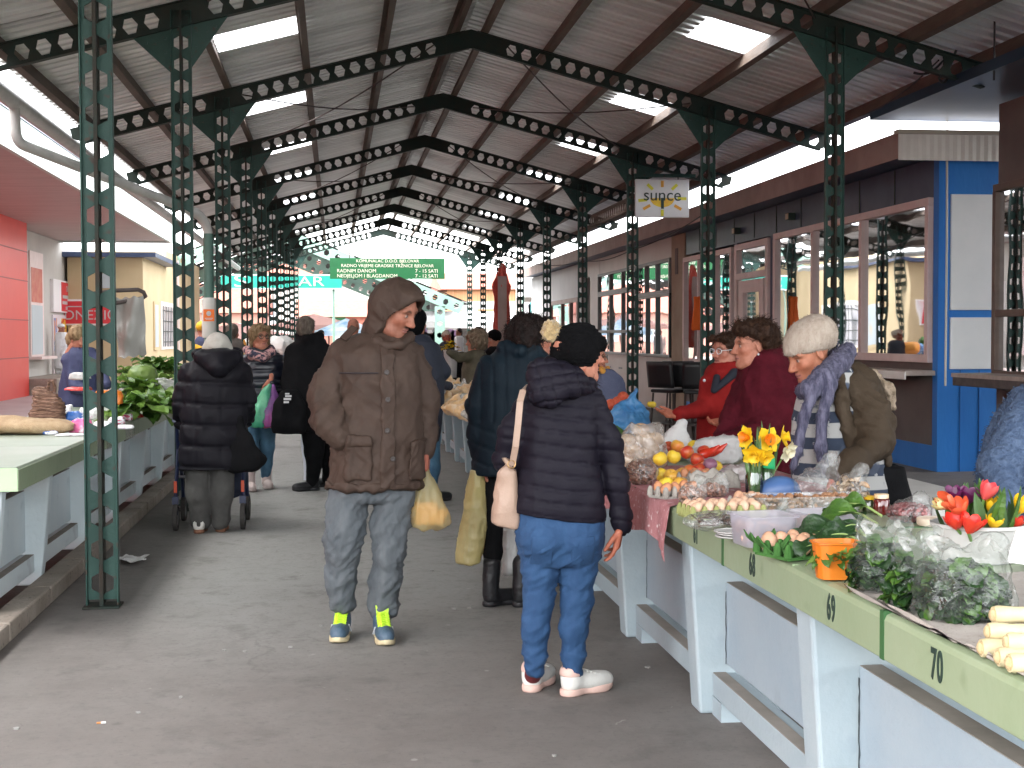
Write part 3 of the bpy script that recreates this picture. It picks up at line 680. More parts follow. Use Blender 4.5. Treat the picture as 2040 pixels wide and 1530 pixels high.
# ================================================================== soft modelling kit for people, bags and produce
class S:
    """a soft shape: signed distance pieces blended one after the other"""
    def __init__(s): s.ops = []; s.lo = np.full(3, 1e9); s.hi = np.full(3, -1e9)
    def _b(s, p, r): p = np.array(p, float); s.lo = np.minimum(s.lo, p-r); s.hi = np.maximum(s.hi, p+r)
    def cap(s, a, b, ra, rb=None, k=.02, ring=None, mode='u'):
        rb = ra if rb is None else rb; s.ops.append((lambda P: cap_(P, a, b, ra, rb, None, ring), k, mode))
        if mode == 'u': s._b(a, ra); s._b(b, rb)
        return s
    def chain(s, pts, rs, k=.02, k2=.03, ring=None):
        """a limb: capsules joined end to end, then blended to the rest"""
        rs = rs if hasattr(rs, '__len__') else [rs]*len(pts)
        def f(P):
            d = None
            for i in range(len(pts)-1):
                e = cap_(P, pts[i], pts[i+1], rs[i], rs[i+1], None, ring); d = e if d is None else smin(d, e, k2)
            return d
        s.ops.append((f, k, 'u'))
        for p, r in zip(pts, rs): s._b(p, r)
        return s
    def ell(s, c, r, k=.02, M=None, mode='u'):
        s.ops.append((lambda P: ell_(P, c, r, M), k, mode))
        if mode == 'u': s._b(c, max(r))
        return s
    def stack(s, rows, k=.02, e=2.4, cap=.02):
        s.ops.append((lambda P: stack_(P, rows, e, cap), k, 'u'))
        for z, cx, cy, a, b in rows: s.lo = np.minimum(s.lo, (cx-a, cy-b, z)); s.hi = np.maximum(s.hi, (cx+a, cy+b, z))
        return s
    def fn(s, f, k=.0, mode='u', lo=None, hi=None):
        s.ops.append((f, k, mode))
        if lo is not None: s.lo = np.minimum(s.lo, lo); s.hi = np.maximum(s.hi, hi)
        return s
    def cut(s, p, n, k=.01):
        """removes what lies on the side n points to"""
        p = A3(p); n = A3(n)/np.linalg.norm(n); s.ops.append((lambda P: -((P-p) @ n), k, 's')); return s
    def d(s, P):
        D = None
        for f, k, mode in s.ops:
            e = f(P)
            if D is None: D = e
            elif mode == 'u': D = smin(D, e, k)
            elif mode == 's': D = smax(D, -e, k)
            elif mode == 'i': D = smax(D, e, k)
        return D
    def mesh(s, h, disp=None, pad=.02):
        V, F = grid_mesh(s.d, s.lo-pad, s.hi+pad, h)
        if disp is not None: N = normals(V, F); V = V+N*disp(V, N)[:, None]
        return V, F
    def build(s, name, h, mats, parent=None, disp=None, col=None, pad=.02, loc=None):
        V, F = s.mesh(h, disp, pad)
        return mkmesh(name, V, F, mats, parent, True, None, loc, None, col(V) if col is not None else None)
    def layer(s, lo, hi, t, h, name, m, parent, disp=None, rnd=.006):
        """a thin proud piece of the same surface inside a box (pocket, hem, placket)"""
        lo, hi = A3(lo), A3(hi); c = (lo+hi)/2; e = (hi-lo)/2
        def f(P):
            q = np.abs(P-c)-(e-rnd); bx = np.sqrt((np.maximum(q, 0)**2).sum(-1))+np.minimum(q.max(-1), 0)-rnd
            D = s.d(P); return smax(smax(D-t, bx, .004), -(D+.012), 0)
        V, F = grid_mesh(f, lo-.01, hi+.01, h)
        if disp is not None: N = normals(V, F); V = V+N*disp(V, N)[:, None]
        return mkmesh(name, V, F, m, parent, True)
    def front(s, x, z, y0=-.6, y1=.6, back=False):
        """y of the surface met from the camera side at (x, z)"""
        ys = np.linspace(y0, y1, 400); P = np.stack([np.full(400, x), ys, np.full(400, z)], -1).astype(np.float32); D = s.d(P)
        i = np.argmax(D < 0) if (D < 0).any() else 200
        return float(ys[i])
def folds(amp, f=(6, 6, 3), seed=0, sharp=1., fine=.0):
    f = np.array(f)
    def g(V, N):
        n = vnoise(V*f, 1, seed); n2 = vnoise(V*f*2.1+3.3, 1, seed+1)
        r = (1-np.abs(n))**2*1.2+(1-np.abs(n2))**2*.5-1.0
        d = amp*r
        if fine: d = d+fine*vnoise(V, 70, seed+2)
        return d
    return g
def plus(*fs): return lambda V, N: sum(f(V, N) for f in fs)
def quilt(pitch, amp, off=0., tilt=(0, 0), w=.13, zmax=None, axis=2, jit=.01, seed=0):
    def g(V, N):
        c = V[:, axis]+tilt[0]*V[:, 0]+tilt[1]*V[:, 1]+jit*vnoise(V, 4, seed)
        u = ((c-off)/pitch) % 1; d = np.minimum(u, 1-u)
        r = amp*.8*np.sqrt(np.clip(1-(1-2*d)**2, 0, 1))-amp*.8-amp*.7*np.exp(-(d/(w*.5))**2)
        if zmax is not None: r = np.where(V[:, 2] > zmax, 0, r)
        return r
    return g
def crease(amp, seed=0, f=(7, 7, 20), tilt=.6, mask=None):
    def g(V, N):
        Q = np.stack([V[:, 0], V[:, 1], V[:, 2]+tilt*V[:, 0]*np.sign(vnoise(V, 2.5, seed+9))], 1)*np.array(f)
        n = 1-np.abs(vnoise(Q, 1, seed)); n2 = 1-np.abs(vnoise(Q*1.9+5, 1, seed+1)); r = amp*(n**4*1.1+.55*n2**4-.35)
        return r*mask(V) if mask is not None else r
    return g
def _join(parts):
    V = []; F = []; C = []; o = 0
    for v, f, c in parts: V.append(v); F.append(f+o); C.append(c); o += len(v)
    return np.concatenate(V), np.concatenate(F), np.concatenate(C)
SKIN = np.array(lin((.70, .485, .40)))
def head_mesh(c, yaw, pitch=0., roll=0., size=1., skin=SKIN, hh=.0058, age=0., lips=(.42, .17, .15), brow=(.07, .045, .03), eye=(.06, .045, .04), neck=None, female=False, stubble=0., open_mouth=False, glasses=None, moustache=0.):
    """head with skull, jaw, nose, brow, lips, ears; +Y of its own frame is where it looks. yaw 0 = towards the camera, 90 = to the right of the picture"""
    a = R(yaw); p = R(pitch); f = Vector((math.sin(a)*math.cos(p), -math.cos(a)*math.cos(p), -math.sin(p))); r = f.cross(Vector((0, 0, 1))).normalized()
    r = Matrix.Rotation(R(roll), 3, f) @ r; u = r.cross(f)
    M = np.array([[r[i], f[i], u[i]] for i in range(3)])        # local -> world columns
    s = S(); w = .94 if female else 1.
    s.ell((0, -.012, .036), (.077*w, .097, .086)); s.ell((0, .022, -.03), (.064*w, .072, .082), .03)
    s.cap((-.05*w, .0, -.055), (-.018, .066, -.098), .018, .015, .03); s.cap((.05*w, .0, -.055), (.018, .066, -.098), .018, .015, .03)
    s.ell((0, .074, -.1), (.024, .018, .018), .02)
    s.cap((-.045*w, .072, .028), (.045*w, .072, .028), .014, k=.02)
    for x in (-1, 1):
        s.ell((x*.043*w, .062, -.02), (.022, .022, .02), .02)
        s.ell((x*.033, .098, .008), (.017, .02, .013), .016, mode='s')
        s.ell((x*.033, .0765, .006), (.0135, .0125, .0115), .003)
    s.cap((0, .085, .02), (0, .112, -.026), .0085, .0115, .012); s.ell((0, .112, -.028), (.0135, .013, .0115), .008)
    for x in (-1, 1): s.ell((x*.0125, .102, -.033), (.0085, .011, .008), .006)
    s.ell((0, .088, -.058), (.023, .0115, .0055), .004); s.ell((0, .087, -.07), (.02, .0115, .006), .004)
    if open_mouth: s.ell((0, .099, -.064), (.014, .014, .006), .004, mode='s')
    for x in (-1, 1):
        Mr = np.array(Matrix.Rotation(R(-12), 3, 'X') @ Matrix.Rotation(R(x*-22), 3, 'Z'))
        s.ell((x*.079*w, -.012, -.002), (.0085, .02, .033), .004, Mr); s.ell((x*.088*w, -.006, .002), (.006, .011, .02), .004, Mr, mode='s')
    s.cap((0, -.02, -.06), (0, -.05, -.17), .054*w, .056*w, .03)
    if age:
        for x in (-1, 1): s.cap((x*.026, .098, -.035), (x*.036, .075, -.075), .003, .003, .006, mode='s'); s.ell((x*.045, .035, -.085), (.02, .03, .02), .02)
        s.ell((0, .03, -.105), (.035, .035, .02), .03)
    V, F = s.mesh(hh/size if size < 1 else hh, None, .012)
    Cc = np.tile(skin, (len(V), 1)); x, y, z = V.T; ax = np.abs(x)
    def blend(m, col, k=1.): m = (np.clip(m, 0, 1)*k)[:, None]; Cc[:] = Cc*(1-m)+np.array(col)*m
    blend(np.exp(-(((ax-.045)/.022)**2+((z+.028)/.022)**2))*(y > .03), np.array(skin)*np.array((1.05, .78, .74)), .55)
    blend(np.exp(-((x/.014)**2+((z+.03)/.014)**2))*(y > .09), np.array(skin)*np.array((1.05, .78, .72)), .6)
    blend(1.3*np.exp(-((x/.021)**4+((z+.063)/.011)**4))*(y > .075), lips, .85)
    blend(1.5*np.exp(-((z+.0635)/.0022)**2)*(ax < .02)*(y > .075), (.12, .04, .035), .9)
    bz = .033-.012*((ax-.033)/.022)**2
    blend(1.2*np.exp(-((z-bz)/.0055)**2)*np.exp(-((ax-.035)/.021)**4)*(y > .06), brow, .85)
    de = np.sqrt((ax-.033)**2+(y-.0765)**2*0+(z-.006)**2)
    blend((de < .0115)*(np.abs(z-.006) < .0065)*(y > .07)*1., (.36, .32, .29), .8); blend((de < .0062)*(y > .075)*1., eye, .95)
    blend(1.2*np.exp(-((z-.0155)/.004)**2)*np.exp(-((ax-.033)/.017)**4)*(y > .07), np.array(skin)*.25, .8)
    blend(np.exp(-((z+.012)/.009)**2)*np.exp(-((ax-.03)/.016)**2)*(y > .07), np.array(skin)*.6, .35)
    if stubble: blend(1.*np.clip((-.035-z)/.02, 0, 1)*(y > .0)*(z > -.125), np.array(skin)*np.array((.5, .5, .55)), stubble)
    if moustache: blend(1.4*np.exp(-((z+.046-.012*ax/.03*-1*0)/.0075)**2)*np.exp(-(ax/.024)**4)*(y > .07), (.03, .022, .018), moustache)
    V = V*size @ M.T+np.array(c); 
    return V, F, Cc, M
def hand_mesh(W, Fd, Nn, side=1, curl=(.5, .5, .55, .6), thumb=.5, size=1., skin=SKIN, fore=.045, spread=.06, h=.0042):
    """hand from the wrist W pointing along Fd, palm facing Nn; side=+1 puts the thumb towards Fd x Nn"""
    f = Vector(Fd).normalized(); n = Vector(Nn); n = (n-f*n.dot(f)).normalized(); t = f.cross(n)*side; W = Vector(W); s = S()
    def w(a, b, c): return tuple(W+(f*a+t*b+n*c)*size)
    s.cap(w(-fore, 0, 0), w(0, 0, 0), .022*size, .022*size)
    def palm(P):
        q = (P-A3(W)) @ np.array([[*f], [*t], [*n]], dtype=np.float32).T/size
        e = np.abs(q-A3((.048, .002, 0)))-A3((.036, .028, .003)); return (np.sqrt((np.maximum(e, 0)**2).sum(-1))+np.minimum(e.max(-1), 0)-.0115)*size
    s.fn(palm, .012*size); s._b(w(.05, 0, 0), .07*size)
    for i, (b, ln) in enumerate(((.033, .072), (.012, .08), (-.01, .075), (-.03, .058))):
        a0 = .0; p = Vector((.086-.004*abs(i-1), b, 0)); sp = spread*(1.5-i); pts = [w(.05, b*.9, 0), w(*p)]; ang = 0
        for j, q in enumerate((.45, .3, .25)):
            ang += curl[i]*(1.15 if j == 1 else .85)
            p = p+Vector((math.cos(ang)*math.cos(sp), math.sin(sp), math.sin(ang)))*ln*q; pts.append(w(*p))
        s.chain(pts, [.0095*size, .0092*size, .0086*size, .0078*size, .0066*size], .0035*size, .003*size)
    p = Vector((.018, .026, .004)); pts = [w(*p)]; ang = .75
    for q, b in ((.04, 0), (.032, .15), (.025, .25)):
        ang -= b; p = p+Vector((math.cos(ang), math.sin(ang)*(1-thumb*.5), thumb*.75))*q; pts.append(w(*p))
    s.chain(pts, [.014*size, .0115*size, .0098*size, .008*size], .008*size, .004*size)
    V, F = s.mesh(h, None, .01); C = np.tile(np.array(skin)*np.array((1.02, .9, .87)), (len(V), 1)); return V, F, C
def core_mesh(s, skin=SKIN, h=.03):
    V, F = s.mesh(h); return V, F, np.tile(skin, (len(V), 1))
m_skin = mat('skin', (1.02, 1, 1), .55, (.80, .73, .71), 38, .22, 140, vcol=True, spec=.35, bdist=.004)
def hair_mat(name, c, c2): return mat(name, c, .6, c2, 34, .9, 120, stretch=(1, 1, .3), spec=.2, bdist=.012)
def hair_disp(amp, f, seed=0):
    return lambda V, N: amp*(vnoise(V*np.array((1, 1, .5)), f, seed)+.6*vnoise(V*np.array((1, 1, .6)), f*2.3, seed+1))
def fuzz(o, n, L, w, lift=.35, flow=(0, 0, -1), seed=0, name='loose_hairs', m=None, wild=.5):
    """loose hairs or fibres lying along a soft mesh, as one child of it"""
    me = o.data; k = len(me.vertices); V = np.empty(k*3); N = np.empty(k*3); me.vertices.foreach_get('co', V); me.vertices.foreach_get('normal', N); V = V.reshape(-1, 3); N = N.reshape(-1, 3); rg = np.random.RandomState(seed); I = rg.randint(0, k, n); mb = MB()
    for i in I:
        v, nn = Vector(V[i]), Vector(N[i]); d = Vector(flow)+Vector(rg.normal(0, wild, 3)); t = d-nn*d.dot(nn)
        if t.length < 1e-3: continue
        t.normalize(); s = t.cross(nn)*w; l = L*rg.uniform(.5, 1.3); a = v-nn*.003; b = v+t*l*.5+nn*(l*lift*.6); c = v+t*l+nn*(l*lift*rg.uniform(-.2, .8))
        mb.add([a-s, a+s, b-s*.7, b+s*.7, c], [(0, 1, 3, 2), (2, 3, 4)])
    return mb.build(name, m or me.materials[0], o)
def shoe(parent, loc, yaw, m_up, m_sole, length=.27, extra=None, high=.0, h=.007):
    """shoe with its heel at loc, toe towards yaw (0 = to the camera)"""
    a = R(yaw); t = bpy.data.objects.new('shoe', None)
    s = S(); L = length; k = L/.27
    s.cap((0, -.02, .06), (0, -.19*k, .04), .04, .036, .02); s.cap((0, -.0, .05), (0, .0, .095+high), .038, .042, .03); s.ell((0, -.13*k, .045), (.045, .09*k, .035), .02)
    s.fn(lambda P: .014-P[..., 2], 0, 'i'); s.fn(lambda P: cap_(P, (0, .004, .09+high), (0, .004, .16+high), .031), .004, 's')
    def sole(P):
        x, y, z = P[..., 0], P[..., 1], P[..., 2]
        e1 = (np.sqrt((x/.041)**2+(y/.046)**2)-1)*.04; e2 = (np.sqrt((x/.05)**2+((y+.145*k)/(.085*k))**2)-1)*.05
        pl = smin(e1, e2, .06); return smax(pl, np.abs(z-.016-.012*np.clip((-y-.18*k)/.06, 0, 1))-.016, .008)
    q = S().fn(sole, lo=(-.06, -.24*k, 0), hi=(.06, .06, .045))
    rot = lambda V: np.stack([V[:, 0]*math.cos(a)-V[:, 1]*math.sin(a)+loc[0], V[:, 0]*math.sin(a)+V[:, 1]*math.cos(a)+loc[1], V[:, 2]+loc[2]], 1)
    V, F = s.mesh(h); o = mkmesh('shoe', rot(V), F, m_up, parent, True)
    V, F = q.mesh(h); mkmesh('sole', rot(V), F, m_sole, o, True)
    if extra: extra(o, rot, s)
    return o
class Person:
    def __init__(s, label, feet, Y, group=None, origin_px=None):
        """a person whose feet stand on the ground at depth Y below photo column feet"""
        s.Y = Y; p = onY(feet, 900, Y); s.o = np.array((p[0], Y, 0.))
        s.mp = float((np.array((p[0], Y, 1.))-EYE) @ _fw)/FPX       # metres per photo pixel at this depth
        s.t = thing('person', label, 'person', tuple(s.o), group)
        s.parts = []
    def L(s, px, py, dy=0.): return tuple(onY(px, py, s.Y+dy)-s.o)
    def r(s, px): return px*s.mp
    def rows(s, rr, dy=0.):
        out = []
        for q in rr:
            py, xl, xr, b = q[:4]; d = dy+(q[4] if len(q) > 4 else 0); l = s.L(xl, py, d); g = s.L(xr, py, d)
            out.append(((l[2]+g[2])/2, (l[0]+g[0])/2, d, (g[0]-l[0])/2, b))
        return out
    def chain(s, pts): return [s.L(*p[:2], p[3] if len(p) > 3 else 0.) for p in pts], [s.r(p[2]) for p in pts]
    def head(s, px, py, yaw, dy=0., **k):
        V, F, C, M = head_mesh(s.L(px, py, dy), yaw, **k); s.parts.append((V, F, C)); s.M = M; s.hc = np.array(s.L(px, py, dy)); s.hs = k.get('size', 1.); return M
    def hp(s, x, y, z): return tuple(s.hc+s.M @ np.array((x, y, z))*s.hs)        # a point in the head's own frame
    def hand(s, W, F, N, **k): s.parts.append(hand_mesh(W, F, N, **k))
    def core(s, c): s.parts.append(core_mesh(c))
    def done(s):
        V, F, C = _join(s.parts); mkmesh('body', V, F, m_skin, s.t, True, None, None, None, C); return s.t
    def glasses(s, m, size=1.):
        mb = MB()
        for x in (-1, 1):
            P = [s.hp(x*.034+.024*math.cos(a), .108-.012*abs(math.cos(a)), .005+.019*math.sin(a)) for a in np.linspace(0, 2*math.pi, 15)]
            mb.tube(P, .0028, 6)
            mb.tube([s.hp(x*.057, .098, .01), s.hp(x*.078, .06, .01), s.hp(x*.084, -.005, .012)], .0025, 6)
        mb.tube([s.hp(-.01, .112, .008), s.hp(.01, .112, .008)], .0025, 6)
        return mb.build('glasses', m, s.t, True)
    def shell(s, c, r, d0, th=.012, tilt=0., dirn=None):
        pass
# ================================================================== the people
m_parka = mat('parka_brown', (.043, .0275, .021), .65, (.058, .038, .029), 9, .35, 240, spec=.2, bdist=.003)
m_parkad = mat('parka_lining', (.022, .017, .02), .8)
m_btn = mat('button_dark', (.022, .014, .012), .4)
m_greyjean = mat('grey_denim', (.062, .074, .085), .85, (.115, .128, .138), 16, .5, 300, stretch=(1, 1, .3), bdist=.003, lo=.3, hi=.75)
m_puffer = mat('puffer_plum', (.0075, .0065, .0115), .55, (.012, .0105, .0165), 7, .35, 130, spec=.10, bdist=.003)
m_blackknit = mat('black_knit', (.0025, .0025, .003), .95, (.005, .005, .0055), 60, .6, 160, spec=.08)
m_bluejean = mat('blue_denim', (.0115, .046, .12), .85, (.0175, .06, .145), 22, .5, 300, stretch=(1, 1, .3), bdist=.003)
m_teal = mat('teal_quilt', (.0045, .0098, .0155), .6, (.007, .0142, .021), 8, .35, 90, spec=.10, bdist=.004)
m_black = MATS['paint_black']; m_blk = mat('black_cloth', (.004, .0042, .005), .85, (.007, .007, .008), 9, .3, 120, spec=.12)
m_whiteshoe = mat('white_shoe', (.68, .67, .63), .5, (.58, .565, .53), 8, .15); m_pink = mat('pink_sole', (.62, .42, .36), .6)
m_blueshoe = mat('blue_shoe', (.045, .085, .13), .5, (.075, .12, .17), 20, .4, 120); m_solecream = mat('cream_sole', (.62, .53, .33), .55, (.5, .42, .26), 12)
m_neon = mat('neon_yellow', (.5, .8, .04), .5); m_silver = mat('silver_strip', (.6, .63, .66), .4)
m_boot = mat('black_boot', (.007, .007, .009), .5, (.013, .013, .015), 15, .3)
m_hairbrown = hair_mat('hair_darkbrown', (.005, .003, .0026), (.016, .008, .0065)); m_hairblonde = hair_mat('hair_blonde', (.16, .10, .05), (.33, .23, .13))
m_hairred = hair_mat('hair_auburn', (.018, .008, .005), (.05, .023, .012)); m_hairgrey = hair_mat('hair_greybrown', (.07, .055, .045), (.16, .13, .105))
m_fur = mat('pompom_fur', (.28, .19, .075), .9, (.46, .34, .17), 30, 1., 110, sheen=.4, bdist=.012)

# ---- man in the brown parka, walking towards the camera
p = Person('man in a brown hooded parka and grey jeans, wearing blue shoes with yellow laces', 716, 6.9)
ct = S(); ct.stack(p.rows([(664, 716, 808, .075, .03), (682, 680, 826, .11, .02), (705, 662, 834, .14), (760, 672, 838, .165), (830, 676, 838, .17), (900, 662, 844, .17), (968, 652, 840, .165), (972, 652, 839, .16)]), cap=.012)
pts, rs = p.chain([(684, 706, 30), (651, 785, 31, -.02), (654, 832, 29, -.07), (676, 872, 25, -.11)]); ct.chain(pts, rs, .010, .05)
pts, rs = p.chain([(820, 708, 29, .02), (846, 790, 25, .04), (852, 860, 20, .03), (849, 900, 19, 0)]); ct.chain(pts, rs, .010, .05)
pk = plus(folds(.010, (7, 7, 4.5), 3), crease(.010, 31, (7, 7, 9), 1.2), crease(.006, 33, (12, 12, 18), .8))
sleeve_wr = crease(.016, 4, (6, 6, 22), 1.0, lambda V: np.exp(-((V[:, 0]-p.L(655, 0+830)[0])/.10)**2)*np.exp(-((V[:, 2]-p.L(660, 830)[2])/.16)**2))
pdisp = plus(pk, sleeve_wr)
ct.build('parka', .0115, m_parka, p.t, pdisp)
# patch pockets, hem, placket and yoke follow the coat
def lay(a, b, t, nm, y0=-.5, y1=.0, h=.008):
    A = p.L(a[0], b[1]); B = p.L(b[0], a[1]); return ct.layer((A[0], y0, A[2]), (B[0], y1, B[2]), t, h, nm, m_parka, p.t, pk)
lay((688, 872), (738, 950), .020, 'pocket'); lay((812, 872), (846, 950), .020, 'pocket'); lay((690, 862), (738, 884), .026, 'pocket_flap'); lay((757, 690), (784, 967), .012, 'placket')
lay((648, 956), (842, 972), .008, 'hem')
for i, (bx, by) in enumerate([(768, 740), (770, 793), (769, 853), (780, 908), (792, 684), (812, 676)]):
    q = p.L(bx, by); y = ct.front(q[0], q[2]); MB().lathe([(0, .0), (.011, .0), (.013, .004), (.012, .008), (.004, .009), (0, .007)], (0, 0, 0), 12).build('button', m_btn, p.t, True, 40).matrix_local = Matrix.Translation((q[0], y-.014, q[2])) @ Matrix.Rotation(R(90), 4, 'X')
yk = p.L(660, 742); MB().tube([(x, ct.front(x, yk[2]+.0)-.012, yk[2]) for x in np.linspace(p.L(676, 742)[0], p.L(752, 742)[0], 8)], .004, 6).build('yoke_seam', m_parkad, p.t, True)
# head and hood
MAN = 40
p.head(788, 617, MAN+17, pitch=27, moustache=.75, age=1, stubble=.42, skin=np.array(lin((.62, .42, .34))), size=1.08, brow=(.03, .018, .012), dy=-.02)
a = R(MAN+12); hc = p.hc; Mf = p.M[:, 1]; Mu = p.M[:, 2]; Mn = p.M
hood = S(); hood.ell(hc+Mf*-.012+Mu*.012, (.112, .145, .145), 0, Mn); hood.ell(hc+Mf*.05+Mu*.05, (.098, .09, .10), .03, Mn); hood.ell(hc+np.array((-.035, .07, -.12)), (.135, .12, .11), .05); hood.cap(hc+np.array((-.09, .0, -.10)), hc+np.array((-.05, -.075, -.16)), .035, .03, .05)
hood.fn(lambda P: smin(ell_(P, hc+Mf*.0+Mu*.0, (.098, .135, .130), Mn), ell_(P, hc+Mf*.08-Mu*.02, (.092, .10, .11), Mn), .02), .010, 's')
hnn = Mf*math.cos(R(24))-Mu*math.sin(R(24)); hood.fn(lambda P: (P-A3(hc)) @ A3(hnn)-.058, .010, 'i')
hood.fn(lambda P: (hc[2]-.20)-P[..., 2], .02, 'i')
hood.build('hood', .007, m_parka, p.t, plus(folds(.007, (8, 8, 5), 12), crease(.006, 8, (9, 9, 9), 1.0)))
col = S(); col.chain([p.L(742, 668, .06), p.L(750, 680, -.08), p.L(772, 690, -.115), p.L(796, 688, -.115), p.L(816, 672, -.02)], [.032, .028, .022, .024, .03], .01, .02)
col.build('collar', .008, m_parka, p.t, folds(.006, (14, 14, 14), 6))
MB().ell(p.hp(-.10, .02, -.085), (.006, .004, .006)).build('hood_stud', m_silver, p.t, True)
ep = MB(); q1, q2 = p.L(683, 678), p.L(707, 652)
ep.bar((q1[0], ct.front(q1[0], q1[2])-.012, q1[2]+.005), (q2[0], ct.front(q2[0], q2[2]-.01)-.0, q2[2]+.002), .045, .01, up=(0, -.5, 1)); ep.build('epaulette', m_parka, p.t, bevel=.003)
# jeans
j = S(); j.stack(p.rows([(945, 662, 828, .13), (985, 660, 824, .13), (1000, 668, 815, .11)]))
pts, rs = p.chain([(696, 985, 40), (688, 1050, 34, -.03), (681, 1095, 28, -.05), (679, 1150, 26, .0), (681, 1200, 24, .02)]); j.chain(pts, rs, .012, .05)
pts, rs = p.chain([(784, 985, 39), (776, 1050, 32, -.02), (775, 1100, 27, -.03), (770, 1155, 27, .0), (761, 1207, 27, .02)]); j.chain(pts, rs, .012, .05)
kneewr = plus(crease(.012, 11, (8, 8, 16), 1.1), crease(.006, 13, (16, 16, 26), 1.), crease(.008, 15, (9, 9, 26), .5, lambda V: np.exp(-((V[:, 2]-p.L(680, 1090)[2])/.09)**2)+np.exp(-((V[:, 2]-.13)/.06)**2)))
j.build('jeans', .010, m_greyjean, p.t, plus(folds(.007, (9, 9, 5), 21), kneewr))
def laces(o, rot, s):
    mb = MB()
    for i in range(7):
        u = i/6; y = -.05-.11*u; z = .122-.052*u
        Q = rot(np.array([(-.027, y, z-.012), (-.012, y-.012, z+.004), (.012, y+.004, z+.004), (.027, y-.008, z-.012)])); mb.tube([tuple(v) for v in Q], .0085, 6)
    tg = rot(np.array([(-.03, -.035, .125), (.03, -.035, .125), (.03, -.165, .068), (-.03, -.165, .068), (-.034, -.03, .165), (.034, -.03, .165)]))
    mb.add([tuple(v) for v in tg], [(0, 1, 2, 3), (4, 5, 1, 0)]); mb.build('laces', m_neon, o, True)
    w = MB()
    for sx in (-1, 1):
        Q = rot(np.array([(sx*.047, -.07, .03), (sx*.04, -.1, .068)])); w.bar(tuple(Q[0]), tuple(Q[1]), .012, .006)
    w.build('stripe', m_silver, o)
q = p.L(680, 1190); shoe(p.t, (q[0]+.005, .07, 0), -6, m_blueshoe, m_solecream, .29, laces); q = p.L(759, 1190); shoe(p.t, (q[0]+.002, -.02, 0), 4, m_blueshoe, m_solecream, .29, laces)
p.hand(p.L(851, 902, 0), (-.1, -.1, -1), (-1, .2, 0), side=-1, curl=(1.0, 1.05, 1.1, 1.1), skin=np.array(lin((.6, .37, .3))))
cr = S(); cr.stack(p.rows([(690, 690, 800, .08), (800, 690, 800, .09), (980, 680, 800, .09)])); cr.chain([p.L(690, 985), p.L(680, 1095, -.05), p.L(682, 1200, .02)], .05); cr.chain([p.L(775, 985), p.L(775, 1100, -.03), p.L(761, 1200, .02)], .05)
p.core(cr); p.done(); MANP = p

# ---- woman in the plum puffer jacket, seen from behind
p = Person('woman in a plum quilted jacket, blue jeans and black cap with tan pompom', 1118, 5.64)
ct = S(); ct.stack(p.rows([(762, 1082, 1168, .07), (780, 1060, 1186, .10), (806, 1040, 1194, .12), (860, 1034, 1192, .14), (905, 1032, 1188, .14), (950, 1026, 1196, .145), (1000, 1018, 1204, .155), (1040, 1012, 1208, .155)]), cap=.012)
z1, z2 = p.L(1012, 1018), p.L(1207, 1042); ct.cut(((z1[0]+z2[0])/2, 0, (z1[2]+z2[2])/2), (z2[2]-z1[2], 0, -(z2[0]-z1[0])), .012)
pts, rs = p.chain([(1056, 798, 26, .01), (1020, 862, 26, .0), (1008, 915, 24, .03), (1040, 960, 20, .20)]); ct.chain(pts, rs, .015, .04)
pts, rs = p.chain([(1180, 798, 27), (1212, 880, 26, -.01), (1228, 960, 23, -.02), (1238, 1030, 19, -.02), (1240, 1052, 17, -.02)]); ct.chain(pts, rs, .015, .04)
gp = p.r(28)
def pq(V, N):
    body = quilt(gp, .0075, off=.0, tilt=(.12, .0), jit=.010, seed=3, w=.09)(V, N); return np.where(V[:, 2] > p.L(0, 790)[2], 0, body)
ct.build('puffer_jacket', .009, m_puffer, p.t, plus(pq, folds(.004, (13, 13, 9), 31)))
hd = S(); hd.chain([p.L(1078, 742, -.10), p.L(1082, 780, -.13), p.L(1100, 790, -.14)], [p.r(30), p.r(30), p.r(22)], .02, .04); hd.chain([p.L(1090, 745, -.10), p.L(1130, 765, -.12), p.L(1170, 768, -.06)], [p.r(28), p.r(30), p.r(20)], .03, .04)
hd.chain([p.L(1085, 735, -.05), p.L(1100, 725, .05), p.L(1150, 740, .1)], [p.r(24), p.r(16), p.r(16)], .03, .03); hd.ell(p.L(1108, 755, -.07), (p.r(55), .10, p.r(38)), .03)
def hq(V, N):
    g1 = quilt(p.r(27), .009, off=.01, tilt=(-.15, .3), jit=.004, seed=6)(V, N); g2 = quilt(p.r(26), .006, axis=0, tilt=(0, .0), jit=.006, seed=7)(V+np.array((.25, 0, 0))*V[:, 2:3]*np.array((1, 0, 0)), N); return g1+g2
hd.build('hood', .0075, m_puffer, p.t, hq)
M = p.head(1150, 706, 105, dy=.0, female=True, skin=SKIN*.95, size=.98)
cp = S(); cp.ell(p.L(1150, 694, 0), (p.r(47), .105, p.r(47)), 0); cp.cap(p.L(1122, 672), p.L(1165, 668), p.r(22), p.r(22), .04); cp.cap(p.L(1118, 710, .0), p.L(1128, 735, .0), p.r(22), p.r(18), .03)
cp.chain([p.L(1172, 665, .0), p.L(1196, 682, .02), p.L(1200, 692, .02)], [p.r(18), p.r(13), p.r(9)], .02, .02); cp.fn(lambda P: p.L(0, 742)[2]-P[..., 2], .02, 'i')
kc = cp.build('knit_cap', .007, m_blackknit, p.t, plus(folds(.004, (12, 12, 12), 4), lambda V, N: .0025*np.sin(V[:, 2]*420)))
hr = S(); hr.chain([p.L(1140, 735, .03), p.L(1165, 748, .02), p.L(1178, 770, -.02)], [p.r(24), p.r(18), p.r(8)], .02, .03); hr.chain([p.L(1185, 715, .05), p.L(1183, 745, .03), p.L(1180, 772, .0)], [p.r(10), p.r(9), p.r(5)], .02, .02)
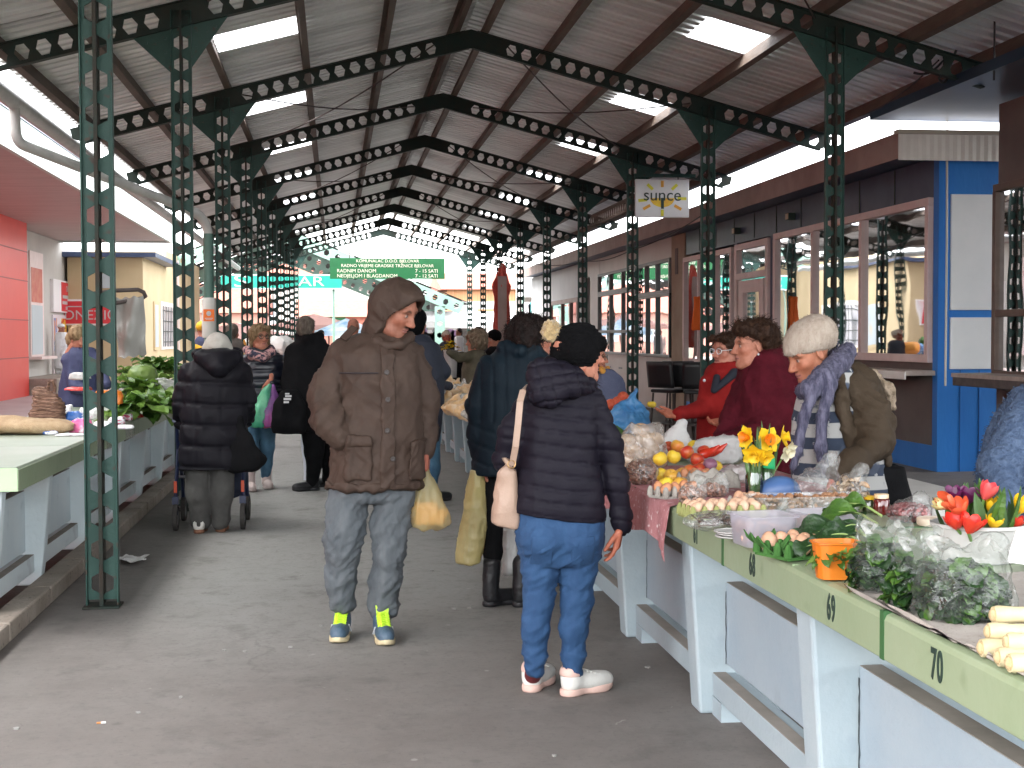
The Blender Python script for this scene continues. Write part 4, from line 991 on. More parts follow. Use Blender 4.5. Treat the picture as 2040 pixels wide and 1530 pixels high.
fuzz(hr.build('hair', .006, m_hairbrown, p.t, hair_disp(.006, 45)), 260, .06, .0016, .2, (0, 0, -1), 2)
MB().ell(p.L(1164, 731, -.055), (p.r(6), .015, p.r(11)), 12, 8, 0, rotm('Y', .25)).build('ear', mat('ear_skin', tuple(SKIN*np.array((.95, .75, .7))), .55), p.t, True)
pm = S(); pm.ell(p.L(1099, 660, -.01), (p.r(19), p.r(19), p.r(21)))
pm.build('pompom', .0045, m_fur, p.t, lambda V, N: .010*vnoise(V, 60, 3)+.007*vnoise(V, 140, 5))
fz = MB(); rr = random.Random(8); c0 = Vector(p.L(1099, 660, -.01))
for i in range(420):
    d = Vector((rr.gauss(0, 1), rr.gauss(0, 1), rr.gauss(0, 1))).normalized(); b = c0+d*p.r(18); e = c0+d*p.r(rr.uniform(20, 26))+Vector((rr.uniform(-1, 1), rr.uniform(-1, 1), rr.uniform(-1, 1)))*.006; sd = d.orthogonal().normalized()*.0018
    fz.add([b-sd, b+sd, e], [(0, 1, 2)])
fz.build('pompom_fluff', m_fur, p.t)
j = S(); j.stack(p.rows([(1000, 1030, 1200, .125), (1045, 1026, 1203, .135), (1075, 1030, 1203, .135), (1105, 1038, 1196, .12), (1125, 1040, 1190, .10)]), e=2.2)
pts, rs = p.chain([(1070, 1085, 41), (1076, 1140, 34), (1073, 1200, 28), (1066, 1250, 25, -.01), (1066, 1300, 20), (1066, 1332, 19)]); j.chain(pts, rs, .006, .04)
pts, rs = p.chain([(1158, 1085, 41), (1150, 1140, 35), (1146, 1200, 29), (1143, 1250, 26, -.01), (1142, 1300, 21), (1142, 1338, 19)]); j.chain(pts, rs, .006, .04)
j.ell(p.L(1078, 1072, -.07), (p.r(40), .08, p.r(36)), .04); j.ell(p.L(1155, 1072, -.07), (p.r(40), .08, p.r(36)), .04)
jw = plus(crease(.006, 21, (9, 9, 20), .7), crease(.003, 23, (18, 18, 34), .6), crease(.007, 25, (8, 8, 26), .4, lambda V: np.exp(-((V[:, 2]-p.L(0, 1195)[2])/.07)**2)+.8*np.exp(-((V[:, 2]-p.L(0, 1115)[2])/.05)**2)+np.exp(-((V[:, 2]-.14)/.07)**2)))
j.build('jeans', .0085, m_bluejean, p.t, plus(jw, folds(.004, (12, 12, 6), 9)))
for xa, xb in ((1050, 1092), (1128, 1174)):
    A, B = p.L(xa, 1118), p.L(xb, 1058); j.layer((A[0], -.35, A[2]), (B[0], -.02, B[2]), .0045, .006, 'back_pocket', m_bluejean, p.t)
def heel(o, rot, s): 
    V, F = S().fn(lambda P: smax(smax(s.d(P)-.0025, -(P[..., 2]-.085), .0), -(P[..., 1]+.02), 0), lo=(-.06, -.03, .07), hi=(.06, .07, .15)).mesh(.006); mkmesh('heel_tab', rot(V), F, m_pink, o, True)
    ln = MB()
    for i in range(5): Q = rot(np.array([(-.03, -.07-.02*i, .098-.007*i), (.03, -.075-.02*i, .098-.007*i)])); ln.tube([tuple(v) for v in Q], .004, 6)
    ln.build('laces', m_whiteshoe, o, True)
q = p.L(1066, 1345); shoe(p.t, (q[0]-.002, .09, 0), 150, m_whiteshoe, m_pink, .25, heel); q = p.L(1141, 1350); shoe(p.t, (q[0]-.012, -.005, 0), 118, m_whiteshoe, m_pink, .26, heel)
for aa, bb_, yy in ((1067, 1066, .085), (1142, 1141, .0)): sk = S(); sk.chain([p.L(aa, 1328), (p.L(bb_, 1345)[0], yy, .06)], [.038, .036]); sk.build('sock', .01, mat('sock_maroon', (.12, .01, .015), .9), p.t)
p.hand(p.L(1236, 1052, -.02), (-.18, .1, -1), (-1, .35, .1), side=-1, curl=(.25, .3, .38, .5), size=.95, skin=SKIN*np.array((.92, .78, .72)))
cr = S(); cr.stack(p.rows([(790, 1080, 1160, .07), (900, 1070, 1160, .08), (1060, 1050, 1180, .09)])); cr.chain([p.L(1072, 1085), p.L(1074, 1200), p.L(1066, 1335)], .035); cr.chain([p.L(1155, 1085), p.L(1146, 1200), p.L(1142, 1335)], .035)
p.core(cr); p.done(); WOM = p

# ---- woman in the teal quilted coat
p = Person('dark haired woman in a teal quilted coat and black boots, seen from behind', 1000, 7.6)
ct = S(); ct.stack(p.rows([(682, 1003, 1072, .075), (700, 985, 1090, .10), (722, 962, 1112, .13), (760, 952, 1115, .145), (840, 947, 1112, .15), (900, 942, 1112, .16), (945, 938, 1112, .165)]), cap=.012)
pts, rs = p.chain([(972, 728, 23), (951, 810, 23, -.01), (950, 870, 20), (955, 915, 17, .0)]); ct.chain(pts, rs, .02, .04)
pts, rs = p.chain([(1100, 728, 23), (1118, 820, 21), (1112, 900, 17, .05)]); ct.chain(pts, rs, .02, .04)
ct.chain([p.L(1005, 690, -.05), p.L(1035, 700, -.1), p.L(1062, 692, -.05), p.L(1068, 690, .06)], p.r(15), .02, .02)
def tq(V, N):
    x, z = V[:, 0], V[:, 2]; up = z > p.L(0, 850)[2]
    a = quilt(p.r(24), .008, axis=0, jit=.012, seed=2)(V, N); b = quilt(p.r(34), .008, tilt=(.35, 0), jit=.012, seed=4)(V, N); c = quilt(p.r(34), .008, tilt=(-.55, 0), jit=.012, seed=4)(V, N)
    return np.where(up, a, np.where(x < 0, b, c))
ct.build('quilted_coat', .011, m_teal, p.t, plus(tq, folds(.006, (9, 9, 6), 4)))
p.head(1062, 676, 98, female=True, age=1, skin=SKIN*.95, dy=.0)
hr = S(); hr.ell(p.hp(0, -.035, .045), (p.r(43), .115, p.r(36)), 0); hr.ell(p.hp(0, -.06, -.01), (p.r(34), .10, p.r(30)), .03); hr.ell(p.hp(0, .04, .085), (p.r(22), .07, p.r(13)), .03)
fuzz(hr.build('hair', .007, m_hairbrown, p.t, hair_disp(.012, 30)), 1100, .06, .0018, .4, (.2, 0, -.6), 3, wild=.8)
sc = S(); sc.chain([p.L(1060, 712, -.08), p.L(1082, 716, -.04), p.L(1086, 708, .06)], p.r(9), .01); sc.build('scarf', .008, mat('scarf_white', (.55, .54, .56), .8, (.03, .03, .04), 9, .3), p.t, folds(.004, (20, 20, 20), 1))
MB().ell(p.hp(.08, -.005, -.045), .006).build('earring', m_silver, p.t, True)
j = S(); j.stack(p.rows([(920, 960, 1075, .1), (950, 958, 1078, .1)]))
pts, rs = p.chain([(983, 945, 22), (984, 1030, 21), (982, 1100, 19), (979, 1160, 14)]); j.chain(pts, rs, .01, .03); pts, rs = p.chain([(1048, 945, 23), (1056, 1040, 20), (1050, 1110, 18), (1040, 1165, 14)]); j.chain(pts, rs, .01, .03)
j.build('trousers', .011, m_blk, p.t, folds(.006, (9, 9, 8), 3))
for px, py, yaw, dy in ((979, 1160, 118, -.02), (1037, 1168, 125, -.05)):
    q = p.L(px, py); sh = shoe(p.t, (q[0]-.01, dy, 0), yaw, m_boot, m_boot, .27, None, .0); b = S(); b.chain([(q[0]-.008, dy, .07), (q[0], dy+.0, .24)], [.045, .05], .02); b.build('boot_shaft', .01, m_boot, p.t, folds(.005, (14, 14, 14), 2))
p.hand(p.L(955, 920), (-.1, 0, -1), (1, .1, 0), side=1, curl=(1., 1.1, 1.1, 1.1))
cr = S(); cr.stack(p.rows([(700, 1010, 1060, .06), (900, 990, 1060, .08), (950, 980, 1060, .08)])); cr.chain([p.L(983, 945), p.L(982, 1090), p.L(979, 1160)], .035); cr.chain([p.L(1048, 945), p.L(1050, 1100), p.L(1040, 1165)], .035); p.core(cr); p.done(); TEAL = p
# ---- elderly woman with the walker, seen from behind
m_coatblk = mat('black_puffer', (.0055, .005, .0075), .55, (.009, .0085, .012), 6, .3, 90, spec=.12, bdist=.004)
m_grey = mat('grey_trousers', (.05, .048, .046), .85, (.075, .073, .068), 9, .3, 160)
m_felt = mat('hat_cream', (.36, .34, .30), .9, (.45, .43, .39), 12, .4, 120)
p = Person('elderly woman in a long black quilted coat and cream hat leaning on a walker', 425, 10.8)
ct = S(); ct.stack(p.rows([(698, 402, 468, .08), (716, 384, 488, .12), (745, 366, 496, .16), (800, 360, 497, .18), (860, 356, 495, .19), (935, 354, 492, .20)]), cap=.02)
pts, rs = p.chain([(378, 742, 21), (358, 800, 19), (362, 838, 16, .12), (385, 850, 13, .3)]); ct.chain(pts, rs, .012, .04)
pts, rs = p.chain([(484, 742, 21), (494, 800, 17), (492, 838, 15, .14), (480, 850, 12, .3)]); ct.chain(pts, rs, .012, .04)
cq = lambda V, N: np.where(V[:, 2] > p.L(0, 740)[2], 0, quilt(p.r(42), .016, off=.02, tilt=(.05, 0), jit=.012, seed=3)(V, N)+.5*quilt(p.r(52), .012, axis=0, off=p.r(20), jit=.02, seed=5)(V, N))
ct.build('quilted_coat', .015, m_coatblk, p.t, plus(cq, folds(.010, (7, 7, 6), 8)))
h = S(); h.chain([p.L(400, 712, -.10), p.L(435, 732, -.19), p.L(470, 712, -.10)], [p.r(14), p.r(17), p.r(14)], .02, .04); h.ell(p.L(435, 712, -.08), (p.r(38), .14, p.r(20)), .04); h.chain([p.L(395, 706, .05), p.L(435, 700, .12), p.L(472, 704, .05)], p.r(13), .03, .03)
h.build('hood', .012, m_coatblk, p.t, folds(.009, (9, 9, 9), 3))
p.head(433, 692, 178, dy=.05, size=.92, female=True, pitch=14, hh=.009)
ht = S(); ht.ell(p.L(433, 689, .04), (p.r(27), .125, p.r(27)), 0); ht.cap(p.L(412, 696, .02), p.L(455, 696, .02), p.r(9), p.r(9), .03); ht.fn(lambda P: p.L(0, 704)[2]-P[..., 2], .015, 'i')
ht.build('hat', .009, m_felt, p.t, folds(.004, (14, 14, 14), 2))
hr = S(); hr.chain([p.L(416, 702, .03), p.L(434, 705, -.05), p.L(452, 702, .03)], p.r(6), .01); hr.build('hair', .009, hair_mat('hair_white', (.35, .33, .3), (.6, .58, .55)), p.t, hair_disp(.006, 40))
j = S(); pts, rs = p.chain([(392, 920, 27), (396, 985, 23), (400, 1040, 19)]); j.chain(pts, rs, 0, .04); pts, rs = p.chain([(442, 920, 27), (440, 985, 23), (440, 1040, 18)]); j.chain(pts, rs, .01, .04)
j.build('trousers', .012, m_grey, p.t, folds(.011, (9, 9, 6), 3))
m_wsole = mat('brown_sole', (.2, .09, .05), .7)
for px in (398, 440): q = p.L(px, 1045); shoe(p.t, (q[0], .0 if px == 440 else -.06, 0), 178, m_whiteshoe, m_wsole, .25, None, -.02, .012)
cr = S(); cr.stack(p.rows([(720, 410, 460, .06), (900, 400, 460, .08)])); p.core(cr); p.done(); GRAN = p
# her walker (a thing of its own)
m_navy = mat('walker_navy', (.012, .02, .06), .4, (.018, .028, .075), 8); m_rub = mat('rubber', (.03, .027, .025), .8, (.06, .055, .05), 14); m_orange = mat('reflector_orange', (.6, .07, .02), .4)
wy = GRAN.o[1]+.28
def W(px, py, dy=0.): return onY(px, py, wy+dy)-np.array((0, 0, 0))
t = thing('walker', 'navy wheeled walker with black bag, pushed by the elderly woman in the cream hat', 'walker', (0, 0, 0))
for px in (354, 486):
    x0 = float(W(px, 950)[0])
    for dy in (-.16, .42):
        w = MB(); c = (x0, wy+dy, .105)
        w.lathe([(.085, -.02), (.105, -.016), (.108, 0), (.105, .016), (.085, .02)], (0, 0, 0), 20, capb=False)
        w.v = [(c[0]+z, c[1]+x, c[2]+y) for x, y, z in w.v]; o = w.build('wheel', m_rub, t, True)
        hb = MB(); hb.lathe([(0, -.012), (.082, -.012), (.082, .012), (0, .012)], (0, 0, 0), 16, capb=False); hb.v = [(c[0]+z, c[1]+x, c[2]+y) for x, y, z in hb.v]; hb.build('rim', mat('rim_grey', (.3, .3, .31), .5), o, True, 40)
    f = MB(); f.tube([(x0, wy-.16, .12), (x0, wy-.12, .32), (x0, wy+.05, .62), (x0, wy-.05, .84), (x0, wy-.2, .86)], .016, 8); f.tube([(x0, wy+.42, .12), (x0, wy+.3, .4), (x0, wy+.05, .62)], .016, 8); f.box((x0, wy-.16, .235), (.05, .05, .06)); f.build('side_frame', m_navy, t, True, 40)
    MB().box((x0-.0, wy-.165, .34), (.025, .02, .09)).build('reflector', m_orange, t, bevel=.003)
xa, xb = float(W(354, 950)[0]), float(W(486, 950)[0])
MB().bb((xa+.02, wy-.05, .55), (xb-.02, wy+.25, .585)).build('seat', m_navy, t, bevel=.01)
MB().tube([(xa, wy+.05, .4), (xb, wy+.05, .4)], .012, 8).build('cross_bar', mat('rim_grey2', (.28, .28, .3), .4, metal=.8), t, True)
s = S(); s.ell(((xa+xb)/2+.06, wy+.12, .36), (.23, .13, .17)); s.fn(lambda P: P[..., 2]-.53, .02, 'i'); s.build('basket', .014, mat('navy_cloth', (.012, .018, .04), .8, (.02, .028, .055), 9, .3), t, folds(.012, (9, 9, 9), 3))
# the black bag hanging at her right side
q = GRAN; s = S()
A = lambda px, py, dy=-.12: onY(px, py, q.Y+dy)
for a, b, ra, rb in (((476, 835), (482, 880), 9, 16), ((482, 880), (500, 915), 18, 22), ((482, 880), (470, 925), 18, 16), ((500, 915), (522, 915), 18, 9), ((470, 925), (500, 922), 14, 16)): s.cap(A(*a), A(*b), ra*q.mp, rb*q.mp, .05)
def flat(P): return np.abs(P[..., 1]-(q.Y-.12))-.055
s.fn(flat, .03, 'i'); tag(s.build('shopping_bag', .012, m_blk, None, folds(.016, (8, 8, 5), 7)), 'black cloth shopping bag hanging at the right of the woman with the walker', 'bag')

# ---- woman with glasses carrying two bags
m_shiny = mat('navy_shiny_puffer', (.006, .008, .015), .3, (.012, .014, .024), 7, .3, 60, spec=.5, bdist=.005)
m_jean2 = mat('mid_denim', (.03, .085, .15), .8, (.07, .16, .24), 5, .2, 200)
p = Person('blonde woman with glasses in a shiny navy jacket, holding a green and a purple bag', 519, 13.8)
ct = S(); ct.stack(p.rows([(692, 500, 540, .07), (706, 484, 556, .10), (740, 474, 566, .13), (790, 474, 564, .14), (832, 474, 566, .15)]))
pts, rs = p.chain([(486, 716, 13), (477, 770, 12), (484, 815, 10)]); ct.chain(pts, rs, .012, .03)
pts, rs = p.chain([(554, 716, 14), (563, 770, 13, -.02), (541, 764, 10, -.22)]); ct.chain(pts, rs, .012, .03)
ct.build('jacket', .013, m_shiny, p.t, plus(quilt(p.r(17), .014, jit=.02, seed=3), folds(.006, (9, 9, 9), 2)))
p.head(517, 672, 32, female=True, age=1, hh=.008, skin=np.array(lin((.68, .47, .38))))
hr = S(); hr.ell(p.hp(0, -.025, .045), (.098, .115, .095), 0); hr.chain([p.hp(-.075, .0, .03), p.hp(-.085, -.01, -.07), p.hp(-.07, .01, -.12)], [.035, .034, .022], .03, .03); hr.chain([p.hp(.07, -.02, .03), p.hp(.075, -.03, -.06)], [.03, .02], .03, .03); hr.chain([p.hp(-.06, .06, .085), p.hp(.02, .08, .1)], [.025, .02], .02)
hr.fn(lambda P: ell_(P, p.hp(.01, .11, -.03), (.068, .075, .095)), .015, 's'); fuzz(hr.build('hair', .008, m_hairblonde, p.t, hair_disp(.008, 35)), 500, .08, .003, .12, (0, 0, -1), 4, wild=.25)
p.glasses(m_black)
m_scarfp = mat('scarf_pattern', (.02, .022, .045), .8, (.5, .28, .27), 26, .4, 60, lo=.45, hi=.55)
sc = S(); sc.chain([p.L(492, 697, .0), p.L(503, 708, -.12), p.L(525, 712, -.15), p.L(541, 702, -.06), p.L(538, 694, .06)], [.04, .045, .045, .045, .04], .02, .02); sc.build('scarf', .010, m_scarfp, p.t, folds(.012, (14, 14, 14), 1))
j = S(); pts, rs = p.chain([(502, 825, 19), (502, 890, 14, -.05), (498, 948, 10, -.1)]); j.chain(pts, rs, 0, .03); pts, rs = p.chain([(532, 825, 20), (532, 890, 15, .05), (530, 945, 11, .1)]); j.chain(pts, rs, .01, .03)
j.build('jeans', .012, m_jean2, p.t, folds(.007, (9, 9, 6), 3))
m_pboot = mat('pale_boot', (.52, .42, .4), .6, (.6, .5, .47), 6)
for (px, py, dy) in ((498, 955, -.12), (531, 948, .1)):
    q = p.L(px, py, dy); b = S(); b.chain([(q[0], dy, .06), (q[0], dy, .2)], [.05, .055], .02); b.build('boot_shaft', .012, m_pboot, p.t); shoe(p.t, (q[0], dy+.04, 0), 10, m_pboot, m_pboot, .25, None, 0, .012)
HW = p.L(540, 757, -.24); p.hand(HW, (-.1, -.15, -1), (-.4, .9, 0), side=-1, curl=(1., 1.1, 1.1, 1.1), h=.006)
cr = S(); cr.stack(p.rows([(710, 500, 540, .06), (830, 490, 550, .07)])); cr.chain([p.L(502, 840), p.L(498, 945, -.1)], .035); cr.chain([p.L(532, 840), p.L(530, 945, .1)], .035); p.core(cr); p.done(); GLS = p

# ---- man in black seen from behind, white striped trousers
p = Person('man in a black hooded jacket and black trousers with a white side stripe, from behind', 622, 13.6)
ct = S(); ct.stack(p.rows([(672, 592, 642, .08), (686, 578, 655, .12), (730, 568, 664, .15), (800, 572, 664, .16), (858, 572, 662, .16)]))
pts, rs = p.chain([(584, 700, 16), (572, 760, 14), (578, 790, 11, -.08)]); ct.chain(pts, rs, .012, .03); ct.chain([p.L(595, 668, .0), p.L(612, 676, -.09), p.L(635, 668, 0)], p.r(10), .03, .03)
pts, rs = p.chain([(650, 700, 16), (664, 770, 14), (660, 850, 11)]); ct.chain(pts, rs, .012, .03)
ct.build('jacket', .013, m_blk, p.t, folds(.012, (6, 6, 5), 4))
p.head(610, 656, 165, age=1, hh=.009)
hr = S(); hr.ell(p.hp(0, -.02, .045), (.088, .108, .085), 0); hr.ell(p.hp(0, -.06, -.01), (.075, .06, .07), .03); fuzz(hr.build('hair', .008, m_hairgrey, p.t, hair_disp(.004, 50)), 300, .035, .003, .3, (0, 0, -1), 7)
j = S(); pts, rs = p.chain([(625, 850, 26), (626, 900, 19), (622, 960, 13)]); j.chain(pts, rs, 0, .03); pts, rs = p.chain([(648, 850, 26, .1), (655, 905, 18, .2), (655, 955, 13, .25)]); j.chain(pts, rs, .01, .03)
j.build('trousers', .012, m_blk, p.t, folds(.010, (8, 8, 5), 5))
st = MB(); P = [(606, 862), (606, 890), (611, 920), (612, 945), (611, 957)]; pr = [np.array(p.L(x-1.5, y, -.02)) for x, y in P]
for a, b in zip(pr[:-1], pr[1:]): st.bar(tuple(a), tuple(b), .014, .05, up=(1, 0, 0))
st.build('side_stripe', mat('stripe_white', (.6, .62, .68), .7), p.t)
q = p.L(622, 965); shoe(p.t, (q[0]+.03, 0, 0), -70, m_boot, m_boot, .28, lambda o, rot, s: MB().tube([tuple(v) for v in rot(np.array([(-.045, -.06, .06), (-.03, -.12, .07), (.0, -.15, .075)]))], .012, 6).build('white_patch', m_silver, o, True), 0, .01)
q = p.L(655, 960, .25); shoe(p.t, (q[0], .25, 0), -120, m_boot, m_boot, .28, None, 0, .014)
cr = S(); cr.stack(p.rows([(690, 595, 640, .06), (850, 590, 645, .08)])); cr.chain([p.L(625, 860), p.L(622, 955)], .035); p.core(cr)
p.hand(p.L(580, 792, -.1), (-.3, 0, -1), (1, .2, 0), side=1, curl=(1., 1.1, 1.1, 1.1), h=.007); p.done(); BLK = p
s = S(); Y = 13.4; B = lambda px, py: onY(px, py, Y)
s.stack([(float(B(575, 866)[2]), float(B(575, 866)[0]), Y, .155, .05), (float(B(575, 850)[2]), float(B(575, 850)[0]), Y, .18, .08), (float(B(575, 805)[2]), float(B(576, 805)[0]), Y, .15, .06), (float(B(575, 778)[2]), float(B(578, 778)[0]), Y, .08, .03)])
tt = thing('tote_bag', 'big black bag with a white print held by the man in black', 'bag', (0, 0, 0))
s.build('bag_body', .012, m_blk, tt, folds(.015, (7, 7, 5), 2))
pr_ = MB(); c = B(573, 790)
for (dx, dz, w, h) in ((0, .0, .07, .022), (-.01, -.03, .05, .018), (.01, .028, .06, .018), (0, .05, .04, .014)): pr_.box((c[0]+dx, Y-.085, c[2]+dz-.02), (w, .004, h))
pr_.build('print', mat('print_white', (.6, .6, .6), .7), tt)
# ---- man in navy behind the man in the parka
p = Person('man in a navy jacket and black cap just behind the man in the parka', 858, 12.5)
ct = S(); ct.stack(p.rows([(664, 812, 852, .08), (684, 800, 872, .12), (740, 800, 886, .15), (800, 802, 884, .15), (880, 806, 876, .15)]))
pts, rs = p.chain([(862, 700, 17), (884, 740, 14), (868, 765, 11, .1), (895, 770, 9, .35)]); ct.chain(pts, rs, .012, .03); ct.build('jacket', .013, mat('navy_cloth2', (.006, .010, .022), .75, (.012, .017, .033), 7, .3, 90), p.t, folds(.012, (6, 6, 5), 4))
p.head(830, 645, 150, hh=.009)
cp = S(); cp.ell(p.hp(0, -.01, .05), (.098, .115, .1), 0); cp.ell(p.hp(0, -.05, -.03), (.09, .08, .09), .03); cp.build('cap', .009, m_blackknit, p.t)
j = S(); pts, rs = p.chain([(858, 870, 20), (862, 930, 15), (858, 985, 11)]); j.chain(pts, rs, 0, .03); pts, rs = p.chain([(830, 870, 20), (828, 985, 12)]); j.chain(pts, rs, .01, .03); j.build('jeans', .012, m_jean2, p.t, folds(.007, (8, 8, 6), 3))
q = p.L(858, 995); shoe(p.t, (q[0], 0, 0), 120, m_boot, m_boot, .27, None, 0, .014); q = p.L(828, 995); shoe(p.t, (q[0], 0, 0), 160, m_boot, m_boot, .27, None, 0, .014)
cr = S(); cr.stack(p.rows([(690, 815, 860, .06), (870, 815, 860, .08)])); cr.chain([p.L(858, 870), p.L(858, 980)], .035); p.core(cr); p.done()

# ================================================================== stallholders on the right
m_red = mat('red_coat', (.19, .007, .007), .85, (.25, .012, .011), 9, .3, 160, spec=.2)
m_navycol = mat('navy_collar', (.008, .01, .02), .8); m_maroon = mat('maroon_knit', (.055, .0045, .0095), .95, (.08, .007, .014), 14, .6, 220, spec=.15)
# ---- woman in the red coat
p = Person('woman in a bright red coat with a dark collar, holding out both hands', 1440, 9.3)
ct = S(); ct.stack(p.rows([(720, 1424, 1474, .08), (738, 1406, 1492, .12), (790, 1392, 1505, .15), (860, 1390, 1505, .16), (960, 1385, 1510, .17)]))
pts, rs = p.chain([(1412, 762, 20, -.02), (1408, 812, 18, -.06), (1350, 826, 14, -.22)]); ct.chain(pts, rs, .012, .03)
pts, rs = p.chain([(1478, 765, 20, -.02), (1482, 815, 19, -.14), (1446, 836, 14, -.30)]); ct.chain(pts, rs, .012, .03)
ct.build('coat', .012, m_red, p.t, folds(.010, (7, 7, 5), 4))
co = S(); co.chain([p.L(1480, 728, .04), p.L(1462, 744, -.11), p.L(1424, 778, -.17)], [.038, .032, .018], 0, .02); co.chain([p.L(1428, 752, -.12), p.L(1421, 778, -.17)], [.025, .02], .01, .02); co.build('collar', .009, m_navycol, p.t)
MB().ell(p.L(1403, 758, -.17), .011).ell(p.L(1482, 757, -.17), .011).build('buttons', m_silver, p.t, True)
p.head(1446, 699, -62, female=True, age=1, hh=.007, skin=np.array(lin((.70, .48, .405))), pitch=4, open_mouth=True)
hr = S(); hr.ell(p.hp(0, -.03, .05), (.09, .112, .088), 0); hr.chain([p.hp(-.06, .07, .09), p.hp(.06, .075, .088)], [.022, .022], .03); hr.ell(p.hp(0, -.07, -.02), (.08, .06, .08), .03); fuzz(hr.build('hair', .008, m_hairred, p.t, hair_disp(.009, 32)), 700, .05, .0018, .4, (.3, 0, -.5), 5, wild=.8); p.glasses(m_silver)
p.hand(p.L(1348, 827, -.22), (-1, -.25, .12), (.1, -.5, 1), side=1, curl=(.15, .2, .25, .35), thumb=.1, h=.0048, skin=SKIN*np.array((.95, .82, .76)))
p.hand(p.L(1444, 838, -.30), (-.8, -.3, -.12), (.0, -.4, 1), side=-1, curl=(.3, .3, .35, .4), thumb=.3, h=.0048, skin=SKIN*np.array((.95, .82, .76)))
sk = S(); sk.stack(p.rows([(940, 1400, 1490, .13), (1010, 1405, 1485, .12)])); sk.chain([p.L(1425, 1000), p.L(1425, 1075)], .07, .02); sk.chain([p.L(1468, 1000), p.L(1468, 1075)], .07, .02); sk.build('trousers', .014, m_blk, p.t)
cr = S(); cr.stack(p.rows([(750, 1420, 1475, .06), (960, 1415, 1480, .08)])); p.core(cr); p.done()
# ---- woman in maroon
p = Person('woman in a maroon knitted shawl with thick auburn hair, turned to the left', 1520, 8.0)
ct = S(); ct.stack(p.rows([(712, 1490, 1562, .09), (732, 1476, 1582, .13), (770, 1468, 1594, .17), (820, 1462, 1598, .19), (880, 1448, 1600, .2), (980, 1450, 1600, .2)]))
ct.chain([p.L(1500, 722, -.02), p.L(1530, 716, -.05), p.L(1558, 700, .0)], [p.r(18), p.r(20), p.r(18)], .03, .03)
pts, rs = p.chain([(1560, 760, 26, -.05), (1530, 850, 24, -.15), (1448, 875, 17, -.22)]); ct.chain(pts, rs, .03, .05)
pts, rs = p.chain([(1480, 780, 20, .05), (1455, 840, 18, .0), (1436, 872, 14, -.1)]); ct.chain(pts, rs, .03, .05)
fuzz(ct.build('shawl', .012, m_maroon, p.t, plus(folds(.014, (6, 6, 4), 9), crease(.012, 12, (6, 6, 5), .8), folds(.004, (24, 24, 24), 2))), 1400, .016, .0013, .8, (0, 0, -1), 11, 'loose_threads', wild=1.)
p.head(1497, 690, -84, female=True, age=1, hh=.0062, skin=np.array(lin((.68, .46, .375))), pitch=3, size=1.06)
hr = S(); hr.ell(p.hp(0, -.05, .07), (.1, .125, .095), 0); hr.ell(p.hp(0, .035, .1), (.075, .07, .05), .04); hr.ell(p.hp(0, -.1, -.0), (.088, .07, .09), .04); hr.fn(lambda P: np.minimum(ell_(P, p.hp(.08, .01, -.02), (.05, .05, .06)), ell_(P, p.hp(-.08, .01, -.02), (.05, .05, .06))), .02, 's')
fuzz(hr.build('hair', .007, m_hairred, p.t, hair_disp(.013, 26)), 1500, .055, .0017, .5, (.5, 0, -.2), 6, wild=.8); MB().ell(p.hp(.081, -.005, -.045), .007).ell(p.hp(-.081, -.005, -.045), .007).build('earring', m_silver, p.t, True)
sk = S(); sk.stack(p.rows([(970, 1465, 1585, .15), (1080, 1470, 1580, .14)])); sk.chain([p.L(1500, 1080), p.L(1500, 1185)], .08, .02); sk.chain([p.L(1555, 1080), p.L(1555, 1185)], .08, .02); sk.build('skirt', .016, m_blk, p.t)
cr = S(); cr.stack(p.rows([(750, 1500, 1560, .06), (980, 1490, 1570, .08)])); p.core(cr); p.done()
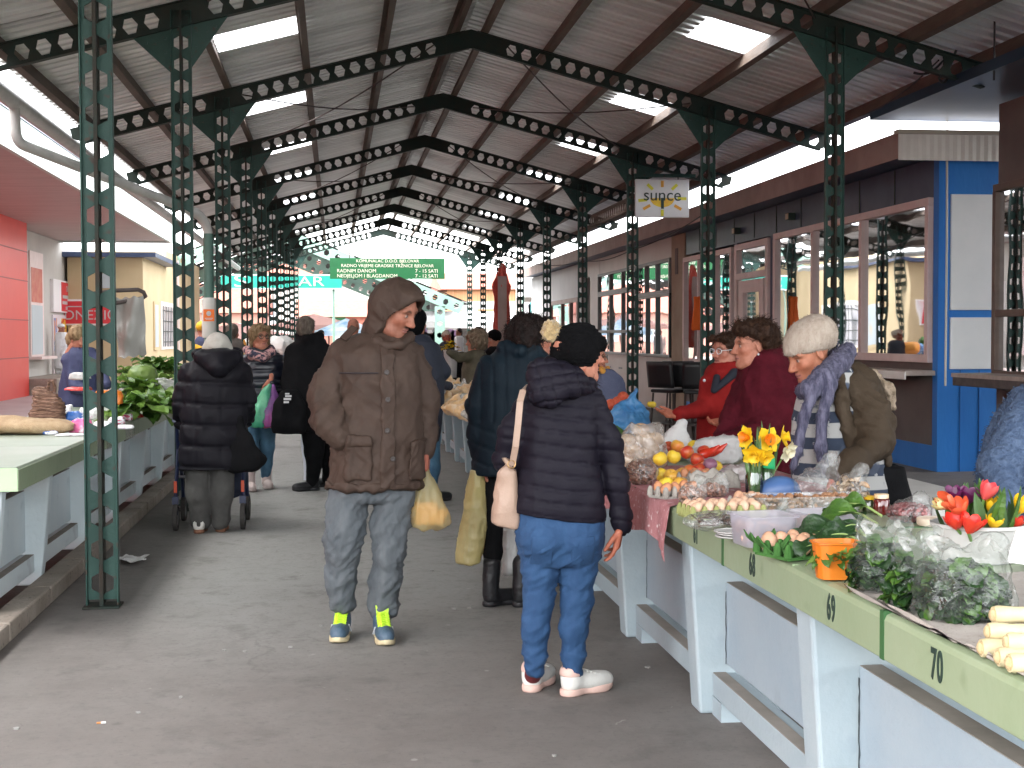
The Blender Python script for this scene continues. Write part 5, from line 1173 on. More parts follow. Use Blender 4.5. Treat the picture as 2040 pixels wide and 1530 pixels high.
# ---- woman in the beige beanie leaning over the stall
m_olive = mat('olive_coat', (.036, .024, .014), .75, (.052, .037, .024), 8, .35, 160, spec=.2)
m_beanie = mat('beanie_beige', (.33, .27, .22), .95, (.42, .36, .30), 40, .8, 180, stretch=(1, 1, .3), spec=.15); m_scarfg = mat('scarf_violet', (.04, .04, .075), .95, (.14, .135, .2), 16, .9, 80, stretch=(3, 3, .6), lo=.4, hi=.65)
m_jumper = bpy.data.materials.new('patterned_jumper'); m_jumper.use_nodes = True
def _jump():
    t = m_jumper.node_tree; N = t.nodes; L = t.links; b = N['Principled BSDF']; b.inputs['Roughness'].default_value = .95
    tc = N.new('ShaderNodeTexCoord'); w = N.new('ShaderNodeTexWave'); w.wave_type = 'BANDS'; w.bands_direction = 'Z'; w.inputs['Scale'].default_value = 2.6; w.inputs['Distortion'].default_value = 1.6; w.inputs['Phase Offset'].default_value = 1.2
    L.new(tc.outputs['Object'], w.inputs[0]); ck = N.new('ShaderNodeTexVoronoi'); ck.inputs['Scale'].default_value = 20; ck.feature = 'F1'; ck.distance = 'MANHATTAN'; ck.inputs['Randomness'].default_value = .3; L.new(tc.outputs['Object'], ck.inputs[0])
    r1 = N.new('ShaderNodeValToRGB'); r1.color_ramp.elements[0].position = .55; r1.color_ramp.elements[1].position = .6; L.new(w.outputs['Fac'], r1.inputs[0])
    r2 = N.new('ShaderNodeValToRGB'); r2.color_ramp.elements[0].position = .34; r2.color_ramp.elements[1].position = .38; L.new(ck.outputs['Distance'], r2.inputs[0])
    m1 = N.new('ShaderNodeMixRGB'); L.new(r2.outputs[0], m1.inputs[0]); m1.inputs[2].default_value = (.03, .042, .07, 1); m1.inputs[1].default_value = (.3, .31, .32, 1)
    m2 = N.new('ShaderNodeMixRGB'); L.new(r1.outputs[0], m2.inputs[0]); m2.inputs[1].default_value = (.36, .36, .35, 1); L.new(m1.outputs[0], m2.inputs[2])
    n = N.new('ShaderNodeTexNoise'); n.inputs['Scale'].default_value = 11; L.new(tc.outputs['Object'], n.inputs[0]); r3 = N.new('ShaderNodeValToRGB'); r3.color_ramp.elements[0].position = .58; r3.color_ramp.elements[1].position = .63; L.new(n.outputs['Fac'], r3.inputs[0])
    m3 = N.new('ShaderNodeMixRGB'); L.new(r3.outputs[0], m3.inputs[0]); L.new(m2.outputs[0], m3.inputs[1]); m3.inputs[2].default_value = (.06, .075, .11, 1); L.new(m3.outputs[0], b.inputs['Base Color'])
_jump()
p = Person('woman in a beige knitted beanie and olive coat leaning over the stall beside the daffodils', 1700, 6.2)
tor = S(); tor.stack(p.rows([(728, 1612, 1690, .09), (760, 1596, 1712, .13), (820, 1586, 1738, .16), (880, 1580, 1750, .17), (950, 1582, 1762, .17), (985, 1585, 1765, .17)]))
tor.build('jumper', .011, m_jumper, p.t, folds(.009, (7, 7, 6), 3))
ct = S(); ct.stack(p.rows([(722, 1645, 1712, .10, .05), (745, 1664, 1738, .15, .06), (800, 1682, 1752, .17, .06), (860, 1700, 1760, .17, .07), (930, 1708, 1764, .17, .07)]), cap=.03)
ct.fn(lambda P: tor.d(P)+.004, .01, 's'); pts, rs = p.chain([(1704, 772, 36, -.06), (1736, 830, 36, -.14), (1746, 878, 33, -.2), (1700, 922, 25, -.33), (1664, 946, 19, -.38)]); ct.chain(pts, rs, .010, .05)
ct.chain([p.L(1668, 730, -.08), p.L(1676, 790, -.16), p.L(1688, 860, -.18), p.L(1702, 915, -.17)], [.026, .03, .03, .026], .02, .02)
sw = crease(.016, 7, (6, 6, 20), .8, lambda V: np.exp(-((V[:, 2]-p.L(0, 815)[2])/.16)**2))
ct.build('olive_coat', .011, m_olive, p.t, plus(folds(.012, (8, 8, 6), 14), folds(.004, (20, 20, 20), 3), sw))
fu = S(); fu.chain([p.L(1738, 745, .05), p.L(1768, 775, .06), p.L(1775, 810, .06)], [p.r(10), p.r(14), p.r(9)], 0, .02); fu.build('fur_trim', .007, mat('fur_tan', (.2, .15, .1), .95, (.34, .27, .2), 30, 1., 90), p.t, hair_disp(.012, 45))
p.head(1612, 706, -78, female=True, hh=.006, skin=np.array(lin((.66, .44, .34))), pitch=24, size=1.04)
be = S(); be.ell(p.hp(0, -.025, .06), (.098, .13, .102), 0, p.M); be.ell(p.hp(0, -.085, .075), (.085, .08, .075), .04, p.M); be.cap(p.hp(0, .07, .035), p.hp(0, -.1, -.0), .03, .03, .04)
be.fn(lambda P: (P-A3(p.hp(0, 0, .012))) @ A3(-p.M[:, 2])+.22*((P-A3(p.hp(0, 0, 0))) @ A3(p.M[:, 1])), .012, 'i')
def rib(V, N):
    q = (V-p.hc) @ p.M; a = np.arctan2(q[:, 0], q[:, 1]); m = np.clip((.055-q[:, 2])/.02, 0, 1); return .0022*np.sin(a*46)*m+.003*vnoise(V, 14, 3)
fuzz(be.build('beanie', .0062, m_beanie, p.t, rib), 900, .012, .0010, .8, (0, 0, -1), 10, 'loose_threads', wild=1.)
hr = S(); hr.chain([p.hp(.065, -.03, -.005), p.hp(.06, -.07, -.04)], [.022, .02], 0); hr.build('hair', .007, m_hairred, p.t, hair_disp(.005, 40))
MB().ell(p.hp(.083, -.0, -.045), .006).build('earring', m_silver, p.t, True)
sc = S(); sc.chain([p.L(1688, 700, .05), p.L(1672, 722, -.07), p.L(1640, 752, -.15), p.L(1612, 775, -.17), p.L(1600, 780, -.08), p.L(1618, 760, .07), p.L(1665, 712, .13)], [p.r(19), p.r(21), p.r(22), p.r(18), p.r(14), p.r(15), p.r(18)], 0, .02)
sc.chain([p.L(1625, 770, -.19), p.L(1602, 830, -.21), p.L(1588, 895, -.215), p.L(1580, 930, -.21)], [p.r(11), p.r(9), p.r(8), p.r(6)], .02, .02); sc.chain([p.L(1655, 765, -.19), p.L(1638, 830, -.215), p.L(1634, 890, -.215), p.L(1644, 940, -.205)], [p.r(11), p.r(10), p.r(11), p.r(9)], .02, .02)
sco = sc.build('scarf', .0085, m_scarfg, p.t, plus(lambda V, N: .0016*np.sin((V[:, 0]+.1*V[:, 2])*260+3*vnoise(V, 6, 2)), crease(.006, 5, (18, 18, 4), 0)))
fuzz(sco, 900, .022, .0014, .7, (0, 0, -1), 8, 'loose_threads')
p.hand(p.L(1664, 950, -.37), (-.45, -.25, -1), (-.7, .6, .1), side=1, curl=(.6, .7, .7, .8), skin=SKIN*np.array((.85, .6, .52)))
sk = S(); sk.stack(p.rows([(925, 1640, 1795, .17, .06), (990, 1650, 1812, .17, .08), (1050, 1665, 1812, .16, .1)])); sk.chain([p.L(1705, 1050, .1), p.L(1705, 1310, .1)], [.1, .07], .03); sk.chain([p.L(1775, 1050, .1), p.L(1775, 1310, .1)], [.1, .07], .03); sk.build('trousers', .014, m_blk, p.t, folds(.008, (8, 8, 8), 3))
cr = S(); cr.stack(p.rows([(760, 1630, 1690, .06), (960, 1640, 1730, .08)])); p.core(cr); p.done(); BEAN = p
# ---- person in the blue fleece at the right edge
m_fleece = mat('blue_fleece', (.045, .07, .125), .95, (.08, .115, .185), 30, 1., 60, spec=.15, bdist=.012)
p = Person('person in a fluffy blue fleece standing behind the tulips at the right edge', 2030, 5.2)
ct = S(); ct.stack(p.rows([(770, 2030, 2120, .12), (810, 2005, 2150, .15), (860, 1978, 2170, .18), (920, 1958, 2180, .19), (1000, 1952, 2180, .2), (1060, 1960, 2180, .2)]))
pts, rs = p.chain([(2030, 840, 40, -.05), (1992, 930, 36, -.16), (2010, 1000, 27, -.3)]); ct.chain(pts, rs, .03, .04); fuzz(ct.build('fleece', .012, m_fleece, p.t, plus(folds(.010, (7, 7, 7), 3), lambda V, N: .004*vnoise(V, 50, 4))), 2600, .02, .0018, .8, (0, 0, -1), 9, 'loose_threads', wild=1.)
p.head(2105, 700, -60, hh=.009); p.hand(p.L(2008, 1010, -.32), (.1, -.45, -1), (-1, 0, 0), side=1, curl=(.5, .5, .6, .6), skin=SKIN*np.array((.95, .8, .75)))
hr = S(); hr.ell(p.hp(0, -.03, .05), (.09, .11, .09)); hr.build('hair', .01, m_hairbrown, p.t, hair_disp(.008, 30))
sk = S(); sk.stack(p.rows([(1050, 1975, 2160, .16), (1200, 1985, 2150, .15), (1455, 1990, 2145, .12)])); sk.build('trousers', .016, mat('maroon_trousers', (.06, .008, .014), .8), p.t)
cr = S(); cr.stack(p.rows([(830, 2040, 2120, .06), (1050, 2030, 2130, .08)])); p.core(cr); p.done()
# ---- seller with glasses behind the women, blue coat
p = Person('stallholder in a grey blue coat and glasses half hidden behind the black cap', 1205, 11.4)
ct = S(); ct.stack(p.rows([(735, 1180, 1222, .09), (752, 1160, 1240, .13), (790, 1150, 1252, .16), (900, 1150, 1255, .17)])); ct.build('coat', .013, mat('greyblue_coat', (.055, .065, .12), .8, (.08, .09, .15), 8, .3), p.t, folds(.012, (6, 6, 5), 2))
p.head(1184, 714, 62, female=True, age=1, hh=.008); p.glasses(m_black); hr = S(); hr.ell(p.hp(0, -.03, .05), (.09, .112, .09)); hr.build('hair', .009, m_hairblonde, p.t, hair_disp(.008, 30))
sc = S(); sc.chain([p.L(1196, 738, -.1), p.L(1204, 744, -.05), p.L(1208, 736, .05)], .035); sc.build('scarf', .009, mat('scarf_orange', (.5, .17, .02), .8, (.6, .3, .05), 15), p.t, folds(.01, (15, 15, 15), 2))
sk = S(); sk.stack(p.rows([(880, 1160, 1250, .14), (1025, 1170, 1240, .12)])); sk.build('skirt', .018, m_blk, p.t); cr = S(); cr.stack(p.rows([(750, 1180, 1225, .06), (890, 1175, 1230, .08)])); p.core(cr); p.done()
# ================================================================== people further back (smaller in the picture, built coarser)
def far_person(label, feet, Y, head, rows, coat, face=0, hair=None, legs=None, sleeves=(), hat=None, z0=None, skin=SKIN, seed=1, group=None, hs=1., pitch=0):
    p = Person(label, feet, Y, group); 
    ct = S(); ct.stack(p.rows(rows))
    for ch in sleeves: pts, rs = p.chain(ch); ct.chain(pts, rs, .015, .03)
    ct.build('coat', .018, coat, p.t, folds(.013, (7, 7, 5), seed))
    p.head(head[0], head[1], face, hh=.011, skin=skin, size=hs, pitch=pitch)
    if hair: h = S(); h.ell(p.hp(0, -.025, .05), (.09, .112, .09)); h.ell(p.hp(0, -.06, -.02), (.078, .06, .075), .03); h.build('hair', .011, hair, p.t, hair_disp(.008, 30, seed))
    if hat: hat(p)
    b = rows[-1]; x0, x1 = b[1], b[2]; w = (x1-x0)
    lg = S(); zb = p.L(feet, b[0])[2]; fl = z0 or 0.
    for u in (.27, .73):
        q = p.L(x0+w*u, b[0]); lg.chain([(q[0], 0, zb+.05), (q[0], .02, fl+.5*(zb-fl)), (q[0], 0, fl+.1)], [.1, .075, .055], .01, .03); lg.cap((q[0], .02, fl+.05), (q[0]+.1*math.sin(R(face)), -.12*math.cos(R(face)), fl+.04), .045, .04, .02)
    lg.build('trousers', .016, legs or m_blk, p.t)
    cr = S(); cr.stack(p.rows([(rows[1][0], (rows[1][1]*2+rows[1][2])/3, (rows[1][1]+2*rows[1][2])/3, .05), (b[0], x0+w*.3, x0+w*.7, .06)])); p.core(cr); p.done(); return p
m_navyj = mat('navy_jacket_left', (.022, .028, .075), .8, (.033, .04, .098), 7, .3); m_white = mat('white_overall', (.75, .75, .76), .8, (.68, .68, .7), 6, .2)
m_olive2 = mat('olive_jacket', (.06, .05, .032), .8, (.1, .085, .055), 7, .3); m_dgrey = mat('taupe_coat', (.1, .085, .075), .85, (.14, .12, .11), 6, .2); m_dbrown = mat('brown_coat', (.035, .024, .02), .85, (.06, .042, .034), 6, .3)
# stallholder in navy on the left, bending to the right over her goods
far_person('fair haired stallholder in a navy jacket bending over the left stall', 158, 13.4, (158, 676), [(692, 142, 188, .1), (706, 130, 200, .14), (740, 122, 205, .17), (800, 117, 205, .18), (830, 117, 200, .17)], m_navyj, 60, m_hairblonde, mat('dark_trousers', (.016, .016, .02), .8), [[(185, 715, 15, -.05), (205, 745, 12, -.15), (212, 768, 10, -.3)], [(135, 715, 14), (150, 770, 12, -.2), (185, 785, 9, -.3)]], pitch=20)
h = S(); 
def dsh(p):
    s = S(); s.ell(p.hp(0, -.0, .06), (.1, .125, .06)); s.build('cap', .012, m_white, p.t)
far_person('shop worker in a white overall and white cap outside the far left shop', 121, 41.5, (122, 653), [(662, 112, 132, .12), (668, 109, 134, .15), (700, 109, 134, .16), (735, 108, 132, .17)], m_white, 80, None, m_white, [[(128, 672, 4.5), (130, 695, 4, -.1), (124, 705, 3.5, -.2)]], dsh, z0=.46)
def furhood(p):
    s = S(); s.ell(p.hp(0, -.05, .04), (.13, .14, .14)); s.ell(p.hp(0, .02, .02), (.12, .09, .13), .03); s.fn(lambda P: ell_(P, p.hp(0, .13, -.02), (.075, .09, .1)), .01, 's'); s.build('fur_hood', .012, mat('fur_brown', (.12, .085, .055), .95, (.22, .16, .11), 25, 1., 60), p.t, hair_disp(.014, 30))
far_person('flower seller in an olive jacket with a fur hood reaching to the left', 950, 17.5, (946, 682), [(698, 932, 966, .1), (708, 925, 972, .14), (735, 920, 975, .16), (790, 920, 975, .16)], m_olive2, -80, m_hairbrown, None, [[(935, 712, 11, -.1), (915, 712, 10, -.2), (893, 702, 6, -.3)]], furhood)
far_person('woman with a red face in a dark jacket far down the aisle', 890, 26, (890, 672), [(680, 880, 900, .1), (686, 874, 906, .14), (710, 872, 908, .16), (730, 873, 907, .16)], mat('slate_jacket', (.04, .045, .06), .8), 10, hair_mat('hair_pale', (.4, .33, .27), (.6, .5, .42)), None, skin=np.array(lin((.6, .3, .23))))
far_person('person in a dark knitted hat behind the flower seller', 985, 18.5, (984, 678), [(690, 972, 998, .1), (700, 966, 1003, .14), (740, 965, 1005, .16), (780, 966, 1004, .16)], m_blk, -60, None, None, (), lambda p: S().ell(p.hp(0, -.01, .06), (.1, .12, .09)).build('hat', .012, m_blackknit, p.t))
far_person('brown haired person in a brown coat beyond the fur hood', 958, 22, (957, 668), [(677, 945, 970, .1), (684, 940, 976, .14), (720, 939, 977, .16), (760, 940, 976, .16)], m_dbrown, 100, m_hairred)
def ycap(p):
    s = S(); s.ell(p.hp(0, -.01, .06), (.105, .125, .09)); s.build('yellow_cap', .012, mat('yellow_cap', (.75, .42, .02), .7), p.t)
    s = S(); s.chain([p.L(390, 692, -.15), p.L(405, 698, -.17), p.L(422, 690, -.15)], .05); s.build('yellow_yoke', .015, MATS['yellow_cap'], p.t)
far_person('street worker in a navy jacket with yellow cap behind the left columns', 405, 22, (404, 658), [(670, 393, 416, .1), (678, 386, 424, .14), (710, 385, 426, .16), (760, 386, 424, .16)], mat('work_navy', (.05, .06, .13), .8), 170, None, None, (), ycap)
far_person('person in a taupe coat behind the blonde woman with glasses', 462, 19, (463, 664), [(674, 448, 478, .1), (684, 440, 486, .14), (730, 440, 488, .17), (800, 440, 488, .17)], m_dgrey, 160, m_hairgrey, None, [[(446, 690, 9), (441, 730, 8), (444, 760, 7)]])
far_person('bald man in a dark jacket behind the shoulder of the parka man', 697, 19, (704, 652), [(672, 690, 720, .1), (680, 680, 728, .14), (720, 680, 728, .17), (800, 682, 726, .17)], m_dbrown, 175, None)
far_person('shopper in a dark blue anorak among the stalls at the end of the aisle', 640, 36, (640, 668), [(675, 632, 648, .1), (680, 629, 651, .14), (700, 629, 651, .16), (725, 630, 650, .16)], mat('anorak_blue', (.03, .04, .09), .8), 20, m_hairbrown)
far_person('shopper in a pale jacket beside the white awning', 915, 40, (914, 663), [(669, 908, 921, .1), (673, 905, 924, .14), (690, 905, 924, .16), (710, 906, 923, .16)], m_white, -40, m_hairbrown)
# ================================================================== goods on the right stalls
ZG = ZT+.003
def T(px, py, dz=0.): return onZ(px, py, ZG+dz)
def tmp(px, py): return float((T(px, py)-EYE) @ _fw)/FPX
m_clear = film_mat('clear_plastic', lo=.05, hi=.42)
m_film2 = film_mat('clear_plastic_soft', lo=.05, hi=.27, scale=12, haze=(.55, .59, .57), gloss=.03)
m_milky = film_mat('milky_plastic', haze=(.74, .73, .71), lo=.35, hi=.85, scale=12)
m_whitep = mat('white_plastic', (.6, .59, .575), .4, (.52, .51, .5), 6, .3, 24, transl=.2, bdist=.015)
m_tub = mat('tub_plastic', (.5, .48, .54), .3, None, alpha=.42, transl=.3, spec=.5)
m_egg = mat('egg_brown', (.47, .25, .15), .55, (.55, .33, .215), 12, .05); m_egg2 = mat('egg_orange', (.45, .18, .08), .55, (.52, .24, .125), 12, .05)
m_eggc = mat('carton_green', (.028, .105, .016), .9, (.045, .145, .026), 14, .5, 80); m_eggy = mat('carton_yellowgreen', (.2, .215, .07), .9, (.27, .28, .1), 14, .5, 80); m_eggg = mat('carton_grey', (.25, .23, .205), .9, (.33, .305, .27), 14, .5, 80)
m_leafd = mat('leaf_dark', (.008, .028, .008), .4, (.02, .055, .013), 22, .9, 34, transl=.12, bdist=.012); m_leafm = mat('leaf_mid', (.035, .095, .013), .4, (.075, .16, .024), 20, .9, 34, transl=.2, bdist=.012); m_leafl = mat('leaf_light', (.11, .2, .035), .45, (.19, .28, .07), 14, .5, 40, transl=.25, bdist=.008)
m_stem = mat('stem_pale', (.22, .3, .09), .5); m_yel = mat('daffodil_yellow', (.85, .55, .012), .5, (.9, .66, .03), 20, transl=.3); m_orc = mat('daffodil_cup', (.85, .27, .01), .5, transl=.3); m_cream = mat('petal_cream', (.74, .7, .48), .55, (.8, .77, .6), 20, transl=.3)
m_news = mat('newsprint', (.3, .265, .235), .9, (.39, .355, .32), 9, .2, speck=(.2, .18, .165), speck_scale=130); m_newsd = mat('newsprint_worn', (.26, .235, .21), .9, (.36, .325, .295), 8, .3)
m_wal = mat('walnut', (.21, .10, .05), .8, (.33, .17, .085), 30, .8, 90, bdist=.01)
def leaf(mb, b, d, L, W, bend=.5, up=(0, 0, 1), mi=0, n=6, wav=.15, fold=.25, seed=0, tip=1.):
    b, d, u = Vector(b), Vector(d).normalized(), Vector(up); s = d.cross(u)
    if s.length < 1e-3: s = d.orthogonal()
    s.normalize(); u = s.cross(d).normalized(); V = []; p = b.copy(); a = 0.; ph = seed*1.7
    for i in range(n+1):
        t = i/n; w = W*.5*(math.sin(math.pi*min(1, t*.92+.06))**.75)*(1 if t < .98 else .3); dd = d*math.cos(a)+u*math.sin(a); uu = u*math.cos(a)-d*math.sin(a)
        for k in (-1, -.5, 0, .5, 1): V.append(p+s*w*k+uu*(abs(k)*w*fold*1.6+wav*W*.35*math.sin(9*t+ph+2.2*k)*abs(k)))
        p = p+dd*(L/n); a -= bend/n*(1+t)
    mb.add(V, [(i*5+k, i*5+k+1, i*5+k+6, i*5+k+5) for i in range(n) for k in range(4)], mi)
def leaf_heap(name, c, r, n, L, W, mats, seed, parent=None, flat=.5, bend=1.2, dirx=None):
    rr = random.Random(seed); mb = MB()
    for i in range(n):
        a = rr.uniform(0, 6.28); q = math.sqrt(rr.random()); z = rr.random(); x, y = q*math.cos(a)*r[0], q*math.sin(a)*r[1]
        hh = r[2]*math.sqrt(max(0, 1-q*q))
        d = Vector((math.cos(a)+rr.gauss(0, .6), math.sin(a)+rr.gauss(0, .6), rr.uniform(-.1, flat)))
        if dirx is not None: d = Vector(dirx)+Vector((rr.gauss(0, .35), rr.gauss(0, .35), rr.gauss(.1, .3)))
        leaf(mb, (c[0]+x*.8, c[1]+y*.8, c[2]+hh*(.15+.85*z)), d, L*rr.uniform(.6, 1.2), W*rr.uniform(.6, 1.2), rr.uniform(.2, bend), (rr.gauss(0, .3), rr.gauss(0, .3), 1), rr.randrange(len(mats)), 6, .25, .25, i)
    return mb.build(name, mats, parent, True)
def egg_mesh():
    pr = []
    for i in range(11): t = math.pi*i/10; z = -math.cos(t); pr.append((max(1e-4, .0215*math.sin(t)*(1-.12*z)), .028*z))
    mb = MB(); mb.lathe(pr, (0, 0, 0), 16, capb=False); return mb
_egg = {}
def egg(loc, label, group, m=None, seed=0, sc=1.):
    m = m or m_egg; rr = random.Random(seed); k = m.name
    if k not in _egg: o = egg_mesh().build('egg', m, None, True, 80); _egg[k] = o
    else: o = _egg[k].copy(); COL.objects.link(o)
    o.location = loc; o.rotation_euler = (rr.uniform(-.7, .7), rr.uniform(-.7, .7), 0); o.scale = (sc, sc, sc); return tag(o, label, 'egg', group)
def egg_tray(px, py, nx, ny, rz, m, label, elabel, group, me=None, sp=.047, fill=None, seed=0, sc=1.):
    c = T(px, py); t = thing('egg_carton', label, 'egg carton', (c[0], c[1], ZG), None, rz); mb = MB(); ex, ey = nx*sp/2, ny*sp/2
    mb.box((0, 0, .006), (nx*sp+.01, ny*sp+.01, .010))
    for i in range(nx+1):
        for j in range(ny+1):
            x, y = (i-nx/2)*sp, (j-ny/2)*sp; mb.lathe([(.014, .01), (.012, .035), (.006, .05), (.001, .052)], (x, y, 0), 8, capb=False)
    for i in range(nx):
        for j in range(ny): mb.lathe([(.012, .008), (.019, .02), (.023, .032)], ((i-(nx-1)/2)*sp, (j-(ny-1)/2)*sp, 0), 10, capb=False)
    mb.build('tray', m, t, True, 35)
    rr = random.Random(seed)
    for i in range(nx):
        for j in range(ny):
            if fill is not None and rr.random() > fill: continue
            x, y = (i-(nx-1)/2)*sp, (j-(ny-1)/2)*sp
            egg((c[0]+x*math.cos(rz)-y*math.sin(rz), c[1]+x*math.sin(rz)+y*math.cos(rz), ZG+.042), elabel, group, me, seed*50+i*9+j, sc)
    return t
# cloth, newspapers
m_cloth = mat('pink_cloth', (.38, .145, .155), .9, (.46, .21, .22), 30, .3, 120, speck=(.72, .6, .58), speck_scale=38)
y0c, y1c = 5.30, 6.95
def clo(u, v):
    y = y1c+(y0c-y1c)*v+.03*math.sin(u*5)
    s = u*1.02-.17-.05*max(0, (v-.75))*2; s += (-.035*math.sin(v*14)*max(0, -s)*3)
    if s > 0: return (XF+s, y+.02*math.sin(s*20), ZG+.0015+.0015*math.sin(s*30)*math.sin(y*20))
    return (XF-.010-.016*abs(math.sin(v*17+1))*min(1, -s*8)-(.03*max(0, v-.88)*8*min(1, -s*6)), y-(.05*(-s)/.2 if v > .9 else 0), ZG+.0015+s)
tag(MB().grid(clo, 60, 60).build('table_cloth', m_cloth, None, True), 'pink patterned cloth hanging over the stall front beside the number 61', 'cloth')
def sheet(name, pxs, m, label, dz, seed, cat='newspaper'):
    P = [T(*q) for q in pxs]; a, b, c, d = [np.array(v) for v in P]; rr = random.Random(seed); f = [rr.uniform(0, 6) for _ in range(4)]
    def fn(u, v):
        q = (a*(1-u)+b*u)*(1-v)+(d*(1-u)+c*u)*v; e = min(u, 1-u, v, 1-v); return (max(q[0], XF+.012), q[1], ZG+dz+.006*(1-e*2)**6*(1+math.sin(f[0]+7*u+5*v))+.0015*math.sin(f[1]+15*u)*math.sin(9*v))
    return tag(MB().grid(fn, 16, 16).build(name, m, None, True), label, cat, 'newspapers under the greens')
sheet('newspaper', [(1600, 1172), (1870, 1185), (1860, 1290), (1745, 1262)], m_newsd, 'newspaper sheet under the left bag of spinach on the stall', .002, 1)
sheet('newspaper', [(1740, 1190), (2020, 1220), (2040, 1330), (1800, 1300)], m_news, 'newspaper sheet under the large bag of spinach near the leeks', .006, 2)
sheet('newspaper', [(1850, 1300), (2080, 1270), (2120, 1410), (1985, 1372)], m_news, 'newspaper sheet lying under the leeks', .003, 3)
sheet('newspaper', [(1830, 1140), (2100, 1150), (2100, 1260), (1800, 1215)], m_newsd, 'newspaper sheet behind the bags of spinach', .004, 4)
# leeks
m_leek = mat('leek_white', (.47, .38, .2), .55, (.54, .47, .3), 9, .1, 40); m_leekg = mat('leek_green', (.30, .42, .12), .45, (.42, .52, .2), 9); m_root = mat('leek_root', (.42, .31, .16), .9, (.52, .41, .24), 40, .6)
for i, (px, py, dz, an) in enumerate([(1954, 1292, .020, .05), (1968, 1284, .046, -.02), (1978, 1274, .072, .08), (2006, 1306, .046, -.12), (2010, 1322, .019, .12), (1988, 1310, .019, .0)]):
    b = T(px, py+18); r = .0185; t = thing('leek', '', 'leek', (b[0], b[1], ZG), 'bundle of leeks'); L = .5; dx, dy = math.cos(an-.15), math.sin(an-.15)
    t['label'] = ['leek with its root end lowest at the left of the bundle', 'leek lying on the lowest left leek', 'topmost leek of the bundle beside the big spinach bag', 'leek in the middle of the bundle, second layer', 'leek lying foremost at the table edge', 'short leek showing behind the foremost one'][i]
    MB().tube([(0, 0, dz), (dx*.012, dy*.012, dz), (dx*.05, dy*.05, dz), (dx*.17, dy*.17, dz)], [r*1.0, r*1.12, r*.95, r*.98], 14).build('shank', m_leek, t, True, 50)
    MB().tube([(dx*.17, dy*.17, dz), (dx*.3, dy*.3, dz), (dx*L, dy*L, dz)], [r*.985, r*1.05, r*1.4], 14).build('green_leaves', m_leekg, t, True, 50)
    rt = MB(); rr = random.Random(i)
    rt.ell((-.002, 0, dz), (.006, r*.75, r*.75), 10, 6); rt.build('root', m_root, t, True)
# bags of spinach
def veg_bag(px, py, wpx, hpx, label, seed, lab2, handles=((-.6, 1), (.7, 1))):
    c = T(px, py); k = tmp(px, py); w, h = wpx*k/2, hpx*k; d = w*.8; cy = c[1]+d
    t = thing('plastic_bag', label, 'bag', (c[0], cy, ZG), 'clear bags of spinach'); s = S()
    s.stack([(0, 0, 0, w*.8, d*.8), (h*.12, 0, 0, w, d), (h*.45, 0, 0, w*.97, d*.95), (h*.75, 0, 0, w*.8, d*.75), (h*.95, .0, 0, w*.55, d*.5)], e=2.6)
    for a, b in handles: s.chain([(a*w*.5, 0, h*.75), (a*w*.85, -.02, h*.98), (a*w*1.0, -.01, h*1.1*b), (a*w*.7, .01, h*1.14*b)], [.03, .022, .015, .012], .03, .02)
    V, F = s.mesh(.008, plus(folds(.014, (9, 9, 9), seed), crease(.008, seed+3, (14, 14, 14), 1.), lambda V, N: .003*vnoise(V, 60, seed)))
    mkmesh('bag_film', V, F, m_film2, t, True)
    lp = MB()
    for a, b in handles:
        P = [(a*w*(.75+.22*math.cos(q)), -.01+.02*math.sin(q*2), h*(1.02+.1*math.sin(q))) for q in np.linspace(-.6, 3.8, 12)]; lp.tube(P, .010, 6, flat=.4)
    lp.build('handle', m_milky, t, True)
    o = leaf_heap('spinach', (c[0], cy, ZG+.01), (w*.72, d*.66, h*.74), int(300*wpx/120), .055, .05, [m_leafd, m_leafm, m_leafd], seed); tag(o, lab2, 'spinach', None, 'stuff')
    return t
veg_bag(1772, 1185, 118, 125, 'clear plastic bag of spinach beside the orange tray', 3, 'dark spinach leaves packed in the bag beside the orange tray')
veg_bag(1838, 1222, 90, 130, 'narrow clear bag of spinach between the two larger bags', 5, 'spinach leaves in the narrow middle bag')
veg_bag(1958, 1250, 205, 150, 'largest clear bag of spinach next to the leeks', 7, 'spinach leaves in the largest bag', ((-.75, 1.05), (.6, .95)))
# orange punnet with leaves, chard beside it
m_orp = mat('orange_punnet', (.6, .15, .008), .4, (.66, .2, .02), 5, spec=.5, transl=.15)
c = T(1678, 1158); k = tmp(1678, 1158); w = 43*k; t = thing('punnet', 'orange plastic punnet with green leaves at the stall edge', 'punnet', (c[0], c[1]+w*.8, ZG)); mb = MB(); n = 48
def prr(z, f): return [((f*w*1.08*(1+.025*(i % 4 < 2)))*math.copysign(abs(math.cos(6.283*i/n))**.6, math.cos(6.283*i/n)), (f*w*.8*(1+.025*(i % 4 < 2)))*math.copysign(abs(math.sin(6.283*i/n))**.6, math.sin(6.283*i/n)), z) for i in range(n)]
rings = [prr(.002, .80), prr(.07, .93), prr(.098, .98), prr(.100, 1.08), prr(.104, 1.08), prr(.104, .96), prr(.07, .9), prr(.008, .77)]
V = sum(rings, []); F = [(r*n+i, r*n+(i+1) % n, (r+1)*n+(i+1) % n, (r+1)*n+i) for r in range(len(rings)-1) for i in range(n)]+[tuple(range(n-1, -1, -1)), tuple(range(7*n, 8*n))]
mb.add(V, F); mb.build('tray', m_orp, t, True, 40)
o = leaf_heap('salad_leaves', (c[0], c[1]+w*.8, ZG+.05), (w*.62, w*.45, .045), 46, .055, .035, [m_leafm, m_leafl, m_leafm], 4); tag(o, 'light green salad leaves filling the orange punnet', 'leaves', None, 'stuff')
rr = random.Random(9)
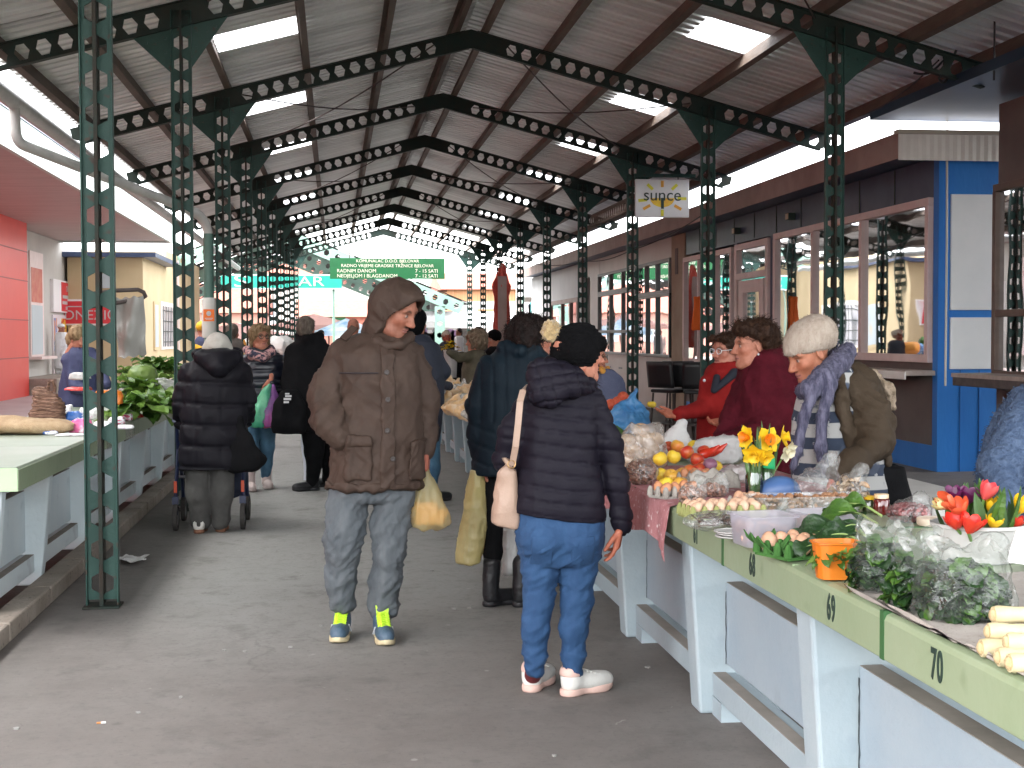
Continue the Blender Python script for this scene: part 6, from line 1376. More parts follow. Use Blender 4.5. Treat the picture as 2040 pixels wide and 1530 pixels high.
CH = ['chard leaf lying flat in the middle of the bunch', 'largest arched chard leaf with a pale rib', 'chard leaf pointing left over the egg carton', 'chard leaf lying at the back right of the bunch', 'dark chard leaf at the front over the punnet rim', 'small dark chard leaf drooping over the table beside the punnet', 'chard leaf hanging over the orange punnet', 'topmost chard leaf behind the arched one', 'upright chard leaf behind the egg carton', 'crumpled chard leaf between the egg carton and the punnet', 'chard leaf curling at the far left of the bunch', 'chard leaf under the arched one']
for i, (px, py, ang, L, W, b, up) in enumerate([(1690, 1112, 2.7, .17, .10, .7, .06), (1725, 1085, 2.75, .2, .095, 1.1, .09), (1650, 1105, 3.0, .11, .08, .8, .05), (1730, 1080, 2.2, .17, .10, 1.0, .08), (1700, 1125, 3.4, .13, .08, .9, .08), (1640, 1125, 3.7, .10, .07, .9, .05), (1712, 1118, 3.9, .12, .07, .9, .10), (1735, 1080, 2.5, .17, .09, 1.0, .11), (1660, 1100, 2.3, .14, .08, .8, .06), (1650, 1118, 4.2, .10, .07, .9, .06), (1640, 1110, 2.9, .10, .07, 1.1, .04), (1715, 1100, 2.9, .2, .11, .8, .06)]):
    q = T(px, py); t = thing('chard_leaf', CH[i], 'leaf', (q[0], q[1]+.03, ZG), 'chard leaves')
    D = Vector((math.cos(ang), math.sin(ang), .30)).normalized(); u = Vector((rr.gauss(0, .25), -.5, 1)); bl = MB(); leaf(bl, (0, 0, up), D, L, W, b, u, 0, 14, .55, .12, i*1.3); bl.build('blade', [m_leafd, m_leafm][i in (1, 7)], t, True)
    st = MB(); b2 = MB(); leaf(b2, (0, 0, up+.002), D, L*.85, .004, b, u, 0, 14, 0, 0, 0); P = [b2.v[5*j+2] for j in range(12)]; st.tube([Vector((0, 0, up))-D*.05-Vector((0, 0, .012))]+[Vector(v) for v in P], [.0045]+[.004*(1-j/13) for j in range(12)], 6); st.build('rib', m_stem, t, True)
# eggs
egg_tray(1578, 1108, 3, 3, .35, m_eggc, 'bright green egg carton with brown eggs at the stall edge', 'brown egg in the bright green carton', 'eggs in the green carton', None, .050, .9, 2, 1.18)
fl = T(1535, 1108); lid = MB(); lid.grid(lambda u, v: (fl[0]-.05+.10*u, fl[1]-.05+.16*v+.01*math.sin(8*u), ZG+.01+.05*abs(u-.5)*2*(1+.2*math.sin(v*14))), 10, 12); tag(lid.build('carton_flap', m_eggc, None, True, solid=.003), 'torn green carton flap lying beside the green egg carton', 'cardboard')
egg_tray(1437, 1030, 6, 3, .1, m_eggy, 'yellow green egg tray full of pale eggs behind the number 61', 'pale brown egg in the yellow green tray', 'eggs in the yellow green tray', mat('egg_pale', (.5, .31, .2), .55, (.58, .39, .28), 12, .05), .046, .9, 3)
egg_tray(1345, 990, 4, 2, .5, m_eggg, 'grey egg carton with orange brown eggs on the pink cloth', 'orange brown egg in the grey carton on the pink cloth', 'eggs on the pink cloth', m_egg2, .048, .9, 5)
egg_tray(1385, 962, 3, 2, -.3, m_eggg, 'grey egg carton standing in front of the apples', 'orange brown egg in the carton in front of the apples', 'eggs before the apples', m_egg2, .048, .8, 6)
egg_tray(1490, 1015, 2, 2, .2, m_eggg, 'small egg carton behind the walnut box', 'large brown egg beside the walnut box', 'eggs beside the walnut box', m_egg, .05, 1, 8, 1.1)
c = T(1430, 985); lid = MB(); lid.grid(lambda u, v: (c[0]-.11+.22*u, c[1]+.03+.07*v, ZG+.015+.085*math.sin(math.pi*v*.9+.1)*(1-.12*math.cos(6.28*u*3))*(1-.3*abs(u-.5))), 22, 10); tag(lid.build('open_egg_box', m_eggg, None, True, solid=.003), 'grey open egg carton lid standing before the daffodils', 'egg carton')
# tubs and boxes
def tub(px, py, wpx, hpx, dep, label, m, name='plastic_tub', fillm=None, rz=0., cat='tub'):
    c = T(px, py); k = tmp(px, py); w, h = wpx*k, hpx*k; t = thing(name, label, cat, (c[0], c[1]+dep/2, ZG), None, rz); mb = MB()
    def rr_(z, f, g=0):
        pts = []; r = .03; hw, hd = w/2*f+g, dep/2*f+g
        for cx_, cy_, a0 in ((hw-r, hd-r, 0), (-hw+r, hd-r, 90), (-hw+r, -hd+r, 180), (hw-r, -hd+r, 270)):
            for a in (0, 30, 60, 90): pts.append((cx_+r*math.cos(R(a0+a)), cy_+r*math.sin(R(a0+a)), z))
        return pts
    rg = [rr_(0, .9), rr_(h*.95, 1), rr_(h*.95, 1, .008), rr_(h, 1, .008), rr_(h, 1, -.003), rr_(.004, .9, -.003)]; n = 16
    mb.add(sum(rg, []), [(r*n+i, r*n+(i+1) % n, (r+1)*n+(i+1) % n, (r+1)*n+i) for r in range(5) for i in range(n)]+[tuple(range(n-1, -1, -1)), tuple(range(5*n, 6*n))]); mb.build('tub_wall', m, t, True, 40)
    return t, c, w, h
def nuts(c, w, d, h, n, r, m, label, seed, name='nuts', jag_=.4):
    rr = random.Random(seed); mb = MB()
    for i in range(n):
        x, y = rr.uniform(-.5, .5)*w, rr.uniform(-.5, .5)*d; z = r+rr.random()*h; q = r*rr.uniform(.8, 1.2)
        mb.ell((c[0]+x, c[1]+y, ZG+z), (q*rr.uniform(.8, 1.2), q*rr.uniform(.8, 1.2), q*rr.uniform(.7, 1)), 8, 6)
    o = mb.build(name, m, None, True); return tag(o, label, name.replace('_', ' '), None, 'stuff')
m_pale = mat('pale_kernel', (.42, .27, .2), .7, (.55, .4, .33), 30); m_bean = mat('bean_red', (.12, .02, .022), .4, (.3, .12, .12), 20, lo=.45, hi=.6); m_hazel = mat('hazel_brown', (.16, .065, .035), .5, (.3, .15, .1), 40, lo=.4)
t, c, w, h = tub(1536, 1092, 112, 62, .17, 'square whitish plastic tub of shelled nuts behind the green egg carton', m_tub, rz=.12); nuts((c[0], c[1]+.09), w*.8, .13, h*.55, 70, .011, m_pale, 'shelled nuts in the front plastic tub', 1)
t, c, w, h = tub(1655, 1066, 110, 42, .17, 'second whitish plastic tub of nuts under the chard leaves', m_tub, rz=.12); nuts((c[0], c[1]+.09), w*.8, .13, h*.5, 60, .011, m_pale, 'shelled nuts in the tub under the chard leaves', 2)
t, c, w, h = tub(1617, 1026, 230, 36, .16, 'long clear plastic box of walnut kernels in the middle of the stall', m_clear, 'plastic_box', cat='box'); nuts((c[0], c[1]+.08), w*.92, .13, h*.75, 260, .0125, m_wal, 'walnut kernels filling the long clear box', 3, 'walnuts')
lidm = MB(); q = T(1470, 1072)
for i, (dx, dz) in enumerate(((0, 0), (.006, .008), (-.004, .016))):
    lo_ = MB(); lo_.lathe([(.0, .0), (.058, .0), (.062, .003), (.062, .006), (.056, .006), (.055, .004), (0, .004)], (q[0]+dx, q[1]+.03, ZG+dz), 28, sx=1.1, capb=False); tag(lo_.build('plastic_dish', m_whitep, None, True, 35), ['lowest white plastic lid of the stack beside the tub', 'middle white plastic lid of the stack beside the tub', 'top white plastic lid of the stack beside the tub'][i], 'dish', 'stacked plastic lids')
# dried strips in a clear pack
c = T(1448, 1056); rr = random.Random(4); mb = MB()
for i in range(46): x, y = rr.uniform(-.075, .075), rr.uniform(0, .11); mb.tube([(c[0]+x-.035, c[1]+y, ZG+.008+rr.random()*.035), (c[0]+x, c[1]+y+rr.uniform(-.01, .01), ZG+.012+rr.random()*.04), (c[0]+x+.035, c[1]+y+rr.uniform(-.015, .015), ZG+.008+rr.random()*.035)], .005, 6, flat=.5)
t = thing('dried_fruit_pack', 'clear pack of dark dried strips behind the seam at number 61', 'pack', (0, 0, 0)); mb.build('dried_strips', mat('dried_dark', (.035, .014, .008), .5, (.11, .04, .02), 25), t, True)
s = S(); s.ell((c[0], c[1]+.055, ZG+.025), (.14, .09, .035)); s.build('pack_film', .008, m_clear, t, folds(.008, (22, 22, 22), 3))
# shiny bags of nuts and beans
def nut_bag(px, py, wpx, hpx, m, label, seed, n=120, r=.009, top=True, dep=.8, film=None):
    c = T(px, py); k = tmp(px, py); w, h = wpx*k/2, hpx*k; d = w*dep; t = thing('nut_bag', label, 'bag', (c[0], c[1]+d*.8, ZG), 'bags of nuts and beans'); rr = random.Random(seed); mb = MB()
    for i in range(n):
        v = Vector((rr.gauss(0, 1), rr.gauss(0, 1), rr.gauss(0, 1))).normalized(); q = rr.random()**.12; z = h*.42+v.z*q*h*.42
        mb.ell((v.x*q*w*.9, v.y*q*d*.9, max(r, z)), (r*rr.uniform(.8, 1.3), r*rr.uniform(.8, 1.3), r), 7, 5)
    mb.build('kernels', m, t, True)
    s = S(); s.ell((0, 0, h*.42), (w, d, h*.48)); s.fn(lambda P: .0-P[..., 2], .01, 'i')
    if top: s.chain([(w*.2, 0, h*.7), (w*.4, 0, h*1.0), (w*.55, 0, h*1.08)], [.04, .018, .03], .04)
    s.build('bag_film', .0075, film or m_clear, t, plus(folds(.008, (26, 26, 26), seed), folds(.004, (60, 60, 60), seed+1))); return t
nut_bag(1283, 968, 66, 60, m_hazel, 'bag of shelled hazelnuts on the pink cloth beside the puffer jacket', 3, 260, .0085, False)
nut_bag(1382, 1008, 56, 42, m_hazel, 'small bag of nuts at the left behind the yellow green egg tray', 4, 150, .0075, True)
nut_bag(1425, 992, 60, 32, m_hazel, 'small shiny bag of nuts in front of the grey carton lid', 5, 150, .0075, True)
nut_bag(1822, 1042, 92, 42, m_bean, 'bag of speckled red beans behind the spinach bags', 6, 330, .0085, True)
c = T(1868, 1048); mb = MB(); mb.lathe([(.0, 0), (.058, 0), (.06, .004), (.06, .022), (.058, .026), (0, .026)], (c[0], c[1]+.03, ZG), 28, capb=False); tag(mb.build('round_box', mat('wood_pale', (.55, .36, .2), .6, (.75, .68, .58), 6), None, True, 30), 'round pale wooden cheese box beside the red beans', 'box')
# mushrooms in plastic
c = T(1706, 1012); t = thing('mushroom_bag', 'knotted clear bag of dried mushrooms in front of the olive coat', 'bag', (c[0], c[1]+.07, ZG)); rr = random.Random(12); mb = MB()
for i in range(60):
    v = Vector((rr.gauss(0, 1), rr.gauss(0, 1), rr.gauss(0, 1))).normalized()*rr.random()**.3; leaf(mb, (v.x*.06, v.y*.05, .055+v.z*.05), (rr.gauss(0, 1), rr.gauss(0, 1), rr.gauss(0, 1)), .05, .03, 1.2, (rr.gauss(0, 1), 0, 1), 0, 4, .3, .3, i)
mb.build('mushroom_slices', mat('mushroom', (.3, .17, .085), .8, (.62, .5, .36), 20, lo=.4), t, True)
s = S(); s.ell((0, 0, .055), (.078, .065, .062)); s.chain([(.015, 0, .1), (.03, -.01, .125), (.045, 0, .14)], [.04, .022, .03], .03); s.build('bag_film', .0075, m_clear, t, folds(.010, (24, 24, 24), 3))
mb = MB(); b = T(1700, 1022); 
for i in range(3): leaf(mb, (b[0]-.02, b[1]-.01, ZG+.01+.01*i), (1, .2+.3*i, .5), .1, .035, .6, (0, -1, .6), 0, 6, .2, .2, i)
tag(mb.build('bay_leaves', m_leafm, None, True), 'few green leaves lying in front of the mushroom bag', 'leaves')
# jars
def jar(px, py, m, mlid, label, h=.075, r=.03):
    c = T(px, py); t = thing('jar', label, 'jar', (c[0], c[1]+r, ZG), 'jars beside the mushrooms'); MB().lathe([(r*.9, 0), (r, .006), (r, h*.72), (r*.8, h*.8)], (0, 0, 0), 20, capt=True).build('jar_glass', m, t, True, 50)
    MB().lathe([(r*.88, h*.8), (r*.9, h*.82), (r*.9, h), (r*.8, h*1.02)], (0, 0, 0), 20, capt=True).build('lid', mlid, t, True, 40)
m_jam = mat('jam_red', (.09, .006, .005), .12, spec=.7, coat=.5); m_dkjar = mat('olive_jar', (.02, .028, .012), .12, (.05, .06, .02), 30, spec=.7, coat=.5); m_lidr = mat('lid_redyellow', (.65, .4, .02), .4, (.5, .06, .01), 20, lo=.45, hi=.55); m_lidw = mat('lid_white', (.66, .6, .52), .4, (.7, .4, .1), 12)
jar(1762, 1026, m_jam, m_lidw, 'jar of dark red jam with a pale lid, right of the mushrooms'); jar(1737, 1022, m_dkjar, m_lidr, 'small dark jar with a yellow and red lid before the jam jar', .062, .026)
# blue bowl on its side, clear bag handled by the woman
c = T(1572, 994); mb = MB(); mb.lathe([(.03, 0), (.075, .03), (.092, .065), (.096, .072), (.088, .066), (.07, .032), (0, .008)], (0, 0, 0), 28); o = mb.build('bowl', mat('bowl_blue', (.045, .1, .24), .4, (.06, .13, .3), 5), None, True, 40, loc=(c[0], c[1]+.05, ZG+.06)); o.rotation_euler = (R(-128), 0, R(8)); o.scale = (1.0, .72, .9); tag(o, 'blue plastic bowl tipped on its side behind the walnut box', 'bowl')
c = T(1635, 992); s = S(); s.ell((0, 0, .05), (.11, .08, .06)); s.chain([(.03, 0, .08), (.06, .0, .13), (.075, -.01, .15)], [.05, .03, .03], .03); s.fn(lambda P: -P[..., 2], .01, 'i'); tag(s.build('plastic_bag', .008, m_clear, None, plus(folds(.018, (15, 15, 15), 5), folds(.006, (40, 40, 40), 6)), loc=(c[0], c[1]+.07, ZG)), 'empty clear plastic bag being opened by the woman in the beanie', 'bag', 'plastic bags on the right stall')
# daffodils in jars
m_glassj = glass_mat('jar_glass', (.86, .93, .88), .05); m_water = mat('stems_green', (.07, .17, .03), .45, (.13, .25, .06), 20)
def flower_jar(px, py, r, h, label, stems, seed):
    c = T(px, py); t = thing('flower_jar', label, 'jar', (c[0], c[1]+r, ZG), 'jars of daffodils'); MB().lathe([(r*.92, 0), (r, .01), (r, h*.8), (r*.85, h*.9), (r*.88, h)], (0, 0, 0), 20).build('jar_glass', m_glassj, t, True, 60)
    return c
c1 = flower_jar(1507, 992, .036, .11, 'left glass jar with daffodil stems', 8, 1); c2 = flower_jar(1530, 988, .032, .105, 'right glass jar with daffodil stems', 8, 2)
def daffodil(px, py, base, facing, scale, label, pet, cupm, seed):
    Yd = base[1]+.02; h = onY(px, py, Yd); t = thing('daffodil', label, 'flower', tuple(h), 'daffodils in jars'); f = Vector(facing).normalized(); u = f.orthogonal().normalized(); w = f.cross(u); mb = MB(); rr = random.Random(seed)
    for i in range(6):
        a = 6.283*i/6+.3*seed; d = u*math.cos(a)+w*math.sin(a); leaf(mb, (0, 0, 0), d+f*.22, .047*scale, .036*scale, -.3, f, 0, 5, .2, .2, i)
    mb.build('petals', pet, t, True)
    cu = MB(); q = f.to_track_quat('Z', 'Y').to_matrix(); cu.lathe([(.006, 0), (.012, .012), (.015, .024), (.019, .03), (.016, .028), (.010, .012), (.001, .006)], (0, 0, 0), 14); cu.v = [tuple((q @ Vector(v))*scale) for v in cu.v]; cu.build('cup', cupm, t, True)
    st = MB(); b = Vector((base[0]-h[0]+rr.uniform(-.015, .015), base[1]-h[1]+.03+rr.uniform(-.01, .01), ZG+.02-h[2])); st.tube([b, b*.5+Vector((0, .02, .0)), Vector((0, .012, -.015)), -f*.006], .0035, 6); st.build('stem', m_water, t, True)
daffodil(1527, 877, c2, (.1, -1, .15), 1.35, 'large yellow daffodil facing the camera, in the middle', m_yel, m_orc, 1)
daffodil(1492, 872, c1, (-1, -.35, .1), 1.25, 'yellow daffodil seen from the side at the upper left', m_yel, m_orc, 2)
daffodil(1504, 903, c1, (-.4, -.8, -.5), 1.3, 'yellow daffodil drooping at the lower left', m_yel, m_yel, 3)
daffodil(1520, 908, c1, (.3, -.8, -.5), 1.1, 'yellow daffodil low beside the green ribbon', m_yel, m_yel, 4)
daffodil(1556, 872, c2, (.9, -.4, .2), 1.2, 'yellow daffodil behind the cream one at the right', m_yel, m_yel, 5)
daffodil(1566, 897, c2, (.5, -.8, -.4), 1.15, 'cream white daffodil hanging at the right', m_cream, m_cream, 6)
for j, (c, n) in enumerate(((c1, 9), (c2, 9))):
    mb = MB(); rr = random.Random(20+j)
    for i in range(n): leaf(mb, (c[0]+rr.uniform(-.02, .02), c[1]+.03+rr.uniform(-.015, .015), ZG+.02), (rr.gauss(0, .16), rr.gauss(.1, .1), 1), rr.uniform(.21, .31), .016, rr.uniform(-.3, .4), (0, -1, .2), 0, 8, .05, .3, i)
    for i in range(8): x, y = rr.uniform(-.02, .02), rr.uniform(.015, .05); mb.tube([(c[0]+x, c[1]+y, ZG+.01), (c[0]+x*1.2, c[1]+y, ZG+.16)], .0042, 6)
    tag(mb.build('daffodil_leaves', mat('daffodil_leaf', (.05, .12, .035), .5, (.1, .2, .06), 12, transl=.2), None, True), ['narrow green leaves standing in the left daffodil jar', 'narrow green leaves standing in the right daffodil jar'][j], 'leaves', 'daffodil leaves')
mb = MB(); mb.grid(lambda u, v: (c2[0]+.03*math.cos(u*5), c2[1]+.005-.03*abs(math.sin(u*3)), ZG+.11+.05*v+.02*u), 16, 4); tag(mb.build('ribbon', mat('ribbon_green', (.02, .35, .12), .4), None, True, solid=.001), 'bright green ribbon tied round the daffodil stems', 'ribbon')
# apples, lemons, onions
m_lem = mat('lemon', (.75, .5, .03), .45, (.8, .58, .06), 12, .3, 120); m_app = mat('apple_red', (.45, .03, .015), .35, (.65, .25, .05), 9, spec=.5, lo=.4, hi=.75); m_app2 = mat('apple_yellow', (.7, .38, .05), .35, (.6, .12, .03), 7, spec=.5, lo=.45, hi=.7); m_pap = mat('paprika_red', (.55, .03, .01), .25, spec=.6)
for i, (px, py, dz, m, lab) in enumerate([(1322, 955, 0, 0, 'yellow fruit'), (1340, 958, 0, 2, 'apple'), (1318, 940, .045, 0, 'fruit'), (1345, 938, .05, 0, 'fruit'), (1362, 955, 0, 2, 'a'), (1378, 948, 0, 1, 'a'), (1352, 925, .075, 2, 'a'), (1335, 922, .06, 1, 'a'), (1372, 930, .055, 1, 'a'), (1392, 935, .03, 1, 'a'), (1395, 945, 0, 1, 'a'), (1410, 940, 0, 1, 'a'), (1428, 938, 0, 0, 'a'), (1385, 915, .05, 0, 'a'), (1405, 922, .04, 1, 'a'), (1360, 975, 0, 2, 'a'), (1330, 975, 0, 0, 'a')]):
    c = T(px, py+6); k = .036; mb = MB()
    mb.lathe([(.001, -.78), (.3, -.86), (.65, -.72), (.92, -.3), (1, .12), (.88, .55), (.55, .84), (.2, .84), (.06, .7)], (0, 0, 0), 16, capb=False); mb.v = [(x*k, y*k, z*k) for x, y, z in mb.v]
    o = mb.build('fruit', [m_lem, m_app, m_app2][m], None, True, 80, loc=(c[0], c[1]+.03, ZG+.03+dz)); o.rotation_euler = (.4*math.sin(i*2.1), .4*math.cos(i*3.1), i); kind = ['yellow lemon', 'dark red apple', 'yellow red apple'][m]
    tag(o, f'{kind} in the fruit pile behind the egg cartons', kind.split()[-1], 'fruit pile on the pink cloth')
for i, (px, py) in enumerate([(1398, 912), (1414, 908)]):
    c = T(px, py+20); mb = MB(); mb.tube([(0, 0, 0), (.03, 0, .008), (.07, .005, .02), (.11, .01, .05)], [.022, .026, .018, .004], 12); tag(mb.build('paprika', m_pap, None, True, loc=(c[0], c[1]+.05, ZG+.06)), ['red pointed pepper lying on the apples', 'red pointed pepper at the right end of the apples'][i], 'pepper')
m_on = mat('onion_purple', (.16, .03, .07), .35, (.35, .2, .28), 8, spec=.5)
for i, (px, py) in enumerate([(1405, 965), (1428, 968), (1418, 950), (1447, 960)]): c = T(px, py); tag(MB().ell((0, 0, .028), (.036, .033, .03), 14, 10).build('red_onion', m_on, None, True, loc=(c[0], c[1]+.03, ZG+.03*(i == 2))), ['red onion in clear film left of the carton lid', 'red onion in clear film close to the carton lid', 'red onion on top between the other onions', 'red onion at the right above the carton lid'][i], 'onion')
# bags at the back of the pink cloth
def soft_bag(px, py, wpx, hpx, m, label, seed, dep=.6, top=None, name='plastic_bag', amp=.016, tip=.4, group='plastic bags on the right stall'):
    c = T(px, py); k = tmp(px, py); w, h = wpx*k/2, hpx*k; d = w*dep; s = S(); s.stack([(0, 0, 0, w*.85, d*.85), (h*.2, 0, 0, w, d), (h*.6, 0, 0, w*.86, d*.8), (h*.97, w*.1, 0, w*tip, d*tip*.8)], e=2.4)
    if top: s.chain([(top[0]*w, 0, h*.8), (top[0]*w, 0, h*1.05), (top[1]*w, 0, h*1.2)], [.04, .02, .03], .04)
    return tag(s.build(name, .009, m, None, plus(folds(amp, (10, 10, 8), seed), folds(amp*.45, (26, 26, 20), seed+1)), loc=(c[0], c[1]+d*.7, ZG)), label, 'bag', group)
m_bread = mat('bread_bag', (.46, .33, .23), .4, (.56, .48, .40), 5, .3, 24, transl=.2, lo=.35, hi=.7)
soft_bag(1285, 935, 112, 92, film_mat('bread_film', haze=(.62, .57, .52), lo=.30, hi=.75, scale=9), 'large milky bag of pale bread rolls beside the puffer jacket', 3, .7, None, tip=.6)
c = T(1285, 935); k = tmp(1285, 935); m_roll = mat('bread_roll', (.42, .27, .15), .7, (.55, .4, .26), 9, .3, 60)
for i, (x, y, z) in enumerate([(-34, 0, 14), (0, -6, 14), (34, 0, 14), (-18, 4, 36), (18, 2, 37), (-30, 6, 55), (4, 0, 58), (28, 6, 58), (0, 8, 76)]): o = MB().ell((0, 0, 0), (.055, .045, .036), 14, 9).build('bread_roll', m_roll, None, True, loc=(c[0]+x*k, c[1]+56*k*.5+y*k, ZG+z*k)); o.rotation_euler = (0, .3*math.sin(i*2), i); tag(o, 'pale bread roll inside the large milky bag', 'bread roll', 'bread rolls in the milky bag')
soft_bag(1350, 918, 90, 62, m_whitep, 'crumpled white plastic bag in front of the red coat', 4, .6, (.1, .3)); soft_bag(1430, 925, 120, 55, m_whitep, 'flat crumpled white bag with green print behind the apples', 5, .5, None, tip=.75); soft_bag(1475, 965, 95, 38, m_milky, 'low clear bag behind the grey carton lid', 6, .6, None, tip=.7)
m_bluebag = mat('blue_bag', (.05, .21, .48), .3, (.10, .32, .6), 4, .4, 26, transl=.3, bdist=.015)
t = soft_bag(1258, 866, 88, 72, m_bluebag, 'light blue knotted plastic bag in front of the outstretched hand', 8, .7, (.1, .35), amp=.02)
m_net = mat('red_net', (.42, .05, .02), .6, (.5, .1, .04), 40, .8, 90)
for i, (px, py, s_) in enumerate([(1232, 802, 1), (1252, 798, .9), (1217, 806, .9), (1241, 790, .8), (1262, 800, .7)]):
    c = T(1236, 862); h = onY(px, py, c[1]+.25); tag(MB().ell((0, 0, 0), (.05*s_, .05*s_, .046*s_), 14, 10).build('onion', m_net, None, True, loc=tuple(h)), 'red onion in the heap behind the blue bag', 'onion', 'red onions behind the blue bag')
c = T(1236, 860); cr_ = MB(); cr_.bb((c[0]-.16, c[1]+.14, ZG), (c[0]+.16, c[1]+.38, ZG+.12)); tag(cr_.build('crate', mat('crate_green', (.05, .12, .05), .6), bevel=.004), 'green crate under the red onions behind the blue bag', 'crate')
t = thing('kitchen_scale', 'small white scale with a flat top between the bags before the red coat', 'scale', tuple(T(1338, 905)+np.array((0, .1, 0)))); MB().lathe([(.05, 0), (.05, .03), (.012, .05), (.012, .085), (.05, .09), (.055, .1), (0, .1)], (0, 0, .0), 20, sx=1.2).build('scale_body', m_whitep, t, True, 35)
# tulips in a white bucket
c = T(1985, 1128); k = tmp(1985, 1128); r = 98*k; bx, by = c[0]+.01, c[1]+r*.9
t = thing('bucket', 'wide white plastic bucket holding the tulips', 'bucket', (bx, by, ZG)); MB().lathe([(r*.8, 0), (r*.86, .04), (r*.97, .10), (r*1.02, .102), (r*1.02, .112), (r*.96, .112), (r*.85, .04), (r*.78, .006), (0, .006)], (0, 0, 0), 40, sy=.9).build('tub_wall', m_whitep, t, True, 40)
m_tred = mat('tulip_red', (.62, .022, .018), .4, (.72, .06, .03), 14, transl=.25); m_tpink = mat('tulip_coral', (.66, .06, .075), .4, (.72, .12, .11), 14, transl=.25); m_tor = mat('tulip_orange', (.7, .1, .035), .4, (.74, .16, .07), 14, transl=.25); m_tyel = mat('tulip_yellow', (.83, .5, .012), .4, (.87, .58, .03), 14, transl=.25); m_tpur = mat('tulip_purple', (.09, .008, .06), .4, (.15, .02, .1), 14, transl=.25); m_tcr = mat('tulip_cream', (.72, .64, .3), .4, transl=.25)
def tulip(px, py, rpx, hpx, lean, m, label, open_=0., seed=0, dy=0.):
    h = onY(px, py, by-.05+dy); r = rpx*k; H = hpx*k; t = thing('tulip', label, 'flower', tuple(h), 'tulips in the white bucket'); mb = MB(); M = Matrix.Rotation(lean, 3, 'Y') @ Matrix.Rotation(.25 if open_ else .1, 3, 'X')
    for i in range(6):
        a = 6.283*i/6+seed; inn = .86 if i % 2 else 1.
        def fn(u, v):
            w = (v-.5)*1.25*(math.sin(math.pi*(.12+.80*u))**.7); rr_ = inn*r*(math.sin(math.pi*(.06+.60*u))**.8)*(1+open_*u*u*.9); aa = a+w
            if u > .93: aa = a+w*.35
            return tuple(M @ Vector((rr_*math.cos(aa), rr_*math.sin(aa), H*(u-.5)*(1-open_*.25*u))))
        mb.grid(fn, 9, 6)
    mb.build('petals', m, t, True)
    b = Vector((bx-h[0]+random.Random(seed*7+px).uniform(-.04, .04), by-h[1], ZG+.03-h[2])); e = M @ Vector((0, 0, -H*.48)); st = MB(); st.tube([b, b*.4+e*.6+Vector((0, 0, -.02)), e], .005, 7); st.build('stem', m_water, t, True)
tulip(1887, 1001, 17, 46, -1.0, m_tor, 'orange red tulip leaning far to the left', .2, 1); tulip(1910, 1012, 18, 38, -.5, m_tor, 'orange tulip opening towards the left front', .5, 2, -.02); tulip(1903, 1038, 19, 36, -.3, m_tred, 'red tulip lowest at the left of the bucket', .3, 3, -.05); tulip(1935, 1044, 20, 40, .2, m_tred, 'open red tulip at the front of the bucket', .6, 4, -.08)
tulip(1968, 978, 17, 40, .35, m_tpink, 'coral pink tulip standing highest', .2, 5); tulip(1901, 985, 13, 36, -.15, m_tpur, 'dark purple tulip at the upper left', .9, 6, .04); tulip(1930, 988, 16, 38, .1, m_tpur, 'open purple tulip beside the highest tulip', 1.0, 7, .04)
tulip(1980, 1012, 17, 44, -.1, m_tyel, 'yellow tulip below the coral tulip', .05, 8); tulip(1981, 1040, 15, 28, .15, m_tyel, 'short open yellow tulip at the front', .5, 9, -.06); tulip(2034, 1005, 17, 38, .0, m_tyel, 'yellow tulip at the right edge', .05, 10); tulip(1873, 1006, 12, 30, -1.1, m_tcr, 'pale cream tulip bud at the far left', .0, 11); tulip(2026, 1040, 13, 30, .2, m_tred, 'red tulip low at the right edge', .2, 12)
mb = MB(); rr = random.Random(31)
for i in range(34): a = rr.uniform(0, 6.28); leaf(mb, (bx+.6*r*math.cos(a)*rr.random(), by+.6*r*.8*math.sin(a), ZG+.05), (math.cos(a)*.35+rr.gauss(0, .2), math.sin(a)*.25-.1, 1), rr.uniform(.12, .19), .035, rr.uniform(.1, .7), (math.cos(a), math.sin(a), .3), rr.randrange(2), 7, .1, .35, i)
tag(mb.build('tulip_leaves', [m_leafm, mat('tulip_leaf', (.05, .11, .04), .5, (.09, .17, .06), 9, transl=.2)], None, True), 'broad green leaves filling the tulip bucket', 'leaves', None, 'stuff')
c = T(2012, 1140); mb = MB(); a, b, d, e = [onY(x, y, c[1]-.02) for x, y in ((2005, 1120), (2080, 1130), (2080, 1045), (2026, 1052))]; mb.add([tuple(v) for v in (a, b, d, e)], [(0, 1, 2, 3)]); tag(mb.build('price_card', m_paper, None, solid=.003), 'blank white price card leaning on the tulip bucket', 'card')
# carried bags
def hang_bag(Pn, top, pts, m, label, seed, dep=.09, inner=None, fold=.014, name='carrier_bag', h=.009, alt=None):
    """carrier bag hanging from a hand: rows (py, xl, xr)"""
    s = S(); rw = [(z, x, y, a, dep*min(1, .35+a/.09*.5)) for z, x, y, a, _ in Pn.rows([(py, xl, xr, dep) for py, xl, xr in pts], top)]; s.stack(rw, e=2.2, cap=.01)
    t = thing(name, label, 'bag', tuple(Pn.o), 'bags carried by shoppers'); s.build('bag_film', h, m, t, plus(folds(fold, (9, 9, 3), seed), crease(fold*.7, seed+2, (16, 16, 6), .0), folds(fold*.3, (34, 34, 14), seed+4)))
    if inner:
        for i, (px, py, r, mm, lab, gr) in enumerate(inner): 
            q = Pn.L(px, py, top); o = MB().ell((0, 0, 0), (r, r, r*.92), 14, 10).build('fruit', mm, None, True, loc=tuple(np.array(q)+Pn.o)); tag(o, lab, 'fruit', gr)
    return t
m_ybag = mat('yellow_film', (.58, .48, .22), .3, (.64, .56, .3), 4, .3, 24, alpha=.55, transl=.45, bdist=.02); m_ybag2 = mat('yellow_film_dense', (.56, .48, .2), .3, (.62, .54, .27), 4, .3, 24, transl=.35, bdist=.02)
